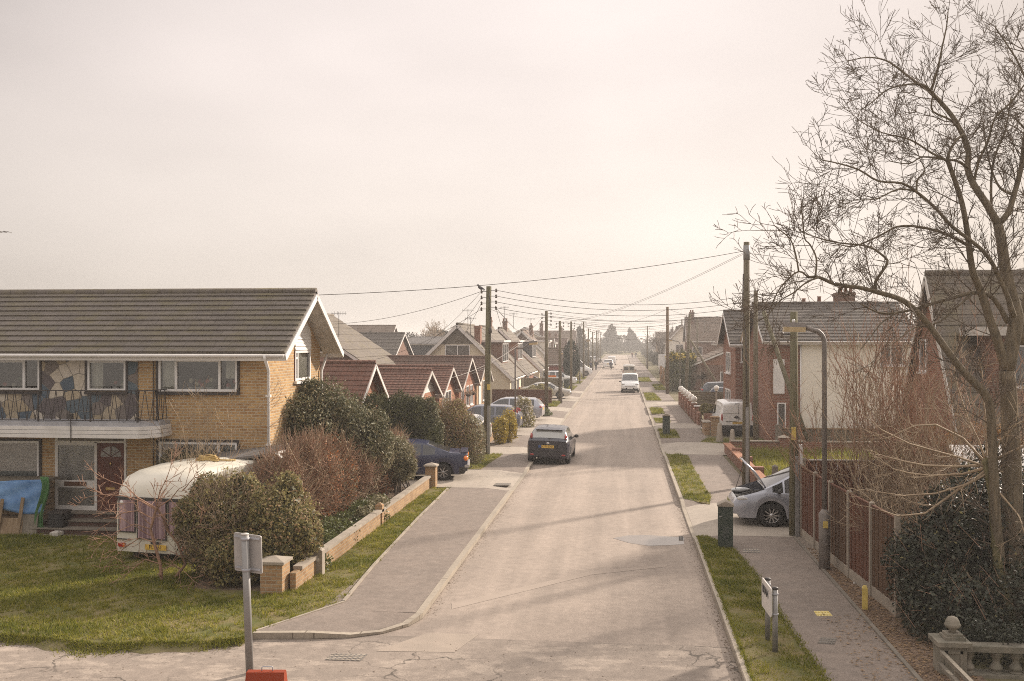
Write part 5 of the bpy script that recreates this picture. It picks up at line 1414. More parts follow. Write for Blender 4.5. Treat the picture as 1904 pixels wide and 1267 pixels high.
# litter
for px, lb in (((1588, 1086), 'crumpled white wrapper on the leaf bed under the fence'), ((1645, 1205), 'flat white scrap of litter near the dark ivy')):
    p = G(*px, .13); mb = MB(); P = [(p.x + random.uniform(-.06, .06), p.y + random.uniform(-.05, .05), .13 + random.uniform(.0, .045)) for _ in range(8)]
    mb.add(P, [(0, 1, 2), (0, 2, 3), (1, 4, 5), (3, 5, 6), (2, 6, 7), (4, 7, 0)]); tag(mb.build('litter_scrap', 'white_paint', None, loc=p), lb, 'litter')
# balustrade with an urn, and the timber rails running from its pillar
by = 15.9
t = thing('stone_balustrade', 'old stone balustrade half buried in ivy beneath the bare tree', 'balustrade', (6.4, by, 0))
px0 = AY(1766, 1220, by).x
mb = MB(); z0, z1 = 0.0, AY(1766, 1187, by).z
mb.box(px0 - .19, px0 + .19, by - .19, by + .19, z0, z1 - .1); mb.box(px0 - .24, px0 + .24, by - .24, by + .24, z0, .1); mb.box(px0 - .21, px0 + .21, by - .21, by + .21, z1 - .1, z1 - .07); mb.box(px0 - .25, px0 + .25, by - .25, by + .25, z1 - .07, z1)
for a in (-.13, .09): mb.box(px0 + a, px0 + a + .04, by - .205, by - .19, .14, z1 - .14)
mb.box(px0 - .13, px0 + .13, by - .205, by - .19, z1 - .18, z1 - .14)
mb.build('pillar', 'stone', t)
zr_ = AY(1850, 1199, by).z
mb = MB(); mb.box(px0 + .2, 9.5, by - .12, by + .12, zr_ - .09, zr_); mb.build('top_rail', 'stone', t)
mb = MB(); mb.box(px0 + .2, 9.5, by - .15, by + .15, 0, .14); mb.build('plinth', 'stone', t)
for xp in (1800, 1852, 1888, 1925):
    x = AY(xp, 1220, by).x; k = zr_ - .09 - .14
    mb = MB(); mb.lathe([(.085, 0), (.085, .05), (.06, .06), (.06, .10), (.085, .18), (.088, .24), (.07, .34), (.048, .46), (.045, .60), (.06, .68), (.075, .76), (.075, .84), (.085, .86), (.085, 1.)], (0, 0, 0), 14)
    mb.v = [(a * 1.1 + x, b * 1.1 + by, .14 + c_ * k) for a, b, c_ in mb.v]; mb.build('baluster', 'stone', t)
t = thing('stone_urn', 'weathered stone urn on the balustrade pillar, wrapped in ivy', 'urn', (px0 + .04, by, z1))
mb = MB(); mb.box(px0 - .11, px0 + .19, by - .15, by + .15, z1, z1 + .05); mb.box(px0 - .08, px0 + .16, by - .12, by + .12, z1 + .05, z1 + .09); mb.build('base', 'stone', t)
mb = MB(); mb.lathe([(.06, .09), (.05, .13), (.10, .17), (.125, .21), (.11, .23), (.10, .27), (.07, .32), (.02, .34)], (px0 + .04, by, z1), 14); mb.build('bowl', 'stone', t)
t = thing('timber_rails', 'pair of weathered timber rails sloping down from the stone pillar', 'railing', (px0, by - .2, .4))
a, b = AY(1749, 1212, by - .22), AY(1806, 1270, 14.3); mb = MB(); mb.bar(a, b + (b - a) * .35, .06, .06); mb.build('rail', 'timber_grey', t)
a2, b2 = AY(1747, 1236, by - .24), AY(1780, 1270, 14.6); mb = MB(); mb.bar(a2, b2 + (b2 - a2) * .35, .06, .06); mb.build('rail', 'timber_grey', t)
for q in (.55, 1.2):
    p = a + (b - a) * q; mb = MB(); mb.box(p.x - .03, p.x + .03, p.y - .03, p.y + .03, 0, p.z); mb.build('upright', 'timber_grey', t)
# ------------------------------------------------------------------ vehicles
CAR_MESH = {}
def car_profile(kind_):
    """(t from the tail, z) tables: roof line, waist line; plan half width; glass; wheels"""
    K = {
     'hatch': dict(L=4.3, W=1.80, H=1.48, top=[(0, .98), (.06, 1.02), (.20, 1.12), (.52, 1.40), (.85, 1.455), (1.6, 1.48), (2.2, 1.47), (2.55, 1.42), (3.3, 1.00), (3.6, .93), (4.0, .83), (4.2, .72), (4.3, .60)],
        belt=[(0, .93), (.6, .95), (1.5, .90), (2.9, .86), (3.3, .84), (4.1, .72), (4.3, .55)], ws=(2.50, 3.28), rw=(.16, .52), side=[(.75, 1.30), (1.38, 2.02), (2.10, 2.95)], wh=(.78, 3.42), r=.315),
     'mpv': dict(L=4.8, W=1.88, H=1.72, top=[(0, 1.0), (.06, 1.08), (.35, 1.55), (.7, 1.68), (1.6, 1.72), (2.6, 1.70), (3.0, 1.62), (3.95, 1.10), (4.15, 1.02), (4.5, .90), (4.7, .78), (4.8, .62)],
        belt=[(0, .98), (1.5, .98), (2.8, .93), (3.6, .95), (3.95, .98), (4.5, .84), (4.8, .56)], ws=(3.0, 3.93), rw=(.1, .42), side=[(.6, 1.45), (1.53, 2.38), (2.46, 3.42), (3.47, 3.75)], wh=(.92, 3.78), r=.335),
     'saloon': dict(L=4.6, W=1.76, H=1.40, top=[(0, .93), (.05, .98), (.35, 1.0), (.62, 1.02), (1.45, 1.34), (1.9, 1.40), (2.5, 1.40), (2.8, 1.35), (3.45, .98), (3.8, .92), (4.3, .80), (4.5, .70), (4.6, .58)],
        belt=[(0, .90), (.8, .93), (2, .88), (3.3, .85), (4.2, .74), (4.6, .54)], ws=(2.76, 3.43), rw=(.66, 1.43), side=[(1.18, 1.62), (1.70, 2.42), (2.5, 3.2)], wh=(.88, 3.62), r=.30),
     'estate': dict(L=4.5, W=1.76, H=1.46, top=[(0, .92), (.06, .98), (.30, 1.30), (.55, 1.42), (1.6, 1.46), (2.4, 1.45), (2.75, 1.38), (3.45, .98), (3.8, .92), (4.2, .80), (4.4, .70), (4.5, .58)],
        belt=[(0, .90), (.8, .93), (2, .89), (3.3, .85), (4.2, .74), (4.5, .54)], ws=(2.7, 3.43), rw=(.09, .40), side=[(.5, 1.22), (1.30, 2.05), (2.13, 3.12)], wh=(.86, 3.52), r=.30),
     'van': dict(L=4.4, W=1.82, H=1.86, top=[(0, 1.70), (.04, 1.78), (.2, 1.84), (1.4, 1.87), (2.5, 1.86), (2.9, 1.78), (3.55, 1.18), (3.75, 1.08), (4.1, .96), (4.3, .82), (4.4, .64)],
        belt=[(0, 1.05), (2.4, 1.05), (3.4, .98), (4.0, .85), (4.4, .58)], ws=(2.88, 3.55), rw=(9, 9), side=[(2.35, 3.22)], wh=(.72, 3.52), r=.31),
     'bigvan': dict(L=5.4, W=2.0, H=2.45, top=[(0, 2.30), (.04, 2.38), (.2, 2.43), (2.4, 2.45), (3.3, 2.42), (3.7, 2.28), (4.55, 1.40), (4.8, 1.25), (5.15, 1.08), (5.3, .92), (5.4, .7)],
        belt=[(0, 1.30), (3.3, 1.30), (4.4, 1.12), (5.0, .92), (5.4, .62)], ws=(3.7, 4.53), rw=(9, 9), side=[(3.3, 4.15)], wh=(1.0, 4.5), r=.34),
    }
    return K[kind_]
def build_car(root, kd, paint, rear_plate=None, front_plate=None, plate_mat='plate_yellow', open_bonnet=False, dark_bumper=False, rear_glass=None, tail=None, rim='alloy', spokes=10):
    S = car_profile(kd); L, Wd, H, r = S['L'], S['W'], S['H'], S['r']; hw = Wd / 2
    tt = set(np.round(np.arange(0, L + .001, .06), 3)) | {.015, .04, L - .015, L - .035, L - .07}
    for a, b in [S['ws'], S['rw'], *S['side']]:
        for q in (a, b):
            if q < L: tt.add(q)
    tt = sorted(t for t in tt if t <= L); nT = len(tt)
    zs0 = .22
    def width(t):
        fr = max(0, (t - (L - .75)) / .75); re = max(0, (.5 - t) / .5)
        return hw * (1 - .20 * fr ** 2.2 - (.07 if 'van' in kd else .10) * re ** 2.5)
    def section(t):
        z1, zb = lerp_tab(S['top'], t), lerp_tab(S['belt'], t); w = width(t); zs = zs0 + (.10 if t < .12 or t > L - .15 else 0)
        for tw in S['wh']:
            ra = r + .055
            if abs(t - tw) < ra: zs = max(zs, math.sqrt(ra * ra - (t - tw) ** 2) + r)
        zb = min(zb, z1 - .015); zs = min(zs, zb - .06)
        g = max(0, z1 - zb - .05); wr = w * .955 - (.10 if 'van' in kd else .34) * g - .015; q = min(1, g / .3); sh = zb + min(.03, (z1 - zb) * .5)
        return [(0, zs + .02), (w * .80, zs), (w * .965, zs + .03), (w * 1.0, zs + (zb - zs) * .40), (w * .995, zs + (zb - zs) * .72), (w * .972, zb), (w * .95, sh),
                (wr, z1 - .01 - .065 * q), (wr * .93, z1 - .004 - .022 * q), (wr * .5, z1 + .012 * q), (0, z1 + .018 * q)]
    secs = [section(t) for t in tt]; nR = len(secs[0]); yy = [t - L / 2 for t in tt]
    B = {}
    def to(key): return B.setdefault(key, MB())
    def face(key, sgn, i, j):
        (xa, za), (xb, zb_) = secs[i][j], secs[i][j + 1]; (xc, zc), (xd, zd) = secs[i + 1][j], secs[i + 1][j + 1]
        p = [(sgn * xa, yy[i], za), (sgn * xc, yy[i + 1], zc), (sgn * xd, yy[i + 1], zd), (sgn * xb, yy[i], zb_)]
        to(key).add(p if sgn > 0 else p[::-1], [(0, 1, 2, 3)], 0, True)
    for i in range(nT - 1):
        tm = (tt[i] + tt[i + 1]) / 2; gg = lerp_tab(S['top'], tm) - lerp_tab(S['belt'], tm)
        for sgn in (1, -1):
            for j in range(nR - 1):
                key = 'body'
                if j == 6 and gg > .12:
                    for k, (a, b) in enumerate(S['side']):
                        if a <= tm <= b: key = ('side_window', k, sgn)
                if j >= 7 and S['ws'][0] <= tm <= S['ws'][1]: key = 'windscreen' if j >= 8 else 'body'
                if j >= 7 and S['rw'][0] <= tm <= S['rw'][1]: key = 'rear_window' if j >= 8 else 'body'
                if j >= 7 and open_bonnet and tm > S['ws'][1] + .02 and tm < L - .12: continue
                if j < 3 and dark_bumper and (tm < .3 or tm > L - .35): key = ('bumper', tm < 1, 0)
                face(key, sgn, i, j)
    for i, fl in ((0, 0), (nT - 1, 1)):   # flat tail and nose closings
        for sgn in (1, -1):
            for j in range(nR - 1):
                (xa, za), (xb, zb_) = secs[i][j], secs[i][j + 1]; p = [(0, yy[i], za), (sgn * xa, yy[i], za), (sgn * xb, yy[i], zb_), (0, yy[i], zb_)]
                to(('bumper', i == 0, 0) if dark_bumper and j < 3 else 'body').add(p if (sgn > 0) != bool(fl) else p[::-1], [(0, 1, 2, 3)])
    body = to('body')
    # weld the skin so that it shades smoothly
    def weld(mb):
        idx = {}; nv = []; mp_ = []
        for p in mb.v:
            k = (round(p[0], 4), round(p[1], 4), round(p[2], 4))
            if k not in idx: idx[k] = len(nv); nv.append(p)
            mp_.append(idx[k])
        F, M_, S_ = [], [], []
        for f, m, s in zip(mb.f, mb.m, mb.s):
            g = []
            for q in f:
                if not g or mp_[q] != g[-1]: g.append(mp_[q])
            if len(g) > 1 and g[0] == g[-1]: g.pop()
            if len(set(g)) >= 3: F.append(g); M_.append(m); S_.append(s)
        mb.v, mb.f, mb.m, mb.s = nv, F, M_, S_
    for mb in B.values(): weld(mb)
    out = {}
    bo = body.build('body', paint, root, world=False)
    me = bo.data
    try: me.set_sharp_from_angle(angle=R(38))
    except Exception: pass
    for k, mb in B.items():
        if k == 'body': continue
        nm = k if isinstance(k, str) else k[0]
        o = mb.build(nm, 'black_plastic' if nm == 'bumper' else 'glass_car' if nm != 'rear_window' or not rear_glass else rear_glass, root, world=False)
    u = MB(); u.box(-hw * .80, hw * .80, -L / 2 + .25, L / 2 - .3, .20, .52); u.build('underbody', 'rubber', root, world=False)
    for tw in S['wh']:
        for sgn in (1, -1):
            x = sgn * (hw - .11); y = tw - L / 2
            k = MB(); k.lathe([(r * .62, -.10), (r * .97, -.10), (r, -.075), (r, .075), (r * .97, .10), (r * .62, .10)], (x, y, r), 28, 0, 'x', True, False)
            wh = k.build('wheel', 'rubber', root, world=False)
            q = MB(); xo = x + sgn * .085
            q.lathe([(r * .70, 0), (r * .64, .012 * sgn), (r * .60, 0), (r * .60, -.05 * sgn)], (xo, y, r), 28, 0, 'x', True, False)
            for s in range(spokes):
                a = 2 * math.pi * s / spokes; q.bar((xo - sgn * .01, y + math.cos(a) * r * .12, r + math.sin(a) * r * .12), (xo + sgn * .0, y + math.cos(a) * r * .63, r + math.sin(a) * r * .63), .035 if spokes > 6 else .07, .02, up=(1, 0, 0))
            q.lathe([(0, .015 * sgn), (r * .17, .01 * sgn), (r * .2, -.02 * sgn)], (xo, y, r), 14, 0, 'x')
            q.build('rim', rim, wh, world=False)
            d = MB(); d.lathe([(0, 0), (r * .61, 0)], (x + sgn * .03, y, r), 20, 0, 'x'); d.build('brake_disc', 'dark_metal', wh, world=False)
    # lights
    def lens(nm, m, x, y, z, rx, ry, rz):
        for s in (1, -1):
            k = MB(); k.ball((s * x, y, z), (rx, ry, rz), 14, 8); k.build(nm, m, root, world=False)
    zf = lerp_tab(S['top'], L - .3)
    if kd == 'mpv': lens('headlight', 'clear_lens', .765, L / 2 - .40, .80, .125, .30, .085)
    else: lens('headlight', 'clear_lens', hw * .72, L / 2 - .25, zf - .10, .19, .20, .085)
    if tail == 'tall': lens('tail_light', 'red_lens', hw * .80, -L / 2 + .27, 1.12, .06, .17, .15)
    elif tail == 'van': lens('tail_light', 'red_lens', hw * .885, -L / 2 + .03, 1.0, .055, .05, .24)
    elif tail == 'wrap': lens('tail_light', 'amber_lens', hw * .80, -L / 2 + .07, .80, .19, .10, .115)
    else: lens('tail_light', 'red_lens', hw * .78, -L / 2 + .12, .88, .15, .14, .11)
    for s in (1, -1):
        k = MB(); k.ball((s * (hw + .08), S['ws'][1] - .35 - L / 2, lerp_tab(S['belt'], S['ws'][1] - .4) + .09), (.10, .05, .075), 10, 6); k.bar((s * (hw - .06), S['ws'][1] - .33 - L / 2, lerp_tab(S['belt'], S['ws'][1] - .4) + .04), (s * (hw + .05), S['ws'][1] - .33 - L / 2, lerp_tab(S['belt'], S['ws'][1] - .4) + .07), .05, .04)
        k.build('door_mirror', 'black_plastic', root, world=False)
    k = MB(); k.box(-.42, .42, L / 2 - .03, L / 2 + .012, .36, .50); k.build('grille', 'black_plastic', root, world=False)
    def plate(txt, m, y, z, dirn, w=.52, h=.115):
        k = MB(); k.box(-w / 2, w / 2, y - .008, y + .008, z - h / 2, z + h / 2); p = k.build('number_plate', m, root, world=False)
        if txt:
            o = text(txt, .105, 'ink', p, root_of(root).location + Vector((0, y + dirn * .009, z)), (-dirn, 0, 0), (0, 0, 1), .001)
    if rear_plate is not None: plate(rear_plate, 'plate_yellow', -L / 2 - .012, S.get('pz', .74), -1)
    if front_plate is not None: plate(front_plate, 'plate_white', L / 2 + .016, .43, 1)
    return S
def car(name, label, kd, paint, loc, rz, group=None, cat='car', scale=None, roll=0, **kw):
    t = thing(name, label, cat, loc, 0, group); t.location = (0, 0, 0)
    S = build_car(t, kd, paint, **kw); t.location = loc; t.rotation_euler = (0, roll, rz)
    if scale: t.scale = scale
    return t, S

# dark hatchback half on the pavement
t, S = car('parked_car', 'dark navy hatchback parked with two wheels on the pavement', 'hatch', 'paint_navy', (-3.05, 43.55, .035), R(-1.5), roll=R(1.6), rear_plate='ET54 BXN', tail='tall', rear_glass='glass_rear' if glass('glass_rear', dark=(.30, .30, .28)) else None)
L = S['L']
def add(t, nm, mb, m): return mb.build(nm, m, t, world=False)
mb = MB(); mb.box(-.80, .80, -L / 2 - .02, -L / 2 + .05, .52, .56); mb.box(-.78, .78, -L / 2 - .015, -L / 2 + .05, .405, .42); add(t, 'bumper_strip', mb, 'black_plastic')
for s in (1, -1):
    mb = MB(); mb.ball((s * .66, -L / 2 - .0, .40), (.10, .03, .035), 10, 6); add(t, 'reflector', mb, 'red_lens')
mb = MB(); mb.box(-.47, .43, -L / 2 - .008, -L / 2 + .0, .675, .825); add(t, 'plate_recess', mb, 'black_plastic')
mb = MB(); mb.box(-.40, -.275, -L / 2 - .02, -L / 2 - .008, .69, .80); add(t, 'blue_sticker', mb, plain('plate_blue', (.05, .10, .28), None, 5))
mb = MB(); mb.ball((-.0, -L / 2 - .005, .885), (.075, .012, .03), 12, 6); add(t, 'oval_badge', mb, 'chrome')
mb = MB(); mb.bar((.05, -L / 2 + .14, 1.075), (.46, -L / 2 + .16, 1.045), .03, .03); mb.ball((.05, -L / 2 + .13, 1.06), (.05, .05, .04), 8, 6); add(t, 'rear_wiper', mb, 'black_plastic')
mb = MB(); mb.box(-.56, .56, -L / 2 + .40, -L / 2 + .62, 1.40, 1.42); add(t, 'spoiler', mb, 'paint_navy')
mb = MB(); mb.lathe([(.03, 0), (.03, .12)], (-.45, -L / 2 - .01, .26), 10, 0, 'y'); add(t, 'exhaust', mb, 'chrome')
# silver people carrier with its bonnet up, nose to the road
t, S = car('open_bonnet_car', 'silver people carrier standing nose to the road with its bonnet propped open', 'mpv', 'paint_silver', (5.42, 28.62, .115), R(90), scale=(1, 1, .95), open_bonnet=True, tail='tall', front_plate='', spokes=10)
L = S['L']; zc = lerp_tab(S['top'], S['ws'][1])
mb = MB(); mb.box(-.68, .68, L / 2 - .95, L / 2 - .15, .45, .62)
for i in range(26):
    x, y = random.uniform(-.6, .6), L / 2 - random.uniform(.2, .9); a, b, c = random.uniform(.05, .16), random.uniform(.05, .14), random.uniform(.06, .2); mb.box(x - a, x + a, y - b, y + b, .6, .62 + c * (1.15 - (y - L / 2 + .9)))
for i in range(5): x = random.uniform(-.5, .5); mb.tube([(x, L / 2 - .85, .78), (x + .1, L / 2 - .6, .86), (x + .25, L / 2 - .35, .76)], .025, 6)
add(t, 'engine', mb, 'engine')
mb = MB(); w = .70; hinge = (L / 2 - .93, zc - .02); ang = R(52); n = 8; P = []
for i in range(n + 1):
    q = i / n; l = .95 * q; bow = .05 * math.sin(q * math.pi); y = hinge[0] + l * math.cos(ang) * 1.0 - bow * math.sin(ang); z = hinge[1] + l * math.sin(ang) + bow * math.cos(ang); ww = w * (1 - .12 * q ** 3)
    P += [(-ww, y, z - .03), (-ww * .6, y, z), (0, y, z + .02), (ww * .6, y, z), (ww, y, z - .03)]
mb.add(P, [(i * 5 + j, i * 5 + j + 1, (i + 1) * 5 + j + 1, (i + 1) * 5 + j) for i in range(n) for j in range(4)], 0, True)
bn = add(t, 'bonnet', mb, 'paint_silver'); so = bn.modifiers.new('skin', 'SOLIDIFY'); so.thickness = .035; so.offset = -1
mb = MB(); mb.tube([(.62, L / 2 - .22, .84), (.58, hinge[0] + .95 * math.cos(ang) * .80, hinge[1] + .95 * math.sin(ang) * .80)], .008, 6); add(t, 'bonnet_stay', mb, 'dark_metal')
mb = MB(); mb.bar((-.7, L / 2 - .10, .70), (.7, L / 2 - .10, .70), .05, .05); mb.bar((-.66, L / 2 - .95, zc - .06), (.66, L / 2 - .95, zc - .06), .08, .06); add(t, 'slam_panel', mb, 'black_plastic')
for s in (1, -1):
    mb = MB(); mb.ball((s * .66, L / 2 - .16, .40), (.13, .10, .045), 10, 6); add(t, 'fog_light', mb, 'clear_lens')
    mb = MB(); mb.box(s * (.94 - .012), s * .945, -.5, .9, .89, .905); add(t, 'waist_trim', mb, 'chrome')
# blue saloon on its drive
t, S = car('blue_saloon', 'dark blue saloon car reversed out of the drive beside the hedge', 'saloon', 'paint_blue', (-7.98, 36.25, .12), R(98), tail='wrap', dark_bumper=True, rear_plate='', rim='galv', spokes=7)
L = S['L']
mb = MB(); mb.box(-.84, .84, -L / 2 - .07, -L / 2 + .1, .47, .57); add(t, 'bumper_bar', mb, 'sign_grey')
mb = MB(); mb.box(-.74, .74, -L / 2 - .01, -L / 2 + .25, .985, 1.03); add(t, 'spoiler', mb, 'paint_blue')
mb = MB(); mb.tube([(0, -L / 2, .36), (0, -L / 2 - .12, .36)], .02, 6); mb.ball((0, -L / 2 - .14, .41), .03, 8, 6); add(t, 'tow_ball', mb, 'dark_metal')
# drive cars on the left
car('silver_hatchback', 'grey blue hatchback parked on the drive behind the mossy pole', 'hatch', 'paint_silverblue', (-7.85, 55.6, .12), R(90), tail='tall', rear_plate='', scale=(1.0, 1.03, 1.0))
car('silver_estate', 'silver estate car parked on the drive beside the flowering shrub', 'estate', 'paint_silver', (-7.25, 63.4, .12), R(88), rear_plate='')
car('white_hatchback', 'white car mostly hidden behind the brown bush', 'hatch', 'paint_white', (-8.6, 48.3, .12), R(90))
car('beige_saloon', 'beige saloon facing the road behind a low hedge', 'saloon', 'paint_beige', (-6.75, 87.6, .12), R(-90))
car('red_car', 'dark red hatchback behind the grey fence', 'hatch', 'paint_red', (-9.6, 104, .12), R(-90))
car('white_car', 'white hatchback behind the orange sign', 'hatch', 'paint_white', (-7.4, 113.5, .12), R(-90), scale=(1, 1.06, 1.08))
car('dark_car', 'dark car parked before the white panel van', 'saloon', 'paint_dark', (-8.2, 124.5, .12), R(-90))
car('panel_van', 'large white panel van parked nose out on a drive', 'bigvan', 'paint_white', (-7.0, 144, .12), R(-88), cat='van', front_plate='')
# vans in the road and beyond
t, S = car('white_van', 'small white van in the road facing the camera', 'van', 'paint_white', (.77, 101.7, 0), R(180), cat='van', front_plate='', dark_bumper=True)
mb = MB(); mb.box(-.50, .50, S['L'] / 2 + .005, S['L'] / 2 + .02, .66, .69); add(t, 'vent_slot', mb, 'black_plastic')
t, S = car('silver_van', 'grey van seen from behind with two square rear windows', 'van', 'paint_beige', (.92, 139.5, 0), 0, cat='van', dark_bumper=True, tail='van', rear_plate='')
for s in (1, -1):
    mb = MB(); mb.box(s * .08, s * .66, -S['L'] / 2 - .012, -S['L'] / 2 + .01, 1.12, 1.60); add(t, 'rear_door_window', mb, 'glass_car')
car('white_car', 'white car at the kerb ahead of the cyclist', 'hatch', 'paint_white', (-2.6, 189, 0), 0, rear_plate='', scale=(1.1, 1, 1.12))
car('white_van', 'second white van behind the white car ahead of the cyclist', 'van', 'paint_white', (-2.2, 214, 0), 0, cat='van')
car('white_car', 'white car turned out of a drive at the far end of the street', 'hatch', 'paint_white', (-6.6, 232, .1), R(-60))
# white van on the drive, seen from behind
t, S = car('parked_van', 'white van parked on the drive seen from behind with closed doors', 'van', 'paint_white', (6.0, 56.0, .09), R(2), cat='van', dark_bumper=True, tail='van', rear_plate='EN03 DUH', scale=(1, 1, 1.0))
L = S['L']
mb = MB(); mb.box(.03, .045, -L / 2 - .008, -L / 2 + .01, .45, 1.68); add(t, 'door_gap', mb, 'vent_grey')
mb = MB(); mb.box(-.78, .10, -L / 2 - .01, -L / 2 + .01, 1.235, 1.243); mb.box(-.62, -.02, -L / 2 - .012, -L / 2 + .01, .80, .825); add(t, 'press_line', mb, 'vent_grey')
mb = MB(); c = (-.05, -L / 2 - .012, 1.04); mb.poly([(c[0] - .17, c[1], c[2]), (c[0] - .05, c[1], c[2] - .06), (c[0], c[1], c[2] - .1), (c[0] + .05, c[1], c[2] - .06), (c[0] + .17, c[1], c[2]), (c[0] + .05, c[1], c[2] + .06), (c[0], c[1], c[2] + .1), (c[0] - .05, c[1], c[2] + .06)]); add(t, 'diamond_emblem', mb, 'dark_metal')
mb = MB(); mb.box(.0, .16, -L / 2 - .02, -L / 2 + .01, .93, .99); add(t, 'door_handle', mb, 'galv')
mb = MB(); mb.box(-.12, .12, -L / 2 - .005, -L / 2 + .05, 1.735, 1.765); add(t, 'brake_lamp', mb, 'ink')
# estate cars behind the panel fence on the right
car('blue_estate', 'dark blue estate car with pale roof rails behind the white balls', 'estate', 'paint_dark', (8.8, 84.5, .12), R(-90), scale=(1, 1.02, 1.12))
car('blue_estate', 'brighter blue estate car behind the panel fence', 'estate', 'paint_blue', (8.9, 79.0, .12), R(-90), scale=(1, 1.02, 1.0))
# box truck
t = thing('box_truck', 'white box body truck parked beyond the orange fence', 'truck', (6.6, 152, .1))
mb = MB(); mb.box(5.5, 7.7, 149.5, 154, .9, 3.1); mb.build('box_body', 'paint_white', t)
mb = MB(); mb.box(5.6, 7.6, 154.1, 155.6, .5, 2.2); mb.build('cab', 'paint_white', t)
mb = MB(); mb.box(7.05, 7.3, 149.48, 149.5, 1.7, 2.2); mb.build('door_symbol', 'dark_metal', t)
for sx_ in (5.75, 7.45):
    for yy_ in (150.6, 154.8): mb = MB(); mb.lathe([(.2, -.12), (.42, -.12), (.42, .12), (.2, .12)], (sx_, yy_, .42), 16, 0, 'x'); mb.build('wheel', 'rubber', t)
mb = MB(); mb.box(5.7, 7.5, 149.6, 155.4, .55, .9); mb.build('chassis', 'dark_metal', t)

# ------------------------------------------------------------------ touring caravan
t = thing('caravan', 'old cream caravan with pink curtains parked on the grass by the brick house', 'caravan', (0, 0, 0))
CL, CW = 4.2, 1.98
prof = [(0, .22), (-.02, .65), (0, 1.35), (.10, 1.72), (.32, 1.92), (.75, 2.01), (1.6, 2.06), (2.8, 2.06), (3.5, 2.0), (3.95, 1.85), (4.15, 1.35), (4.2, .65), (4.15, .22)]
def loft(rows, closed=True):
    mb = MB(); n = len(rows[0]); mb.v = [p for r_ in rows for p in r_]
    for i in range(len(rows) - 1):
        for j in range(n - 1): mb.f.append([i * n + j, i * n + j + 1, (i + 1) * n + j + 1, (i + 1) * n + j]); mb.m.append(0); mb.s.append(True)
    return mb
rows = []
for x, k in ((-CW / 2, .94), (-CW / 2 + .0, .97), (-CW / 2 + .05, 1.0), (-CW / 4, 1.02), (0, 1.03), (CW / 4, 1.02), (CW / 2 - .05, 1.0), (CW / 2, .97), (CW / 2, .94)):
    rows.append([(x, y if z < 1.4 else y, .22 + (z - .22) * (k if z > 1.7 else 1)) for y, z in prof])
mb = loft(rows[1:-1]); mb.poly([p for p in rows[1]]); mb.poly([p for p in rows[-2]][::-1])
mb.quad((-CW / 2, 0, .22), (-CW / 2, 4.15, .22), (CW / 2, 4.15, .22), (CW / 2, 0, .22))
bo = mb.build('body', 'caravan_cream', t, world=False)
def cbox(nm, x0, x1, z0, z1, y0, y1, m, par=t): k = MB(); k.box(x0, x1, y0, y1, z0, z1); return k.build(nm, m, par, world=False)
cbox('seam_trim', -CW / 2 - .01, CW / 2 + .01, 1.46, 1.49, -.03, .02, 'dark_metal')
cbox('seam_trim', -CW / 2 - .012, -CW / 2 + .01, 1.46, 1.49, 0, 4.1, 'dark_metal')
for x0, x1, z0 in ((-.90, -.50, .70), (-.40, .32, .56), (.42, .82, .70)):
    f = MB(); f.box(x0 - .03, x1 + .03, -.045, -.01, z0 - .03, 1.45); f = f.build('window', 'dark_metal', t, world=False)
    k = MB(); k.box(x0, x1, -.05, -.045, z0, 1.42); k.build('pane', 'glass_pink' if 'glass_pink' in MATS else plain('glass_pink', (.42, .29, .32), (.17, .10, .13), 1.4, .12, .6, stretch=(14, 14, .25), lo=.42, hi=.58), f, world=False)
k = MB(); k.lathe([(0, -.055), (.05, -.055), (.05, -.05)], (-.84, 0, 1.36), 12, 0, 'y'); k.build('window_sticker', 'white_paint', t, world=False)
cbox('marker_strip', -.98, -.6, .50, .52, -.04, 0, 'dark_metal'); cbox('tail_light', -.94, -.76, .33, .42, -.05, -.01, 'red_lens'); cbox('tail_light', .76, .94, .33, .42, -.05, -.01, 'red_lens')
cbox('indicator', -.80, -.76, .33, .42, -.055, -.05, 'amber_lens')
p_ = cbox('number_plate', -.22, .34, .30, .42, -.045, -.03, 'plate_yellow'); cbox('plate_lamp', -.06, .16, .44, .48, -.06, -.02, 'black_plastic')
text('PL 961', .125, 'ink', p_, Vector((.06, -.047, .36)), (1, 0, 0), (0, 0, 1), .001)
for s in (1, -1): k = MB(); k.lathe([(.15, -.1), (.33, -.1), (.33, .1), (.15, .1)], (s * .85, 2.3, .33), 18, 0, 'x'); k.build('wheel', 'rubber', t, world=False)
cbox('chassis', -.8, .8, .15, .22, .2, 4.0, 'dark_metal'); cbox('corner_steady', -.75, -.68, 0, .35, .3, .4, 'dark_metal'); cbox('corner_steady', .68, .75, 0, .35, .3, .4, 'dark_metal')
for i in range(2): k = MB(); k.box(-.2, .3, 1.6 + i * .5, 1.95 + i * .5, 2.06, 2.12); k.build('roof_vent', 'caravan_cream', t, world=False)
t.location = (-10.72, 21.9, .08); t.rotation_euler = (0, 0, R(-9))
t = thing('yellow_rope', 'coil of yellow webbing lying on the caravan roof', 'rope', (-10.3, 23.9, 2.19))
mb = MB()
for i in range(4): mb.tube([(math.cos(a) * (.30 - .03 * i), math.sin(a) * (.13 - .01 * i), .03 + .03 * i + .02 * math.sin(a * 3 + i)) for a in np.linspace(0, 6.1, 18)], .022, 6)
mb.build('coil', plain('webbing', (.5, .36, .16), (.4, .28, .1), 9, .9), t, world=False)
mb = MB(); mb.tube([(.25, 0, .03), (.5, .05, .02), (.6, .3, .0)], .022, 6); mb.build('loose_end', 'webbing', t, world=False)
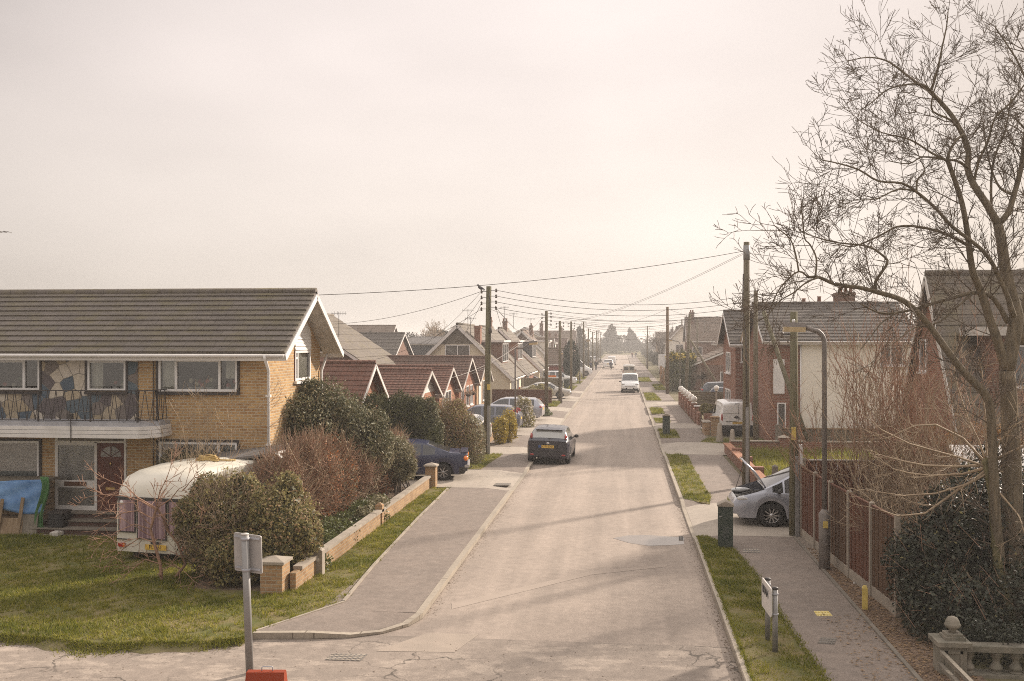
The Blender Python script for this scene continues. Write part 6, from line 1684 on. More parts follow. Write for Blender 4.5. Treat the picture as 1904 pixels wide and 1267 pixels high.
# felted lean-to roof and white barge end seen over the hedge
t = thing('lean_to', 'low grey felt roofed lean-to against the brick house side', 'shed', (-8.7, 26.6, 0))
mb = MB(); mb.box(-10.9, -8.75, 24.75, 25.55, .1, 1.82); mb.build('wall', 'timber_grey', t)
a, b = AY(440, 852, 25.0), AY(505, 842, 25.0)
mb = MB(); mb.add([(-11.0, 24.5, 2.05), (-8.7, 24.5, 2.36), (-8.7, 25.62, 2.48), (-11.0, 25.62, 2.17)], [(0, 1, 2, 3)]); mb.add([(-11.0, 24.5, 1.99), (-8.7, 24.5, 2.30), (-8.7, 24.5, 2.36), (-11.0, 24.5, 2.05)], [(0, 1, 2, 3)]); mb.build('roof', 'felt_roof', t)
k = MB(); p = AY(497, 872, 24.0); q = AY(514, 843, 24.0); r_ = AY(524, 852, 24.0); k.bar(p, q, .03, .13, up=(0, -1, 0)); k.bar(q, r_, .035, .13, up=(0, -1, 0)); k.bar((q.x + .02, 24.03, q.z), (q.x + .02, 24.55, q.z), .05, .05); k.build('barge_end', 'white_dirty', t)
# ------------------------------------------------------------------ houses along the street
def bungalow(y0, y1, zr, ze, wall, gable, roof, label, xg=-10.6, xb=-22, over=.45, wins=(), doors=(), chims=(), fascia='white_dirty'):
    return gable_house('bungalow', label, xb, xg, y0, y1, ze, zr, 'x', wall, roof, wins, over, 12, chims, gable, 'bungalows beyond the hedge', 'bungalow', fascia, doors, oa=.35)
bungalow(38.0, 43.5, 4.28, 2.45, 'brick_orange', 'brick_orange', 'roof_red', 'red roofed bungalow with broad white bargeboards just beyond the conifer hedge', fascia='white_paint', over=.5)
bungalow(50.3, 55.9, 3.62, 2.35, 'brick_orange', 'weatherboard', 'roof_red', 'bungalow whose gable is clad in pale weatherboards', wins=(('E', 1.2, 3.2, .9, 2.0, 3),))
bungalow(57.2, 62.8, 3.62, 2.3, 'brick_orange', 'tile_hung', 'roof_red', 'low bungalow with an orange tile hung gable and a white bay window', wins=(('E', .9, 3.8, .8, 2.15, 3),))
bungalow(64.2, 71.2, 4.08, 2.35, 'brick_orange', 'tile_hung', 'roof_brown', 'taller bungalow with an orange tile hung gable and hanging baskets', wins=(('E', .8, 1.9, .7, 2.1, 1), ('E', 2.9, 4.0, .7, 2.1, 1), ('E', 4.6, 5.8, .7, 2.1, 2)))
bungalow(72.2, 78.4, 3.95, 2.35, 'brick_buff', 'tile_hung_brown', 'roof_brown', 'bungalow with a brown tile hung gable and a white framed porch', wins=(('E', 3.0, 5.0, .6, 2.15, 2),), doors=(('E', .9, 2.0, 2.1, 'upvc'),))
for y in (66.6, 68.6):
    t = thing('hanging_basket', 'hanging flower basket on the front wall of the tall bungalow', 'basket', (-10.35, y, 1.5), 0, 'hanging baskets on the tall bungalow')
    mb = MB(); mb.lathe([(.0, 1.38), (.16, 1.45), (.19, 1.58)], (-10.35, y, 0), 10); mb.build('bowl', 'dark_metal', t); P, _ = crown_pts([(-10.35, y, 1.62, .26, .26, .16)], 160); V, F = leaf_arrays(P, .05); np_obj('foliage', V, F, 'brown_leaf', t, tones(len(F)))
    mb = MB(); mb.tube([(-10.58, y, 1.95), (-10.35, y, 1.98), (-10.35, y, 1.6)], .012, 5); mb.build('bracket', 'dark_metal', t)

def dormer(parent, side, x_face, x_back, y0, y1, z0, z1, cheek, name='dormer', nwin=3):
    """flat roofed dormer on the slope facing +x (side=1) or -x"""
    mb = MB(); mb.box(x_back, x_face, y0, y1, z0, z1); d = mb.build(name, cheek, parent)
    k = MB(); k.box(x_back, x_face + side * .22, y0 - .2, y1 + .2, z1, z1 + .18); k.build('dormer_roof', 'white_paint', d)
    window(d, (x_face + side * .01, y0 + .15 if side > 0 else y1 - .15, z0 + .35), (0, side, 0), (side, 0, 0), y1 - y0 - .3, z1 - z0 - .45, [(y1 - y0 - .3) * (i + 1) / nwin for i in range(nwin - 1)], [], gm='glass_far', fw=.08)
    return d
def chalet(y0, y1, xc, label, wall, upper, roof, zr=6.6, ze=2.35, half=4.4, dm=None, chims=(), split=4.9, wins=(), fascia='white_paint'):
    t = gable_house('chalet_house', label, xc - half, xc + half, y0, y1, ze, zr, 'y', wall, roof, wins, .3, 13, chims, wall, 'chalet houses with steep gables', 'house', fascia, oa=.3, verge=.24)
    s = (zr - ze) / half; h = half - (split - ze) / s
    mb = MB(); mb.add([(xc - h, y0 - .03, split), (xc + h, y0 - .03, split), (xc, y0 - .03, zr - .06)], [(0, 1, 2)]); mb.quad((xc - h, y0 - .03, split), (xc - h, y0, split), (xc + h, y0, split), (xc + h, y0 - .03, split)); mb.build('upper_cladding', upper, t)
    if dm: dormer(t, 1, xc + half - .9, xc + .3, dm[0], dm[1], 3.0, 5.05, dm[2])
    return t
t = chalet(82, 91, -13.65, 'chalet house whose cream gable has a grey shingled peak facing the camera', 'cream_render', 'grey_shingle', 'roof_tan', dm=(84.0, 88.5, 'brick_brown'), chims=((-12.1, 83.2, 4.6, 6.45, .5, .9, 'brick_red', 0),), wins=(('S', 3.35, 5.45, 3.3, 4.85, 2), ('E', .8, 3.0, .6, 2.1, 3), ('E', 5.2, 7.0, .6, 2.1, 2)))
t = chalet(95, 104, -13.6, 'second chalet house with a tan tiled roof and a brick dormer', 'brick_red', 'weatherboard', 'roof_tan', dm=(96.0, 100.5, 'brick_red'), chims=((-13.5, 101, 6.0, 7.3, .5, .6, 'brick_brown', 2),), wins=(('E', .8, 3.0, .6, 2.1, 3),))
t = chalet(108, 117, -13.4, 'third chalet house with a dark cheeked dormer', 'cream_render', 'grey_shingle', 'roof_tan', dm=(109.5, 114, 'paint_dark'), chims=((-13.2, 112, 6.0, 7.4, .5, .6, 'brick_brown', 2),), wins=(('E', .8, 3.4, .6, 2.1, 4),))
t = chalet(133, 141, -13.4, 'far chalet house with white rafters and a pale dormer', 'cream_pale', 'tile_hung_brown', 'roof_warm', dm=(134, 138, 'cream_pale'), chims=((-12.6, 138, 5.6, 7.3, .5, .6, 'brick_brown', 1),), wins=(('E', .8, 3.4, .6, 2.1, 3),))
gable_house('garage', 'cream rendered garage with a hipped brown roof end', -11.9, -9.7, 119, 124.5, 2.55, 3.9, 'y', 'cream_render', 'roof_warm', (), .25, 6, cat='garage')
t = gable_house('garage', 'brick garage with a wide plank door and a tiled roof behind the red car', -9.65, -6.9, 127, 131, 2.5, 4.2, 'x', 'brick_orange', 'roof_warm', (), .3, 7, cat='garage', doors=(('S', .35, 2.4, 2.15, 'red_paint'),))
# antennas and chimneys on the sky line
def aerial(x, y, z, h, label, n=6, w=.5):
    t = thing('tv_aerial', label, 'aerial', (x, y, z), 0, 'roof aerials against the sky'); mb = MB(); mb.tube([(x, y, z), (x, y, z + h)], .022, 5); mb.build('mast', 'dark_metal', t)
    k = MB(); k.bar((x - w, y, z + h - .1), (x + w, y, z + h - .1), .025, .025)
    for i in range(n): q = x - w + 2 * w * i / (n - 1); k.bar((q, y - .2, z + h - .1), (q, y + .2, z + h - .1), .016, .016); k.bar((q, y, z + h - .22), (q, y, z + h + .02), .016, .016)
    k.build('dipole_array', 'dark_metal', t)
for i, (px, py, Y, zb_, h) in enumerate(((870, 575, 84, 6.2, 2.6), (875, 590, 83, 6.2, 1.6), (938, 570, 100, 7.0, 2.0), (955, 582, 101, 7.0, 1.6), (987, 592, 113, 7.0, 1.6), (630, 580, 62, 7.5, 1.6), (783, 622, 98, 5.0, 1.6), (1112 + 290, 600, 70, 7.0, 1.2), (1310, 596, 128, 8.0, 1.6), (1318, 600, 128, 8.0, 1.4), (1250, 600, 150, 6.5, 1.6))):
    p = AY(px, py, Y); aerial(p.x, Y, max(p.z - h, 2.5), h, ('slim roof aerial on a mast above the chalet roofs', 'roof aerial on a chimney beyond the brick house', 'roof aerial above the brown houses past the panel fence')[0 if i < 5 else 1 if i < 7 else 2], 6, .45)
# background houses, left
def bg(name, label, x0, x1, y0, y1, ze, zr, ax, wall, roof, **k): return gable_house(name, label, x0, x1, y0, y1, ze, zr, ax, wall, roof, over=.3, rows=8, cat='house', **k)
bg('house', 'tile hung house with a slim brown chimney rising behind the yellow brick house', -26, -15.1, 60, 69, 3.4, 7.0, 'y', 'tile_hung_brown', 'roof_tan', chims=((-18.2, 58.9, 3, 6.6, .7, .7, 'brick_brown', 0),))
bg('house', 'distant house with a dark roof and a white verge', -34, -23.5, 100, 110, 3.4, 6.0, 'x', 'brick_brown', 'roof_dark')
bg('house', 'distant low house with a pale gable end showing over the bungalow ridge', -32, -26.5, 86, 94, 2.9, 4.9, 'y', 'cream_render', 'roof_warm')
bg('house', 'distant dark walled flat roofed house with a white fascia', -26, -17.5, 118, 128, 4.9, 5.6, 'x', 'paint_dark', 'felt_roof', verge=.3)
bg('house', 'distant brown roofed house near the dark bushes', -50, -36, 150, 160, 4.2, 7.6, 'x', 'brick_brown', 'roof_warm')
bg('house', 'distant house with a small white gable between the plain poles', -48, -43, 128, 134, 4.2, 6.3, 'y', 'cream_pale', 'roof_warm')
yy = 150
lw = [('brick_brown', 'roof_warm'), ('cream_pale', 'roof_dark'), ('brick_red', 'roof_brown'), ('brick_buff', 'roof_warm')]
nth = ['first', 'second', 'third', 'fourth', 'fifth', 'sixth', 'seventh', 'eighth', 'ninth', 'tenth', 'eleventh', 'twelfth']
for i in range(9):
    w_, r_ = lw[i % 4]; big = i % 3 == 1; y0 = 150 + i * 19
    bg('house', 'hazy house, %s along the row past the white panel van' % nth[i], -21.5, -10.8 - (i % 2), y0, y0 + 9, 5.0 if big else 2.6, 7.4 if big else 5.6, 'y' if i % 2 else 'x', w_, r_, chims=((-14, y0 + 4, 4.5, 8.2 if big else 6.6, .6, .6, 'brick_brown', 1),), wins=(('S', 3, 5, 1, 2.1, 2), ('E', 1.5, 3.5, 1, 2.1, 2), ('E', 5.5, 7.5, 1, 2.1, 2)), group='hazy houses down the road')

# ------------------------------------------------------------------ houses on the right
t = gable_house('brick_house', 'red brick house with narrow windows under little timber gables, behind the white van', 6.55, 15, 59.0, 66, 5.2, 7.0, 'x', 'brick_red', 'roof_dark', (('W', 2.0, 4.5, 3.2, 4.5, 2), ('W', 1.5, 4.5, .6, 2.2, 3)), .35, 10, ((14, 64, 6.2, 8.2, .7, .6, 'brick_brown', 2),), group=None)
for x in (6.85, 7.62):
    f = window(t, (x, 58.985, 3.95), (1, 0, 0), (0, -1, 0), .34, 1.15, [], [], gm='glass_far', fw=.06, sill='upvc')
    k = MB(); k.add([(x - .1, 58.7, 5.1), (x + .44, 58.7, 5.1), (x + .17, 58.7, 5.75), (x - .1, 59.05, 5.1), (x + .44, 59.05, 5.1), (x + .17, 59.6, 5.75)], [(0, 1, 2), (1, 4, 5, 2), (3, 0, 2, 5)]); k.build('timber_gablet', 'timber', t)
f = window(t, (8.3, 58.985, .2), (1, 0, 0), (0, -1, 0), .9, 2.1, [.45], [], gm='glass_far', fw=.08)
k = MB(); k.lathe([(.0, 2.2), (.16, 2.2), (.1, 2.35), (.05, 2.45), (.05, 2.6)], (9.0, 58.8, 0), 10); k.build('wall_lamp', 'upvc', t)
t = gable_house('rendered_house', 'large house with a cream rendered wall and a grey tiled roof behind the bare shrubs', 7.2, 14.0, 50.0, 58, 5.38, 7.15, 'x', 'brick_red', 'roof_dark', (), .35, 12, ((11.6, 54.9, 6.6, 7.75, .62, .6, 'brick_brown', 1), (10.9, 57, 6.4, 7.35, .6, .5, 'brick_brown', 1), (10.1, 57.2, 6.4, 7.25, .5, .5, 'brick_brown', 1)))
mb = MB(); mb.box(8.7, 13.95, 49.96, 50, .1, 5.3); mb.build('rendered_wall', 'cream_pale', t)
xa, xb = AY(1636, 650, 49.95).x, AY(1680, 650, 49.95).x; za, zb_ = AY(1650, 680, 49.95).z, AY(1650, 634, 49.95).z
window(t, (xa, 49.955, za), (1, 0, 0), (0, -1, 0), xb - xa, zb_ - za, [.5], [(.75 * (zb_ - za), .06, xb - xa - .06)], gm='glass_far', fw=.07, sill='upvc')
mb = MB(); mb.box(7.36, 7.9, 49.93, 49.99, AY(1437, 732, 50).z, AY(1437, 668, 50).z); mb.build('white_panel', 'upvc', t)
window(t, (7.55, 49.985, .8), (1, 0, 0), (0, -1, 0), .42, 1.35, [], [], gm='glass_far', fw=.06, sill='upvc')
mb = MB(); mb.tube([(8.67, 49.92, 5.2), (8.67, 49.92, .1)], .04, 6); mb.build('downpipe', 'upvc', t)
mb = MB(); mb.lathe([(.1, 0), (.02, .0)], (11.6, 54.3, 0), 6); k = MB(); k.obox((11.45, 54.45, 6.86), (.42, 0, 0), (0, .12, .05), (0, -.03, .08)); k.build('lead_flashing', 'lead', t)
# the steep roofed chalet
t = thing('steep_roof_house', 'chalet with a very steep tiled roof and a tall brick gable beyond the bare tree', 'house', (17, 34.3, 0))
CX0, CX1, C0, C1, CC, CZE, CZR = 10.2, 27, 31.15, 37.45, 34.3, 2.55, 7.42
mb = MB(); wall_open(mb, (CX0, C0, 0), (1, 0, 0), CX1 - CX0, CZE, [], (0, -1, 0)); wall_open(mb, (CX0, C1, 0), (0, -1, 0), C1 - C0, CZE, [], (-1, 0, 0)); wall_open(mb, (CX1, C0, 0), (0, 1, 0), C1 - C0, CZE, [], (1, 0, 0)); wall_open(mb, (CX1, C1, 0), (-1, 0, 0), CX1 - CX0, CZE, [], (0, 1, 0))
mb.poly([(CX0, C0, CZE), (CX0, CC, CZR - .05), (CX0, C1, CZE)]); mb.poly([(CX1, C0, CZE), (CX1, C1, CZE), (CX1, CC, CZR - .05)]); mb.build('wall', 'brick_red', t)
gable_roof(t, 'x', CX0, CX1, C0, C1, CZE, CZR, 'roof_tan', 15, .22, 'white_dirty', 'roof_tan', .18, .22)
wa, wb = AX(1724.5, 660, CX0).y, AX(1711.5, 660, CX0).y
f = window(t, (CX0 - .012, max(wa, wb), AX(1718, 692, CX0).z), (0, -1, 0), (-1, 0, 0), abs(wb - wa), 1.12, [], [], gm='glass_far', fw=.07, sill='upvc')
d = MB(); DX0, DX1, DY, DZ0, DZ1 = 11.15, 15.9, 31.55, 3.3, 5.35
d.box(DX0, DX1, DY, 33.4, DZ0, DZ1); d = d.build('dormer', 'brick_brown', t)
k = MB(); k.box(DX0 - .5, DX1 + .4, DY - .35, 33.6, DZ1, DZ1 + .26); k.build('dormer_roof', 'white_dirty', d)
window(d, (DX0 + .25, DY - .012, DZ0 + .45), (1, 0, 0), (0, -1, 0), 3.0, 1.35, [1.0, 2.0], [], gm='glass_far', fw=.09)
bg('house', 'brown two storey house with a chimney stack beyond the leaning pole', 12.2, 20.5, 126, 135, 5.0, 7.7, 'y', 'brick_brown', 'roof_warm', chims=((15.6, 127.5, 6.2, 8.9, .8, .6, 'brick_brown', 2),), wins=(('S', 5.0, 7.6, 3.3, 4.7, 4), ('S', .6, 1.6, 3.2, 4.8, 1)), gable='tile_hung_brown')
bg('house', 'second brown house with a white verge behind the chimney stack', 9.5, 17, 146, 154, 5.4, 8.6, 'x', 'brick_brown', 'roof_warm', chims=((10.2, 149, 7, 9.4, .7, .6, 'brick_brown', 2),), wins=(('S', .6, 2, 3, 4.3, 2),))
bg('house', 'cream gabled house beyond the orange fence', 7.0, 11.4, 156, 164, 5.2, 7.6, 'y', 'cream_pale', 'roof_warm', wins=(('S', 1.2, 2.4, 3.2, 4.6, 2),))
bg('bungalow', 'brown bungalow with a wide low gable behind the palm', 7.0, 14.6, 104, 113, 2.7, 4.3, 'y', 'brick_brown', 'roof_warm', wins=(('S', 3, 4.6, .9, 2.0, 2),), gable='brick_orange')
bg('bungalow', 'low house with a tiled porch roof beside the narrow windowed brick house', 9.5, 15, 74, 82, 2.4, 4.4, 'x', 'brick_brown', 'roof_dark')
for i in range(9):
    w_, r_ = lw[(i + 1) % 4]; big = i % 3 == 0; y0 = 172 + i * 18
    bg('house', 'hazy house, %s along the row past the white box truck' % nth[i], 9.6 + (i % 2), 19, y0, y0 + 9, 5.0 if big else 2.6, 7.6 if big else 5.6, 'y' if i % 2 else 'x', w_, r_, chims=((14, y0 + 4, 4.5, 8.4 if big else 6.8, .6, .6, 'brick_brown', 1),), wins=(('S', 2, 4, 1, 2.1, 2), ('W', 2, 4, 1, 2.1, 2)), group='hazy houses down the road')

# ------------------------------------------------------------------ walls, fences, bollards further up
def brickwall(label, pts, h, mat, cap=None, w=.11, group=None):
    c = pts[0]; t = thing('brick_wall', label, 'wall', (c[0], c[1], 0), 0, group); mb = MB(); k = MB()
    for a, b in zip(pts, pts[1:]):
        a, b = Vector((a[0], a[1], 0)), Vector((b[0], b[1], 0)); d = (b - a).normalized(); n = Vector((-d.y, d.x, 0)) * w / 2
        mb.obox((a + b) / 2 + Vector((0, 0, h / 2)), (b - a) / 2, n, Vector((0, 0, h / 2)))
        if cap: k.obox((a + b) / 2 + Vector((0, 0, h + .03)), (b - a) / 2, n * 1.5, Vector((0, 0, .03)))
    mb.build('wall', mat, t)
    if cap: k.build('coping', cap, t)
    return t
t = brickwall('stepped red brick wall around the rough grass plot', [(4.72, 32.2), (4.72, 46.0)], .50, 'brick_red', 'brick_orange', .22)
for y in (33.5, 36.6, 39.7, 42.8): mb = MB(); mb.box(4.62, 5.05, y - .17, y + .17, 0, .66); mb.build('pier', 'brick_red', t)
t = brickwall('long red brick wall closing the far side of the rough grass plot', [(4.85, 46.1), (13, 46.1)], .62, 'brick_red', None, .22)
mb = MB(); mb.box(4.9, 8.2, 45.95, 46.25, .62, .67); mb.box(8.9, 13, 45.95, 46.25, .62, .67); mb.build('coping', 'concrete', t); mb = MB(); mb.box(7.05, 7.5, 45.9, 46.3, 0, .82); mb.build('pier', 'brick_red', t)
mb = MB(); mb.add([(7.0, 45.85, .82), (7.55, 45.85, .82), (7.55, 46.35, .82), (7.0, 46.35, .82), (7.27, 46.1, .95)], [(0, 1, 4), (1, 2, 4), (2, 3, 4), (3, 0, 4)]); mb.build('pier_cap', 'concrete', t)
t = thing('gate_post', 'weathered concrete gate post behind the open bonnet', 'post', (4.95, 33.2, 0)); mb = MB(); mb.box(4.86, 5.04, 33.1, 33.28, 0, 1.1); mb.add([(4.86, 33.1, 1.1), (5.04, 33.1, 1.1), (5.04, 33.28, 1.1), (4.86, 33.28, 1.1), (4.95, 33.19, 1.17)], [(0, 1, 4), (1, 2, 4), (2, 3, 4), (3, 0, 4)]); mb.build('shaft', 'concrete_dark', t)
for x, y, h, r, lb in ((4.84, 50.6, 1.0, .19, 'taller pale concrete bollard on the grass by the white van'), (5.42, 50.2, .72, .17, 'shorter pale concrete bollard on the grass behind the white van')):
    t = thing('bollard', lb, 'bollard', (x, y, .1), 0); mb = MB(); mb.lathe([(r, 0), (r * .95, .1), (r * .72, h * .55), (r * .6, h * .86), (r * .4, h * .97), (0, h)], (x, y, .1), 14); mb.build('shaft', 'concrete', t); mb = MB(); mb.lathe([(r * 1.12, 0), (r * 1.1, .07), (r * .97, .09)], (x, y, .1), 14); mb.build('foot', 'stone', t)
t = thing('sleeper_planter', 'raised bed of timber sleepers before the rendered house', 'planter', (9, 49.2, 0)); mb = MB(); mb.box(7.6, 13, 49.0, 49.15, .1, .95); mb.build('retaining_board', 'fence_grey', t); mb = MB(); mb.box(7.55, 13, 48.95, 49.2, .95, 1.0); mb.build('top_board', 'timber', t); mb = MB(); mb.box(7.35, 7.6, 48.9, 49.2, .1, 1.15); mb.build('corner_post', 'timber_grey', t)
# planters and piers beside the van drive
t = brickwall('low red brick planter wall beside the white van drive', [(4.65, 58.0), (7.0, 58.0)], 1.0, 'brick_red', None, .25)
t = brickwall('buff brick planter with a curved white coped end', [(4.55, 56.0), (4.55, 54.6)], .75, 'brick_buff', 'concrete', .3)
mb = MB(); mb.box(4.75, 5.15, 54.2, 54.6, 0, 1.05); mb.box(4.7, 5.2, 54.15, 54.65, 1.05, 1.12); mb.build('pier', 'brick_buff', t)
mb = MB(); P = [(5.15 + .5 * math.sin(a), 54.9 - .45 * math.cos(a)) for a in np.linspace(0, 2.4, 8)]
for a, b in zip(P, P[1:]): mb.bar((a[0], a[1], .35), (b[0], b[1], .35), .2, .7)
mb.build('curved_wall', 'brick_buff', t); mb = MB()
for a, b in zip(P, P[1:]): mb.bar((a[0], a[1], .73), (b[0], b[1], .73), .26, .05)
mb.build('curved_coping', 'white_paint', t)
t = brickwall('red brick front wall topped with white balls', [(4.62, 60.5), (4.6, 80.0)], .85, 'brick_red', None, .22)
for i, y in enumerate((62.3, 65.5, 68.2, 71, 74, 77, 79.8)):
    mb = MB(); mb.box(4.43, 4.81, y - .18, y + .18, 0, 1.12); p_ = mb.build('pier', 'brick_red', t)
    if i: k = MB(); k.lathe([(.17, 1.12), (.19, 1.18), (.08, 1.22)], (4.62, y, 0), 12); k.ball((4.62, y, 1.40), .21, 14, 9); k.build('ball_finial', 'ball_white', p_)
    else: k = MB(); k.box(4.4, 4.84, y - .2, y + .2, 1.12, 1.2); k.build('pier_cap', 'white_paint', p_)
for i in range(3): mb = MB(); mb.box(4.55, 4.7, 57 + i * 5.5, 58.8 + i * 5.5, .1, .16); tag(mb.build('stone_edging', 'white_paint', None, loc=(4.6, 58 + i * 5.5, .1)), 'white edging stone at the foot of the garden wall by the pavement', 'edging', 'white edging stones along the pavement')
t = thing('slatted_fence', 'grey horizontal slatted panel fence in front of the blue estate cars', 'fence', (8, 72, 0))
for i in range(4):
    x0 = 4.8 + i * 1.85; mb = MB()
    for k in range(11): mb.box(x0 + .05, x0 + 1.8, 72 + (.01 if k % 2 else -.01) - .012, 72 + (.01 if k % 2 else -.01) + .012, .25 + k * .115, .25 + k * .115 + .105)
    mb.build('panel', 'fence_grey', t); mb = MB(); mb.box(x0 - .06, x0 + .06, 71.94, 72.06, 0, 1.62); p_ = mb.build('post', 'concrete', t); mb = MB(); mb.box(x0 + .05, x0 + 1.8, 71.96, 72.04, 1.51, 1.55); mb.build('capping', 'timber_grey', t)
    if i in (1, 3): k = MB(); k.ball((x0, 72, 1.82), .19, 12, 8); k.lathe([(.14, 1.62), (.08, 1.66)], (x0, 72, 0), 10); k.build('ball_finial', 'ball_white', p_)
t = thing('board_fence', 'orange brown boarded fence by the reddish pole', 'fence', (5, 124, 0))
for i in range(5): mb = MB(); mb.box(4.7, 4.76, 112 + i * 3, 114.9 + i * 3, .1, 2.0); mb.build('panel', 'fence_orange', t); mb = MB(); mb.box(4.66, 4.8, 111.9 + i * 3, 112 + i * 3, .1, 2.1); mb.build('post', 'timber', t)
mb = MB(); mb.bar((4.6, 115, 2.0), (4.6, 116.4, .6), .08, .14); tag(mb.build('leaning_board', 'white_dirty', None, loc=(4.6, 115.5, .1)), 'pale board leaning on the orange fence', 'board')
t = thing('panel_fence', 'brown boarded back garden fence crossing behind the driveway end', 'fence', (10, 27.3, 0))
for i in range(7):
    x0 = 4.75 + i * 1.85; mb = MB()
    for k in range(13): mb.box(x0 + .06 + k * .135, x0 + .06 + k * .135 + .13, 26.95 + (.008 if k % 2 else -.008) - .009, 26.95 + (.008 if k % 2 else -.008) + .009, .1, 2.04)
    mb.build('panel', 'fence_brown', t); mb = MB(); mb.box(x0 - .05, x0 + .05, 26.9, 27.0, 0, 2.1); mb.build('post', 'concrete', t); mb = MB(); mb.box(x0 + .05, x0 + 1.8, 26.92, 26.98, 2.04, 2.07); mb.build('capping', 'white_dirty', t)
# left side drive fences
t = thing('rail_fence', 'dark upright railing fence beside the yellow bush', 'fence', (-6.6, 48, 0)); mb = MB()
for i in range(20): mb.box(-6.66, -6.58, 45.6 + i * .30, 45.6 + i * .30 + .16, .1, 1.25)
mb.build('boards', 'black_plastic', t); mb = MB(); mb.bar((-6.6, 45.4, .35), (-6.6, 51.8, .35), .14, .5); mb.build('base_wall', 'brick_buff', t); mb = MB(); mb.bar((-6.55, 45.4, 1.3), (-6.55, 47.8, 1.42), .05, .05); mb.build('handrail', 'white_dirty', t)
t = thing('board_fence', 'low dark brown fence behind the silver estate car', 'fence', (-8, 79.4, 0)); mb = MB(); mb.box(-10.4, -5.6, 79.4, 79.46, .1, 1.25); mb.build('boards', 'fence_brown', t); mb = MB(); mb.box(-10.4, -5.6, 79.37, 79.49, 1.25, 1.3); mb.build('capping', 'timber', t)
t = thing('board_fence', 'grey boarded fence behind the beige saloon', 'fence', (-8, 93.5, 0)); mb = MB(); mb.box(-11, -5.9, 93.5, 93.56, .1, 1.65); mb.build('boards', 'fence_grey', t)
for x in (-9.3, -7.6, -5.9): mb = MB(); mb.box(x - .06, x + .06, 93.42, 93.5, 0, 1.85); mb.build('post', 'concrete', t)
t = thing('brick_piers', 'row of little brick piers with flat caps beside the insulator pole', 'wall', (-5.9, 68.5, 0))
for i in range(3): mb = MB(); mb.box(-6.1, -5.75, 66.6 + i * 1.7, 66.95 + i * 1.7, 0, 1.0); mb.box(-6.15, -5.7, 66.55 + i * 1.7, 67 + i * 1.7, 1.0, 1.08); mb.build('pier', 'brick_orange', t)
mb = MB(); mb.box(-6.0, -5.85, 66.9, 70, 0, .45); mb.build('base_wall', 'brick_buff', t)
# orange advertising board, bins, hedged bits
t = thing('estate_agent_board', 'bright orange flag shaped board on a post beside the beige saloon', 'sign', (-6.9, 96.9, 0)); plain('board_orange', (.74, .20, .02), (.66, .17, .02), 5, .5, .3)
mb = MB(); mb.box(-7.25, -7.18, 96.9, 96.97, 0, 2.0); mb.build('post', 'dark_metal', t)
mb = MB(); mb.box(-7.16, -6.4, 96.91, 96.95, 1.62, 1.80); mb.build('top_board', 'board_orange', t); mb = MB(); mb.add([(-7.1, 96.91, .35), (-6.35, 96.91, .35), (-6.3, 96.91, 1.0), (-6.45, 96.91, 1.55), (-6.75, 96.91, 1.2), (-7.1, 96.91, 1.0)], [(0, 1, 2, 3, 4, 5)]); o = mb.build('flag_board', 'board_orange', t); o.modifiers.new('thickness', 'SOLIDIFY').thickness = .03
mb = MB(); mb.bar((-7.05, 96.87, 1.05), (-6.5, 96.87, 1.5), .02, .05); mb.build('white_flash', 'white_paint', t)
for i, (x, y) in enumerate(((-6.3, 101.5), (-5.9, 106), (4.9, 119))):
    t = thing('wheelie_bin', 'dark wheeled bin standing %s' % ('by the orange board', 'before the white hatchback', 'on the verge by the orange fence')[i], 'bin', (x, y, .1)); mb = MB(); mb.add([(x - .22, y - .24, .15), (x + .22, y - .24, .15), (x + .22, y + .24, .15), (x - .22, y + .24, .15), (x - .28, y - .32, 1.0), (x + .28, y - .32, 1.0), (x + .28, y + .3, 1.0), (x - .28, y + .3, 1.0)], [(3, 2, 1, 0), (4, 5, 6, 7), (0, 1, 5, 4), (1, 2, 6, 5), (2, 3, 7, 6), (3, 0, 4, 7)]); mb.build('body', 'cabinet_green', t); mb = MB(); mb.box(x - .3, x + .3, y - .34, y + .34, 1.0, 1.07); mb.build('lid', 'black_plastic', t); mb = MB(); mb.lathe([(.1, -.25), (.1, .25)], (x, y + .28, .2), 10, 0, 'x'); mb.build('wheel', 'rubber', t)
# garden shed with a white roof seen through the branches
t = thing('garden_shed', 'garden shed with a white sheet roof seen through the branches', 'shed', (8.6, 23.3, 0)); mb = MB(); mb.box(7.9, 9.6, 22.6, 24.2, .1, 1.9); mb.build('wall', 'fence_brown', t)
mb = MB(); mb.add([(7.6, 22.3, 1.95), (9.9, 22.3, 1.85), (9.7, 24.4, 2.75), (7.6, 24.4, 2.75)], [(0, 1, 2, 3)]); mb.add([(7.6, 22.3, 1.9), (9.9, 22.3, 1.8), (9.9, 22.3, 1.85), (7.6, 22.3, 1.95)], [(0, 1, 2, 3)]); o = mb.build('roof', 'white_paint', t)

p = AY(-30, 432, 28.0); t = thing('tv_aerial', 'end of a roof aerial showing above the brick house roof', 'aerial', (p.x, 28, 6.5)); mb = MB(); mb.tube([(p.x, 28, 6.5), (p.x, 28, p.z + .1)], .02, 5); mb.build('mast', 'dark_metal', t)
mb = MB(); mb.bar((p.x, 28, p.z), (AY(16, 432, 28).x, 28, p.z), .02, .02)
for i in range(6): q = p.x + (AY(14, 432, 28).x - p.x) * i / 5; mb.bar((q, 27.8, p.z), (q, 28.2, p.z), .012, .012)
mb.build('dipole_array', 'dark_metal', t)
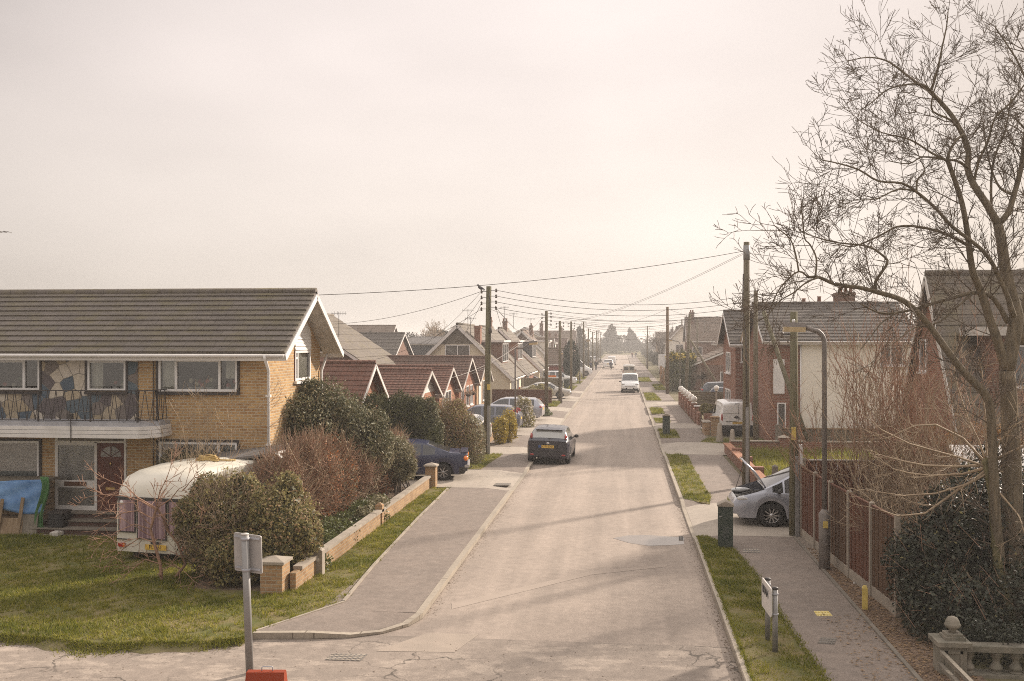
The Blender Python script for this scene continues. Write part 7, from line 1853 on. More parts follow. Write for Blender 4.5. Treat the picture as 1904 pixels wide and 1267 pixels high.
# ------------------------------------------------------------------ evergreen bushes and hedges
def leafy(parent, name, lumps, n, size, mat, shell=.72, rough=.12, aspect=.55, up=0., lo=0., hi=1., flat=None):
    P, d = crown_pts(lumps, n, shell, rough, flat)
    V, F = leaf_arrays(P, size, aspect, up, d)
    return np_obj(name, V, F, mat, parent, np.clip(rng.beta(2, 2.4, len(F)) * (hi - lo) + lo, 0, 1))
def spikes(parent, name, lumps, n, ln, r, mat, up=.6, shell=.75, flat=None):
    """fine twigs standing out of the bush"""
    P, d = crown_pts(lumps, n, shell, .12, flat)
    e = d * .8 + rng.normal(size=d.shape) * .45; e[:, 2] += up; e /= np.linalg.norm(e, axis=1, keepdims=True)
    L = ln * rng.uniform(.5, 1.4, len(P))[:, None]; V, F = sticks(P - e * L * .5, P + e * L * .5, r, r * .5)
    return np_obj(name, V, F, mat, parent)
def bush(name, label, lumps, leaves_=(), twigs=(), stem=None, group=None, cat='bush', sat=4):
    base = list(lumps); c = np.array(base)[:, :3].mean(0)
    if sat:
        lumps = list(lumps)
        for l in base:
            for k in range(sat + (l[5] > .9)):
                a, e = random.uniform(0, 6.28), random.uniform(-.2, 1.3); q = random.uniform(.26, .44)
                lumps.append((l[0] + math.cos(a) * math.cos(e) * l[3] * .82, l[1] + math.sin(a) * math.cos(e) * l[4] * .82, l[2] + math.sin(e) * l[5] * .86, l[3] * q, l[4] * q, l[5] * q))
    t = thing(name, label, cat, (c[0], c[1], .08), 0, group)
    for kw in leaves_: leafy(t, **{'lumps': lumps, **kw})
    for kw in twigs: spikes(t, **{'lumps': lumps, **kw})
    segs = []
    for l in base[:6] if cat in ('bush', 'hedge') else ():
        for k in range(5):
            b = Vector((l[0] + random.gauss(0, .18), l[1] + random.gauss(0, .18), .05)); e = Vector((l[0], l[1], l[2])) + Vector((random.uniform(-.6, .6) * l[3], random.uniform(-.6, .6) * l[4], random.uniform(0, .6) * l[5]))
            m_ = b.lerp(e, .5) + Vector((random.gauss(0, .1), random.gauss(0, .1), 0)); segs += [(b, m_, .03, .02), (m_, e, .02, .008)]
    if segs: segs_obj('stems', segs, 'twig_dark', t)
    return t
# rounded privet in front of the caravan, brown and twiggy on one side, greener on the other
Y0 = 20.5
c1, c2, c3 = AY(415, 985, Y0 + .3), AY(520, 985, Y0 + .2), AY(440, 1060, Y0 - .3)
bush('privet_bush', 'rounded privet bush, twiggy and brown on top, in front of the caravan',
     [(c1.x, c1.y, 1.12, .98, .9, 1.12), (c2.x, c2.y, 1.15, .80, .85, 1.08), (c3.x, c3.y, .62, .70, .7, .72)],
     [dict(name='foliage', n=26000, size=.038, mat='privet', shell=.62, rough=.14), dict(name='dead_leaves', n=5000, size=.035, mat='brown_leaf', shell=.85, rough=.16), dict(name='inner_foliage', n=7000, size=.05, mat='holly', shell=.2, rough=.1)],
     [dict(name='twigs', n=2600, ln=.30, r=.007, mat='twig_pale', lumps=[(c1.x, c1.y, 1.2, .95, .9, 1.08)]), dict(name='twigs', n=900, ln=.2, r=.004, mat='twig_dark')])
# bare brown hedge inside the wall
hed = []
for i in range(9):
    q = i / 8; y = 24.2 + q * 9.2; x = -8.6 + q * .6; z = lerp_tab([(24, 2.35), (27, 2.45), (30, 2.2), (33.4, 1.95)], y) + random.uniform(-.08, .08)
    hed.append((x, y, z * .52, .85, .85, z * .50))
bush('bare_hedge', 'long hedge of bare reddish brown twigs behind the low brick wall', hed,
     [dict(name='dead_leaves', n=10000, size=.03, mat='brown_leaf', shell=.6, rough=.08), dict(name='copper_leaves', n=6500, size=.04, mat='copper_leaf', lumps=hed[2:4] + hed[6:8], shell=.75), dict(name='green_leaves', n=5200, size=.034, mat='silver_leaf', lumps=[hed[3], hed[5], hed[6], hed[7]], shell=.8)],
     [dict(name='twigs', n=11000, ln=.46, r=.008, mat='twig_red', up=.7, shell=.55), dict(name='twigs', n=4200, ln=.6, r=.008, mat='twig_pale', up=1.1, shell=.9)], cat='hedge')
# big glossy evergreen against the brick house, spilling over the hedge
e1, e2, e3, e4 = AY(600, 775, 29.0), AY(655, 800, 29.4), AY(560, 800, 27.8), AY(720, 800, 31.0)
bush('evergreen_bush', 'tall glossy evergreen bush growing against the end of the brick house',
     [(e1.x, e1.y, 2.75, 1.25, 1.2, 1.25), (e2.x, e2.y, 2.3, 1.0, 1.0, .95), (e3.x + .1, e3.y, 2.35, .95, .9, 1.25), (e1.x + .1, e1.y - .2, 1.6, 1.1, .9, 1.1)],
     [dict(name='foliage', n=24000, size=.05, mat='holly', shell=.6, rough=.16, aspect=.5), dict(name='pale_foliage', n=9000, size=.045, mat='silver_leaf', shell=.85, rough=.2)], [dict(name='sprays', n=420, ln=.4, r=.006, mat='twig_pale', up=.9, shell=.9)])
bush('evergreen_bush', 'silvery leaved evergreen bush spilling over the bare hedge', [(AY(688, 800, 30.5).x, 30.5, 1.85, .75, .8, .8), (AY(738, 850, 31.8).x, 31.8, 1.3, .6, .7, .75), (AY(748, 875, 33).x, 33, .95, .42, .6, .6)],
     [dict(name='foliage', n=17000, size=.042, mat='silver_leaf', shell=.66, rough=.17), dict(name='inner_foliage', n=4000, size=.05, mat='holly', shell=.3)], [dict(name='sprays', n=300, ln=.45, r=.006, mat='twig_pale', up=1.0, shell=.9)])
con = [(AY(x, 760, Y).x, Y, z * .5, r, .9, z * .52) for x, Y, z, r in ((668, 38.0, 2.95, .85), (705, 38.2, 3.15, .9), (742, 38.2, 3.1, .85), (775, 38.3, 2.85, .75), (800, 38.2, 2.3, .5))]
bush('conifer_hedge', 'dark clipped conifer hedge in front of the red bungalow', con, [dict(name='foliage', n=30000, size=.06, mat='conifer', shell=.6, rough=.07, aspect=.25, up=.5)], [dict(name='sprays', n=3500, ln=.3, r=.012, mat='conifer', up=.4, shell=.9)], cat='hedge')
bush('evergreen_bush', 'glossy dark laurel at the corner of the conifer hedge', [(AY(790, 760, 38.4).x, 38.4, 2.0, .62, .6, .95), (AY(800, 820, 38.4).x, 38.4, 1.3, .5, .5, .9)], [dict(name='foliage', n=7000, size=.05, mat='holly', shell=.65, rough=.16), dict(name='pale_foliage', n=2200, size=.045, mat='silver_leaf', shell=.9)])
bush('brown_bush', 'broad brown green bush between the blue saloon and the mossy pole', [(AY(835, 800, 40.5).x, 40.5, 1.35, 1.05, 1.2, 1.40), (AY(870, 830, 41).x, 41.0, 1.0, .65, .8, 1.05), (AY(800, 800, 40.8).x, 40.8, 1.2, .8, .9, 1.3)],
     [dict(name='foliage', n=22000, size=.042, mat='privet', shell=.6, rough=.12), dict(name='dead_leaves', n=11000, size=.04, mat='brown_leaf', shell=.8), dict(name='pale_leaves', n=3500, size=.045, mat='silver_leaf', lumps=[(AY(872, 835, 40.6).x, 40.6, 1.0, .7, .8, 1.1)], shell=.9)], [dict(name='twigs', n=2500, ln=.4, r=.007, mat='twig_red', up=.7, shell=.9)])
bush('yellow_bush', 'bright yellow green bush between the lamp post and the mossy pole', [(AY(930, 815, 48.4).x, 48.4, .8, .42, .42, .72), (AY(946, 805, 49.2).x, 49.2, .95, .42, .42, .85)], [dict(name='foliage', n=6000, size=.05, mat='yellow_leaf', shell=.55, rough=.15)])
bush('flowering_shrub', 'white flowering shrub between the two silver cars', [(AY(974, 760, 58.5).x, 58.5, 1.15, .55, .6, .75), (AY(984, 778, 58.2).x, 58.2, .5, .4, .5, .5)], [dict(name='foliage', n=2400, size=.055, mat='privet', shell=.5), dict(name='blossom', n=900, size=.055, mat=leafmat('blossom', (.6, .56, .5), (.75, .7, .64), .6, .3, .2) if 'blossom' not in MATS else 'blossom', shell=.9)])
bush('low_hedge', 'low clipped hedge in front of the beige saloon', [(AY(x, 735, 82).x, 82 + i * .8, .7, .7, .7, .72) for i, x in enumerate((988, 1000, 1010))], [dict(name='foliage', n=4500, size=.06, mat='privet', shell=.6)], cat='hedge')
bush('verge_plants', 'clump of low green plants at the foot of the insulator pole', [(-5.6, 69.6, .22, .5, 1.2, .3), (-5.2, 67.5, .2, .5, .8, .28)], [dict(name='foliage', n=2200, size=.06, mat='green_cover', shell=.3)], cat='plant')
gc = [(-7.35 + .25 * math.sin(i * 2.1), 20.6 + i * .95, .28, .62, .62, .30 + .1 * (i % 3 == 1)) for i in range(10)]
bush('ground_cover', 'bright green creeping ground cover behind the low brick wall', gc, [dict(name='foliage', n=9500, size=.04, mat='green_cover', shell=.5, rough=.2)], cat='plant')
bush('trailing_plant', 'small white flowered plant trailing over the low brick wall', [(-6.85, 27.6, .62, .3, .55, .22), (-7.0, 26.6, .45, .3, .4, .25)], [dict(name='foliage', n=1500, size=.035, mat='silver_leaf', shell=.4)], cat='plant')
bush('dried_grass', 'tuft of pale dried grass against the house corner', [(-9.15, 25.6, 1.5, .22, .3, .75)], [], [dict(name='blades', n=1200, ln=.7, r=.006, mat='twig_pale', up=1.2, shell=.3)], cat='plant')
bush('climbing_plant', 'dark climbing plant below the lower front window of the brick house', [(AY(330, 862, 25.2).x, 25.3, 1.95, .65, .25, .34), (AY(378, 862, 25.2).x, 25.3, 1.95, .4, .2, .26)], [dict(name='foliage', n=3500, size=.04, mat='silver_leaf', shell=.3)], cat='plant')
# right side: the dark ivy mass under the bare tree
iv = [(5.42, 18.55, 1.0, .62, .9, 1.12), (5.30, 17.7, .55, .55, .7, .62), (5.85, 18.9, 1.1, .72, 1.1, 1.2), (6.7, 19.2, 1.45, 1.1, 1.1, 1.4), (7.9, 19.0, 1.35, 1.1, 1.1, 1.35), (5.7, 17.6, .55, .55, .9, .75), (6.7, 17.5, .7, .9, .8, .8), (8.3, 17.6, .8, 1.0, .8, .9), (7.3, 20.3, 1.7, 1.2, .9, 1.35), (9.5, 18.5, 1.2, 1.1, 1.1, 1.3)]
bush('ivy_thicket', 'dark glossy ivy and holly thicket at the end of the panel fence', iv, [dict(name='foliage', n=52000, size=.04, mat='ivy', shell=.62, rough=.17, aspect=.6), dict(name='pale_foliage', n=1500, size=.03, mat='privet', shell=.95, rough=.2, lo=.0, hi=.5)], [dict(name='twigs', n=900, ln=.5, r=.006, mat='twig_red', up=.5, shell=.95)], cat='thicket')
bush('ivy', 'ivy creeping over the stone balustrade', [(6.0, 16.1, .62, .6, .25, .16), (7.1, 16.1, .66, .8, .25, .16), (5.45, 16.15, .74, .16, .14, .16), (8.2, 16.1, .66, .7, .25, .16), (5.9, 16.5, .35, .9, .3, .4), (7.5, 16.5, .35, .9, .3, .4)], [dict(name='foliage', n=7500, size=.03, mat='ivy', shell=.4, rough=.15)], cat='ivy')
bush('beech_hedge', 'orange leaved beech hedge seen through the bare tree', [(8.6 + i * .95, 28.6, 1.7, .8, .6, 1.15) for i in range(7)], [dict(name='foliage', n=17000, size=.05, mat='beech_orange', shell=.6)], cat='hedge')
bush('shrub', 'dull green shrub at the foot of the steep roofed house', [(9.6, 30.2, 1.1, .9, .7, 1.0), (8.3, 29.8, .8, .7, .6, .8)], [dict(name='foliage', n=5000, size=.05, mat='privet', shell=.5)])
bush('ball_shrub', 'small clipped ball shrub behind the curved planter', [(4.9, 59.2, 1.15, .4, .4, .38)], [dict(name='foliage', n=1600, size=.05, mat='privet', shell=.7)])
bush('conifer_hedge', 'conifer hedge with yellow tips behind the reddish pole', [(AY(x, 700, 101).x, 101 + i, 2.0, .75, .8, 2.05) for i, x in enumerate((1250, 1262, 1275, 1286))], [dict(name='foliage', n=9000, size=.12, mat='conifer', shell=.7, aspect=.3, up=.5), dict(name='tips', n=1000, size=.12, mat='yellow_leaf', lumps=[(AY(x, 700, 101).x, 101 + i, 3.5, .7, .7, .5) for i, x in enumerate((1250, 1262, 1275, 1286))], shell=.7)], cat='hedge')
t = thing('cordyline_palm', 'spiky brown palm standing before the wide gabled bungalow', 'palm', (6.9, 88, 0)); mb = MB(); mb.tube([(6.9, 88, 0), (6.95, 88, 1.9)], [.12, .09], 8); mb.build('trunk', 'bark', t)
P = np.tile([[6.95, 88, 1.95]], (150, 1)); d = rng.normal(size=(150, 3)); d[:, 2] = np.abs(d[:, 2]) * .9 - .25; d /= np.linalg.norm(d, axis=1, keepdims=True); V, F = sticks(P, P + d * rng.uniform(.7, 1.25, (150, 1)), .035, .006); np_obj('crown', V, F, 'twig_dark', t)
t = thing('cypress', 'single dark columnar cypress by the white panel van', 'tree', (-5.9, 116, 0)); mb = MB(); mb.tube([(-5.9, 116, 0), (-5.9, 116, 2)], .12, 8); mb.build('trunk', 'bark', t); leafy(t, 'crown', [(-5.9, 116, 3.0, .95, .95, 2.3), (-5.9, 116, 2.2, 1.0, 1.0, 1.2)], 4500, .13, 'cypress_green', .75, .06, .35)
bush('shrub', 'dull green hedge between the van drive and the pavement poles', [(-6.1, 128 + i * 1.6, .6, .7, .9, .65) for i in range(4)], [dict(name='foliage', n=3500, size=.09, mat='privet', shell=.5)], cat='hedge')
# far trees
def tree(name, label, x, y, h, r, n, size, mat='far_tree', conic=True, group=None, base=.18):
    t = thing(name, label, 'tree', (x, y, 0), 0, group); mb = MB(); mb.tube([(x, y, 0), (x, y, h * .6)], [.022 * h, .012 * h], 8); mb.build('trunk', 'bark', t)
    lumps = []
    for k in range(16):
        q = k / 15; z = h * (base + (1 - base) * q * .93); rr = r * ((1 - q) ** .75 * .85 + .14) if conic else r * (.55 + .45 * math.sin(math.pi * (.15 + .8 * q)))
        a = random.random() * 6.28; lumps.append((x + math.cos(a) * rr * .38, y + math.sin(a) * rr * .38, z, rr * .72, rr * .72, h * .085))
    leafy(t, 'crown', lumps, n, size, mat, .45, .22, .5)
    return t
pA, pB = AY(1137, 650, 405), AY(1171, 650, 415)
tree('conifer_tree', 'larger dark conifer closing the view at the end of the street', pA.x, 405, 11.8, 5.2, 9000, .42)
tree('conifer_tree', 'smaller dark conifer at the street end, beside the larger one', pB.x, 415, 10.2, 5.0, 8000, .42)
tree('conifer_tree', 'dark conifer behind the row of poles near the hazy houses', AY(1078, 640, 250).x, 250, 9.0, 3.2, 3500, .3)
tree('conifer_tree', 'dark leafy tree to one side of the grey shingled chalet', AY(826, 640, 170).x, 170, 7.0, 2.2, 2500, .3, conic=False)
for i, (px, Y, h, r) in enumerate(((690, 150, 6.5, 2.2), (700, 158, 6.0, 2.4), (720, 165, 5.4, 2.0), (683, 120, 4.2, 2.5), (668, 118, 4.0, 2.0), (760, 220, 7.0, 3.0), (745, 215, 6.0, 2.6))):
    tree('tree', ('rounded dark tree among the rooftops behind the bungalows', 'broad dark bush behind the tile hung house', 'hazy rounded tree beyond the plain poles')[0 if i < 3 else 1 if i < 5 else 2], AY(px, 640, Y).x, Y, h, r, 1800, .26, conic=False, group=('dark trees among the rooftops', 'dark bushes by the tile hung house', 'hazy trees beyond the plain poles')[0 if i < 3 else 1 if i < 5 else 2])
lumps = []
for k in range(170):
    x = random.uniform(-330, 330); y = random.uniform(425, 520); h = random.uniform(3.5, 8.5); lumps.append((x, y, h * .5, random.uniform(4, 9), 4, h * .55))
P, d = crown_pts(lumps, 26000, .5, .2); V, F = leaf_arrays(P, .75, .5); kind(np_obj('treeline', V, F, 'far_tree', None, tones(len(F))), 'stuff')
lumps = []
for k in range(120):
    s = random.choice((-1, 1)); y = random.uniform(140, 372); x = s * random.uniform(7.2, 9.4) if s > 0 else s * random.uniform(7.0, 9.5); h = random.uniform(1.2, 2.6); lumps.append((x, y, h * .5, 1.0, 2.5, h * .5))
for k in range(46):
    x = random.uniform(-34, 34); h = random.uniform(2.0, 5.5); lumps.append((x, random.uniform(376, 398), h * .5, random.uniform(1.6, 3.2), 2.5, h * .55))
P, d = crown_pts(lumps, 30000, .5, .2); V, F = leaf_arrays(P, .24, .5); kind(np_obj('distant_hedgerow', V, F, 'far_tree', None, tones(len(F))), 'stuff')

# ------------------------------------------------------------------ bare trees
def traced(px, w0, w1, Yb, d0=0., d1=0., scale_=.54):
    """a limb surveyed along its length: photo points carried to their own depth, real thickness in metres"""
    n = len(px); out = []
    for i, (x, y) in enumerate(px):
        q = i / (n - 1); Y = Yb + d0 + (d1 - d0) * q; k = Y / 1851 * scale_
        out.append((AY(x, y, Y), (w0 + (w1 - w0) * q ** .8) * k * .5))
    return out
def shoots(segs, pts, every, L0, L1, lev, start=.15, spread=.75, up=.3, rr=.32, kids_=(4, 7), rmin=.0055):
    """side branches along a traced limb"""
    tot = sum((b[0] - a[0]).length for a, b in zip(pts, pts[1:])); run = 0
    for a, b in zip(pts, pts[1:]):
        l = (b[0] - a[0]).length; ax = (b[0] - a[0]).normalized(); m_ = int(l / every + random.random())
        for k in range(m_):
            q = (run + l * (k + random.random()) / m_) / tot
            if q < start: continue
            p = a[0].lerp(b[0], random.random()); r = (a[1] + b[1]) / 2
            rv = Vector((random.gauss(0, 1), random.gauss(0, .9), random.gauss(0, 1) + up)); rv = (rv - ax * rv.dot(ax)).normalized()
            nd = (ax * random.uniform(.35, .8) + rv * spread).normalized()
            grow(segs, p, nd, random.uniform(L0, L1) * (1.15 - .45 * q), max(rmin * 1.6, min(r * rr, .013)), lev, .62, up, kids_, .11, rmin, .6)
        run += l
    a, b = pts[-2], pts[-1]
    for k in range(2): grow(segs, b[0], ((b[0] - a[0]).normalized() + Vector((random.gauss(0, .35), random.gauss(0, .35), random.gauss(.1, .3)))).normalized(), random.uniform(L0, L1) * .8, rmin * 1.6, max(lev - 1, 1), .6, up, kids_, .17, rmin)
TY = 18.5
LIMBS = [  # (points, width at start px, width at end px, depth start, depth end)
 ([(1888, 1185), (1884, 1050), (1882, 900), (1878, 780), (1872, 690)], 76, 50, 0, 0),
 ([(1872, 690), (1889, 600), (1886, 570), (1878, 540), (1869, 500), (1863, 455), (1856, 418)], 50, 30, 0, .2),
 ([(1856, 418), (1834, 379), (1810, 343), (1799, 312), (1801, 284), (1791, 253), (1771, 217), (1743, 184), (1728, 170)], 26, 13, .2, .5),
 ([(1728, 170), (1704, 154), (1668, 126), (1645, 112), (1613, 107), (1580, 113)], 10, 3, .5, 1.0),
 ([(1728, 170), (1735, 158), (1745, 122), (1752, 87), (1760, 50), (1763, 20)], 10, 3, .5, .1),
 ([(1743, 184), (1720, 160), (1690, 157), (1650, 167), (1622, 190), (1600, 205)], 8, 3, .4, -.4),
 ([(1791, 253), (1770, 225), (1735, 208), (1733, 185), (1740, 160)], 9, 4, .3, -.3),
 ([(1856, 418), (1875, 395), (1885, 363), (1897, 320), (1904, 270), (1912, 200)], 22, 12, .2, .6),
 ([(1872, 690), (1854, 632), (1841, 595), (1829, 557), (1819, 531), (1809, 506), (1803, 470), (1799, 434), (1789, 379), (1775, 335), (1762, 300)], 34, 14, 0, -.8),
 ([(1762, 300), (1731, 284), (1692, 260), (1640, 247), (1600, 226)], 9, 3, -.8, -1.3),
 ([(1762, 300), (1766, 280), (1780, 260), (1791, 250)], 11, 7, -.8, -.2),
 ([(1799, 312), (1780, 300), (1755, 297), (1715, 292), (1690, 305), (1655, 300)], 10, 3, .2, -.6),
 ([(1886, 590), (1872, 548), (1857, 515), (1842, 485), (1818, 458), (1771, 422), (1739, 387), (1704, 357), (1676, 341), (1633, 337), (1597, 316), (1558, 304), (1528, 298)], 18, 4, -.2, -1.5),
 ([(1704, 357), (1706, 335), (1720, 318), (1712, 300)], 8, 3, -.9, -.9),
 ([(1809, 466), (1795, 454), (1755, 434), (1708, 422), (1668, 422), (1637, 438), (1589, 458), (1560, 455), (1530, 450)], 13, 3, -.5, .6),
 ([(1704, 357), (1670, 352), (1630, 370), (1590, 372)], 7, 3, -.9, -1.6),
 ([(1888, 1185), (1868, 1095), (1854, 990), (1848, 885), (1844, 800), (1838, 745), (1815, 715), (1790, 690), (1756, 645), (1725, 602), (1693, 569), (1667, 554), (1629, 543), (1597, 535), (1554, 529), (1523, 516), (1503, 516)], 40, 9, -.15, -1.6),
 ([(1503, 516), (1485, 505), (1460, 525), (1445, 545), (1430, 580)], 7, 3, -1.6, -1.6),
 ([(1523, 516), (1500, 525), (1475, 545), (1450, 560), (1425, 590)], 7, 3, -1.6, -2.2),
 ([(1627, 541), (1628, 525), (1634, 514), (1650, 489), (1642, 476), (1612, 458), (1560, 452), (1516, 441), (1490, 430)], 13, 3, -1.0, -1.2),
 ([(1516, 514), (1518, 481), (1506, 455), (1496, 443), (1492, 405), (1490, 385)], 7, 3, -1.6, -1.4),
 ([(1485, 505), (1480, 476), (1470, 446), (1450, 428), (1440, 420)], 6, 3, -1.6, -1.9),
 ([(1874, 600), (1854, 564), (1834, 547), (1806, 545), (1773, 554), (1743, 562), (1705, 574), (1667, 582), (1642, 583), (1622, 577), (1600, 565)], 18, 5, 0, -.9),
 ([(1667, 582), (1640, 600), (1620, 625), (1600, 650)], 5, 3, -.8, -1.2),
 ([(1806, 548), (1775, 575), (1745, 600), (1700, 610), (1660, 640)], 8, 3, -.3, -1.4),
 ([(1895, 640), (1910, 560), (1925, 480), (1935, 380), (1930, 280), (1920, 180), (1910, 90)], 40, 14, .6, 1.0),
 ([(1930, 280), (1905, 240), (1880, 215), (1850, 210)], 9, 4, 1.0, 1.0), ([(1920, 180), (1895, 120), (1870, 80), (1850, 50)], 9, 3, 1., .8),
 ([(1885, 363), (1860, 350), (1845, 320), (1835, 280), (1828, 230)], 10, 4, .3, .9), ([(1856, 440), (1845, 400), (1843, 340), (1850, 290), (1870, 240), (1880, 180)], 12, 4, .3, 1.1),
 ([(1810, 343), (1820, 300), (1838, 260), (1850, 220), (1880, 190), (1910, 150)], 10, 4, .3, -.6)]
t = thing('bare_tree', 'big leafless tree with spreading arched limbs at the street corner', 'tree', (6.85, 18.5, 0))
segs = []
for i, (px, w0, w1, d0, d1) in enumerate(LIMBS):
    pts = traced(px, w0, w1, TY, d0, d1)
    # smooth the surveyed line a little
    P = [p for p, _ in pts]; rr_ = [r for _, r in pts]; Q, RR = [], []
    for k in range(len(P) - 1):
        p0, p1, p2, p3 = P[max(k - 1, 0)], P[k], P[k + 1], P[min(k + 2, len(P) - 1)]
        for s in range(3):
            u = s / 3; Q.append(.5 * ((2 * p1) + (-p0 + p2) * u + (2 * p0 - 5 * p1 + 4 * p2 - p3) * u * u + (-p0 + 3 * p1 - 3 * p2 + p3) * u ** 3)); RR.append(rr_[k] + (rr_[k + 1] - rr_[k]) * u)
    Q.append(P[-1]); RR.append(rr_[-1])
    mb = MB(); mb.tube(Q, RR, 12 if i < 2 else 8); mb.build('trunk' if i == 0 else 'limb', 'bark', t)
    if i > 0:
        up_ = random.uniform(.15, .4)
        if px[-1][1] < 620: shoots(segs, pts, .16 if i not in (1, 8) else .28, .5, 1.3, 2, .12 if i > 2 else .35, .8, up_ * .7, .35, (3, 6), .0042)
segs_obj('branches', segs, 'twig_dark', t, 3)
print('big tree twigs', len(segs))
# the second, knuckled tree in front of it, with long sprays sweeping over the fence
t = thing('pollard_tree', 'small knuckle headed tree with long thin sprays reaching over the fence', 'tree', (6.8, 18.3, 0))
pts = traced([(1890, 1190), (1868, 1110), (1856, 1050), (1850, 980), (1846, 920), (1838, 880), (1834, 860)], 40, 26, 18.2, 0, 0); mb = MB(); mb.tube([p for p, _ in pts], [r for _, r in pts], 12); mb.ball(pts[-1][0], .085, 10, 8); mb.build('trunk', 'bark_green', t)
segs = []; c = pts[-1][0]
for px in ([(1834, 865), (1780, 868), (1720, 866), (1680, 858), (1650, 850)], [(1834, 870), (1790, 882), (1730, 885), (1690, 880), (1660, 872)], [(1834, 868), (1780, 850), (1735, 838), (1690, 825), (1640, 800)], [(1836, 880), (1790, 905), (1755, 930), (1720, 955), (1670, 960), (1640, 950)], [(1836, 872), (1800, 900), (1740, 918), (1680, 922), (1630, 915)],
           [(1834, 860), (1820, 820), (1800, 780), (1780, 720), (1770, 660)], [(1834, 860), (1835, 800), (1828, 740), (1826, 690)], [(1836, 860), (1860, 820), (1890, 790), (1925, 770)], [(1836, 862), (1870, 845), (1904, 830), (1940, 825)], [(1838, 870), (1870, 880), (1904, 905)], [(1830, 858), (1790, 815), (1740, 790), (1700, 792), (1650, 815)], [(1842, 900), (1870, 930), (1895, 960), (1910, 1010)],
           [(1835, 1130), (1800, 1070), (1780, 1040), (1740, 1020), (1710, 1000)], [(1835, 1120), (1790, 1085), (1760, 1100), (1730, 1135)], [(1800, 1100), (1770, 1105), (1740, 1095), (1715, 1100)]):
    p_ = traced(px, random.uniform(6, 10), 3, 18.2, 0, random.uniform(-.9, .7), .7); mb = MB()
    for (a, ra), (b, rb) in zip(p_, p_[1:]): segs.append((a, b, ra, rb))
    shoots(segs, p_, .3, .3, .8, 1, .2, .7, .2, .4, (2, 4), .004)
segs_obj('branches', segs, 'twig_pale', t, 4)
# leafless shrubs behind the panel fence
def bare_shrub(label, x, y, n, h, mat, spread=.45, lev=2, L=None, z0=.1, rr=.014, group=None, up=.35, kids_=(4, 6), rmin=.0045, name='bare_shrub'):
    t = thing(name, label, 'shrub', (x, y, z0), 0, group); segs = []
    for i in range(n):
        d = Vector((random.gauss(0, spread * .5), random.gauss(0, spread * .5), 1)).normalized()
        grow(segs, Vector((x + random.gauss(0, spread * .5), y + random.gauss(0, spread * .4), z0)), d, h * random.uniform(.7, 1.1), rr, lev, .5, up, kids_, .10, rmin, .42, .4)
    segs_obj('stems', segs, mat, t, 3); return t
bare_shrub('tall leafless shrub with upright red stems, close behind the green pole', 6.0, 25.4, 22, 5.4, 'twig_red', .6, rr=.017)
bare_shrub('tall leafless shrub with upright red stems in front of the cream wall', 7.1, 25.6, 26, 5.5, 'twig_red', .8, rr=.018)
bare_shrub('leafless tangled shrub between the cream wall and the steep roof', 8.3, 25.0, 24, 4.8, 'twig_red', .9, up=.25, rr=.017)
bare_shrub('pale twiggy shrub arching over the top of the panel fence', 5.95, 23.0, 26, 2.7, 'twig_pale', .55, up=.02, rr=.012)
bare_shrub('pale twiggy shrub arching over the fence beside the street lamp', 6.1, 21.2, 26, 2.6, 'twig_pale', .55, up=.02, rr=.012)
bare_shrub('pale leafless shrub with fine upright twigs before the cream wall, beside the street lamp', 6.6, 24.2, 26, 4.6, 'twig_pale', .8, rr=.013)
bare_shrub('pale leafless shrub with crossing twigs just behind the middle of the panel fence', 7.6, 23.4, 26, 3.8, 'twig_pale', .9, up=.15, rr=.013)
bare_shrub('dark bushy tangle of stems beneath the steep roof', 9.6, 24.6, 20, 3.6, 'twig_dark', 1.0, up=.15)
# by the caravan
t = thing('bare_sapling', 'crooked leafless sapling on the lawn in front of the caravan', 'tree', (G(303, 1095).x, G(303, 1095).y, .1)); segs = []
SY = 20.15
for px, w0, w1, d0, d1 in (([(303, 1106), (298, 1050), (287, 1012), (280, 985), (286, 960), (292, 942)], 13, 9, 0, -.1), ([(306, 1100), (345, 1050), (330, 1010), (310, 985), (304, 965), (292, 945)], 12, 8, .3, 0), ([(290, 945), (255, 925), (235, 905), (205, 895), (185, 885)], 6, 2, 0, -.4), ([(290, 948), (262, 932), (228, 922), (190, 920), (162, 925)], 6, 2, 0, .3), ([(291, 942), (297, 915), (310, 890), (320, 860)], 6, 2, 0, -.3), ([(292, 945), (318, 928), (332, 910), (350, 900)], 5, 2, 0, -.5),
        ([(285, 965), (255, 950), (225, 955), (200, 975)], 5, 2, 0, .4), ([(283, 985), (250, 975), (215, 990), (190, 1010)], 5, 2, 0, -.5), ([(290, 1010), (260, 1000), (230, 1020), (205, 1045)], 5, 2, 0, .3), ([(330, 1010), (355, 990), (372, 975)], 5, 2, .1, -.4), ([(300, 1050), (270, 1040), (245, 1060), (225, 1075)], 4, 2, 0, -.3), ([(298, 1060), (325, 1050), (345, 1065), (360, 1080)], 4, 2, 0, -.5)):
    p_ = traced(px, w0, w1, SY, d0, d1)
    for (a, ra), (b, rb) in zip(p_, p_[1:]): segs.append((a, b, ra, rb))
    shoots(segs, p_, .22, .3, .75, 1, .3 if w0 > 7 else .1, .8, .15, .45, (3, 5), .0045)
segs_obj('branches', segs, 'twig_red', t, 5)
p = AY(372, 870, 24.4); bare_shrub('pale upright leafless shrub between the caravan and the brick house', p.x, 24.4, 13, 3.6, 'twig_pale', .5, z0=.1, rr=.012)
t = thing('bare_tree', 'distant bare rounded tree behind the grey shingled chalet', 'tree', (AY(808, 640, 165).x, 165, 0)); segs = []
for i in range(22): grow(segs, Vector((AY(808, 640, 165).x, 165, 2.0)), Vector((random.gauss(0, .5), random.gauss(0, .5), 1)).normalized(), 5.5 * random.uniform(.7, 1.1), .07, 2, .6, .2, (4, 6), .1, .025)
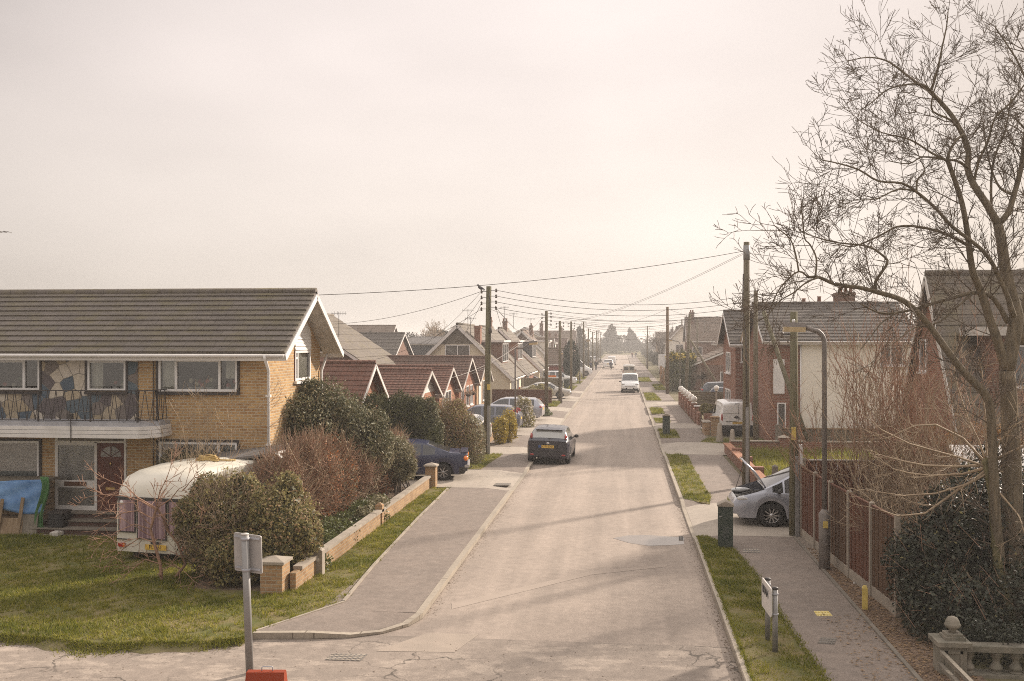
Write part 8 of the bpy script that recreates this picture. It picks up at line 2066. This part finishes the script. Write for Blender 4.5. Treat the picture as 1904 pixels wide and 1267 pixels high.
segs_obj('branches', segs, 'twig_pale', t, 3); mb = MB(); mb.tube([(AY(808, 640, 165).x, 165, 0), (AY(808, 640, 165).x, 165, 2.2)], .25, 8); mb.build('trunk', 'bark', t)
t = thing('bare_tree', 'distant bare tree above the far brown roofs', 'tree', (AY(1228, 640, 190).x, 190, 0)); segs = []
for i in range(10): grow(segs, Vector((AY(1228, 640, 190).x, 190, 2.0)), Vector((random.gauss(0, .3), random.gauss(0, .3), 1)).normalized(), 5.2 * random.uniform(.7, 1.1), .07, 2, .6, .2, (4, 6), .1, .025)
segs_obj('branches', segs, 'twig_dark', t, 3); mb = MB(); mb.tube([(AY(1228, 640, 190).x, 190, 0), (AY(1228, 640, 190).x, 190, 2.2)], .25, 8); mb.build('trunk', 'bark', t)

# ------------------------------------------------------------------ people far down the street
def person(label, x, y, h, rz, coat, trousers, walk=.25, ride=False, z=.1):
    t = thing('person', label, 'person', (x, y, z), rz); s = h / 1.75
    if ride: J = [((0, 0, .98), .14), ((0, .12, 1.25), .15), ((0, .22, 1.45), .13), ((0, .27, 1.54), .06), ((0, .30, 1.62), .085), ((0, .31, 1.75), .09), ((-.1, .05, .95), .10), ((-.12, .36, .78), .075), ((-.12, .22, .38), .055), ((-.12, .30, .32), .045), ((.1, .05, .95), .10), ((.12, .40, .95), .075), ((.12, .34, .55), .055), ((.12, .42, .50), .045), ((-.2, .22, 1.42), .065), ((-.27, .38, 1.18), .045), ((-.26, .55, 1.06), .035), ((.2, .22, 1.42), .065), ((.27, .38, 1.18), .045), ((.26, .55, 1.06), .035)]
    else: J = [((0, 0, .92), .14), ((0, .0, 1.18), .14), ((0, 0, 1.40), .14), ((0, .01, 1.50), .055), ((0, .02, 1.59), .08), ((0, .02, 1.70), .085), ((-.09, 0, .88), .095), ((-.10, walk * .5, .50), .065), ((-.10, walk * .6, .09), .045), ((-.10, walk * .6 + .14, .04), .04), ((.09, 0, .88), .095), ((.10, -walk * .2, .50), .065), ((.10, -walk, .11), .045), ((.10, -walk + .13, .04), .04), ((-.19, 0, 1.38), .06), ((-.24, -walk * .5, 1.12), .045), ((-.24, -walk * .4, .86), .035), ((.19, 0, 1.38), .06), ((.24, walk * .4, 1.12), .045), ((.24, walk * .7, .88), .035)]
    E = [(0, 1), (1, 2), (2, 3), (3, 4), (4, 5), (0, 6), (6, 7), (7, 8), (8, 9), (0, 10), (10, 11), (11, 12), (12, 13), (2, 14), (14, 15), (15, 16), (2, 17), (17, 18), (18, 19)]
    me = bpy.data.meshes.new('body'); me.from_pydata([tuple(c * s for c in p) for p, _ in J], E, []); o = bpy.data.objects.new('body', me); COL.objects.link(o); o.parent = t
    md = o.modifiers.new('skin', 'SKIN'); md.use_smooth_shade = True
    if not me.skin_vertices: me.attributes.new('skin', 'FLOAT', 'POINT')
    for k, (p, r) in enumerate(J):
        try: me.skin_vertices[0].data[k].radius = (r * s, r * s * .85); me.skin_vertices[0].data[k].use_root = k == 0
        except Exception: pass
    o.modifiers.new('smooth', 'SUBSURF').render_levels = 1; me.materials.append(MATS['skin'])
    P = [Vector(p) * s for p, _ in J]; RD = [r * s for _, r in J]
    mb = MB(); mb.tube([P[0] - Vector((0, 0, .08 * s)), P[0], P[1], P[2], P[2].lerp(P[3], .7)], [RD[0] * 1.25, RD[0] * 1.25, RD[1] * 1.2, RD[2] * 1.3, RD[3] * 1.3], 12)
    for a in (14, 17): mb.tube([P[2] + (P[a] - P[2]) * .5, P[a], P[a + 1], P[a + 2].lerp(P[a + 1], .15)], [RD[a] * 1.3, RD[a] * 1.35, RD[a + 1] * 1.4, RD[a + 2] * 1.35], 10)
    mb.build('coat', coat, t, world=False)
    mb = MB()
    for a in (6, 10): mb.tube([P[a] + Vector((0, 0, .06 * s)), P[a + 1], P[a + 2]], [RD[a] * 1.15, RD[a + 1] * 1.2, RD[a + 2] * 1.3], 10)
    mb.build('trousers', trousers, t, world=False)
    mb = MB()
    for a in (8, 12): mb.tube([P[a] + Vector((0, -.04 * s, -.02 * s)), P[a + 1] + Vector((0, .03 * s, 0))], [.055 * s, .04 * s], 8)
    mb.build('shoes', 'rubber', t, world=False)
    mb = MB(); mb.ball(P[5] + Vector((0, -.015, .03)) * s, (.095 * s, .10 * s, .085 * s), 10, 8); mb.build('hair', 'hair_brown', t, world=False)
    return t
person('taller walker in dark clothes on the pavement by the hedge', -4.5, 172, 1.8, R(180), 'cloth_dark', 'cloth_dark', .28)
person('shorter walker in dark clothes beside the taller one', -5.3, 170, 1.62, R(180), 'cloth_blue', 'cloth_dark', .22)
person('far walker in a reddish coat on the verge at the street end', 2.9, 292, 1.75, R(180), 'cloth_red', 'cloth_dark', .25)
person('far walker in grey at the street end beside the reddish coat', 4.0, 296, 1.7, R(160), 'cloth_blue', 'cloth_dark', .3)
person('cyclist in a dark jacket riding down the middle of the lane', -1.92, 171.0, 1.75, R(180), 'cloth_blue', 'cloth_dark', 0, True, .0)
t = thing('bicycle', 'bicycle under the rider in the lane', 'bicycle', (-1.92, 171.0, 0), R(180))
for y in (-.5, .55):
    mb = MB(); n = 24; mb.tube([(0, y + .32 * math.cos(a), .34 + .32 * math.sin(a)) for a in np.linspace(0, 2 * math.pi, n)], .02, 6); w = mb.build('wheel', 'rubber', t, world=False)
    mb = MB()
    for k in range(8): a = k * math.pi / 4; mb.bar((0, y, .34), (0, y + .31 * math.cos(a), .34 + .31 * math.sin(a)), .006, .006)
    mb.build('spokes', 'galv', w, world=False)
mb = MB()
for a, b in (((0, -.5, .34), (0, -.1, .32)), ((0, -.1, .32), (0, -.18, .86)), ((0, -.5, .34), (0, -.16, .75)), ((0, -.1, .32), (0, .38, .78)), ((0, -.17, .78), (0, .38, .82)), ((0, .36, .95), (0, .55, .34))): mb.tube([a, b], .018, 6)
mb.build('frame', 'paint_dark', t, world=False); mb = MB(); mb.tube([(-.28, .48, 1.02), (0, .38, 1.0), (.28, .48, 1.02)], .015, 6); mb.build('handlebar', 'dark_metal', t, world=False); mb = MB(); mb.ball((0, -.2, .89), (.07, .13, .04), 8, 6); mb.build('saddle', 'black_plastic', t, world=False)

# ------------------------------------------------------------------ hazy air
m = bpy.data.materials.new('haze'); m.use_nodes = True; n = m.node_tree.nodes; n.clear()
out = n.new('ShaderNodeOutputMaterial'); v = n.new('ShaderNodeVolumePrincipled'); v.inputs['Color'].default_value = (.97, .935, .905, 1); v.inputs['Density'].default_value = .00095; v.inputs['Anisotropy'].default_value = .25
m.node_tree.links.new(v.outputs[0], out.inputs['Volume']); MATS['haze'] = m
kind(MB().box(-1050, 1050, -60, 1550, -1.06, 13.5).build('haze', 'haze'), 'stuff')
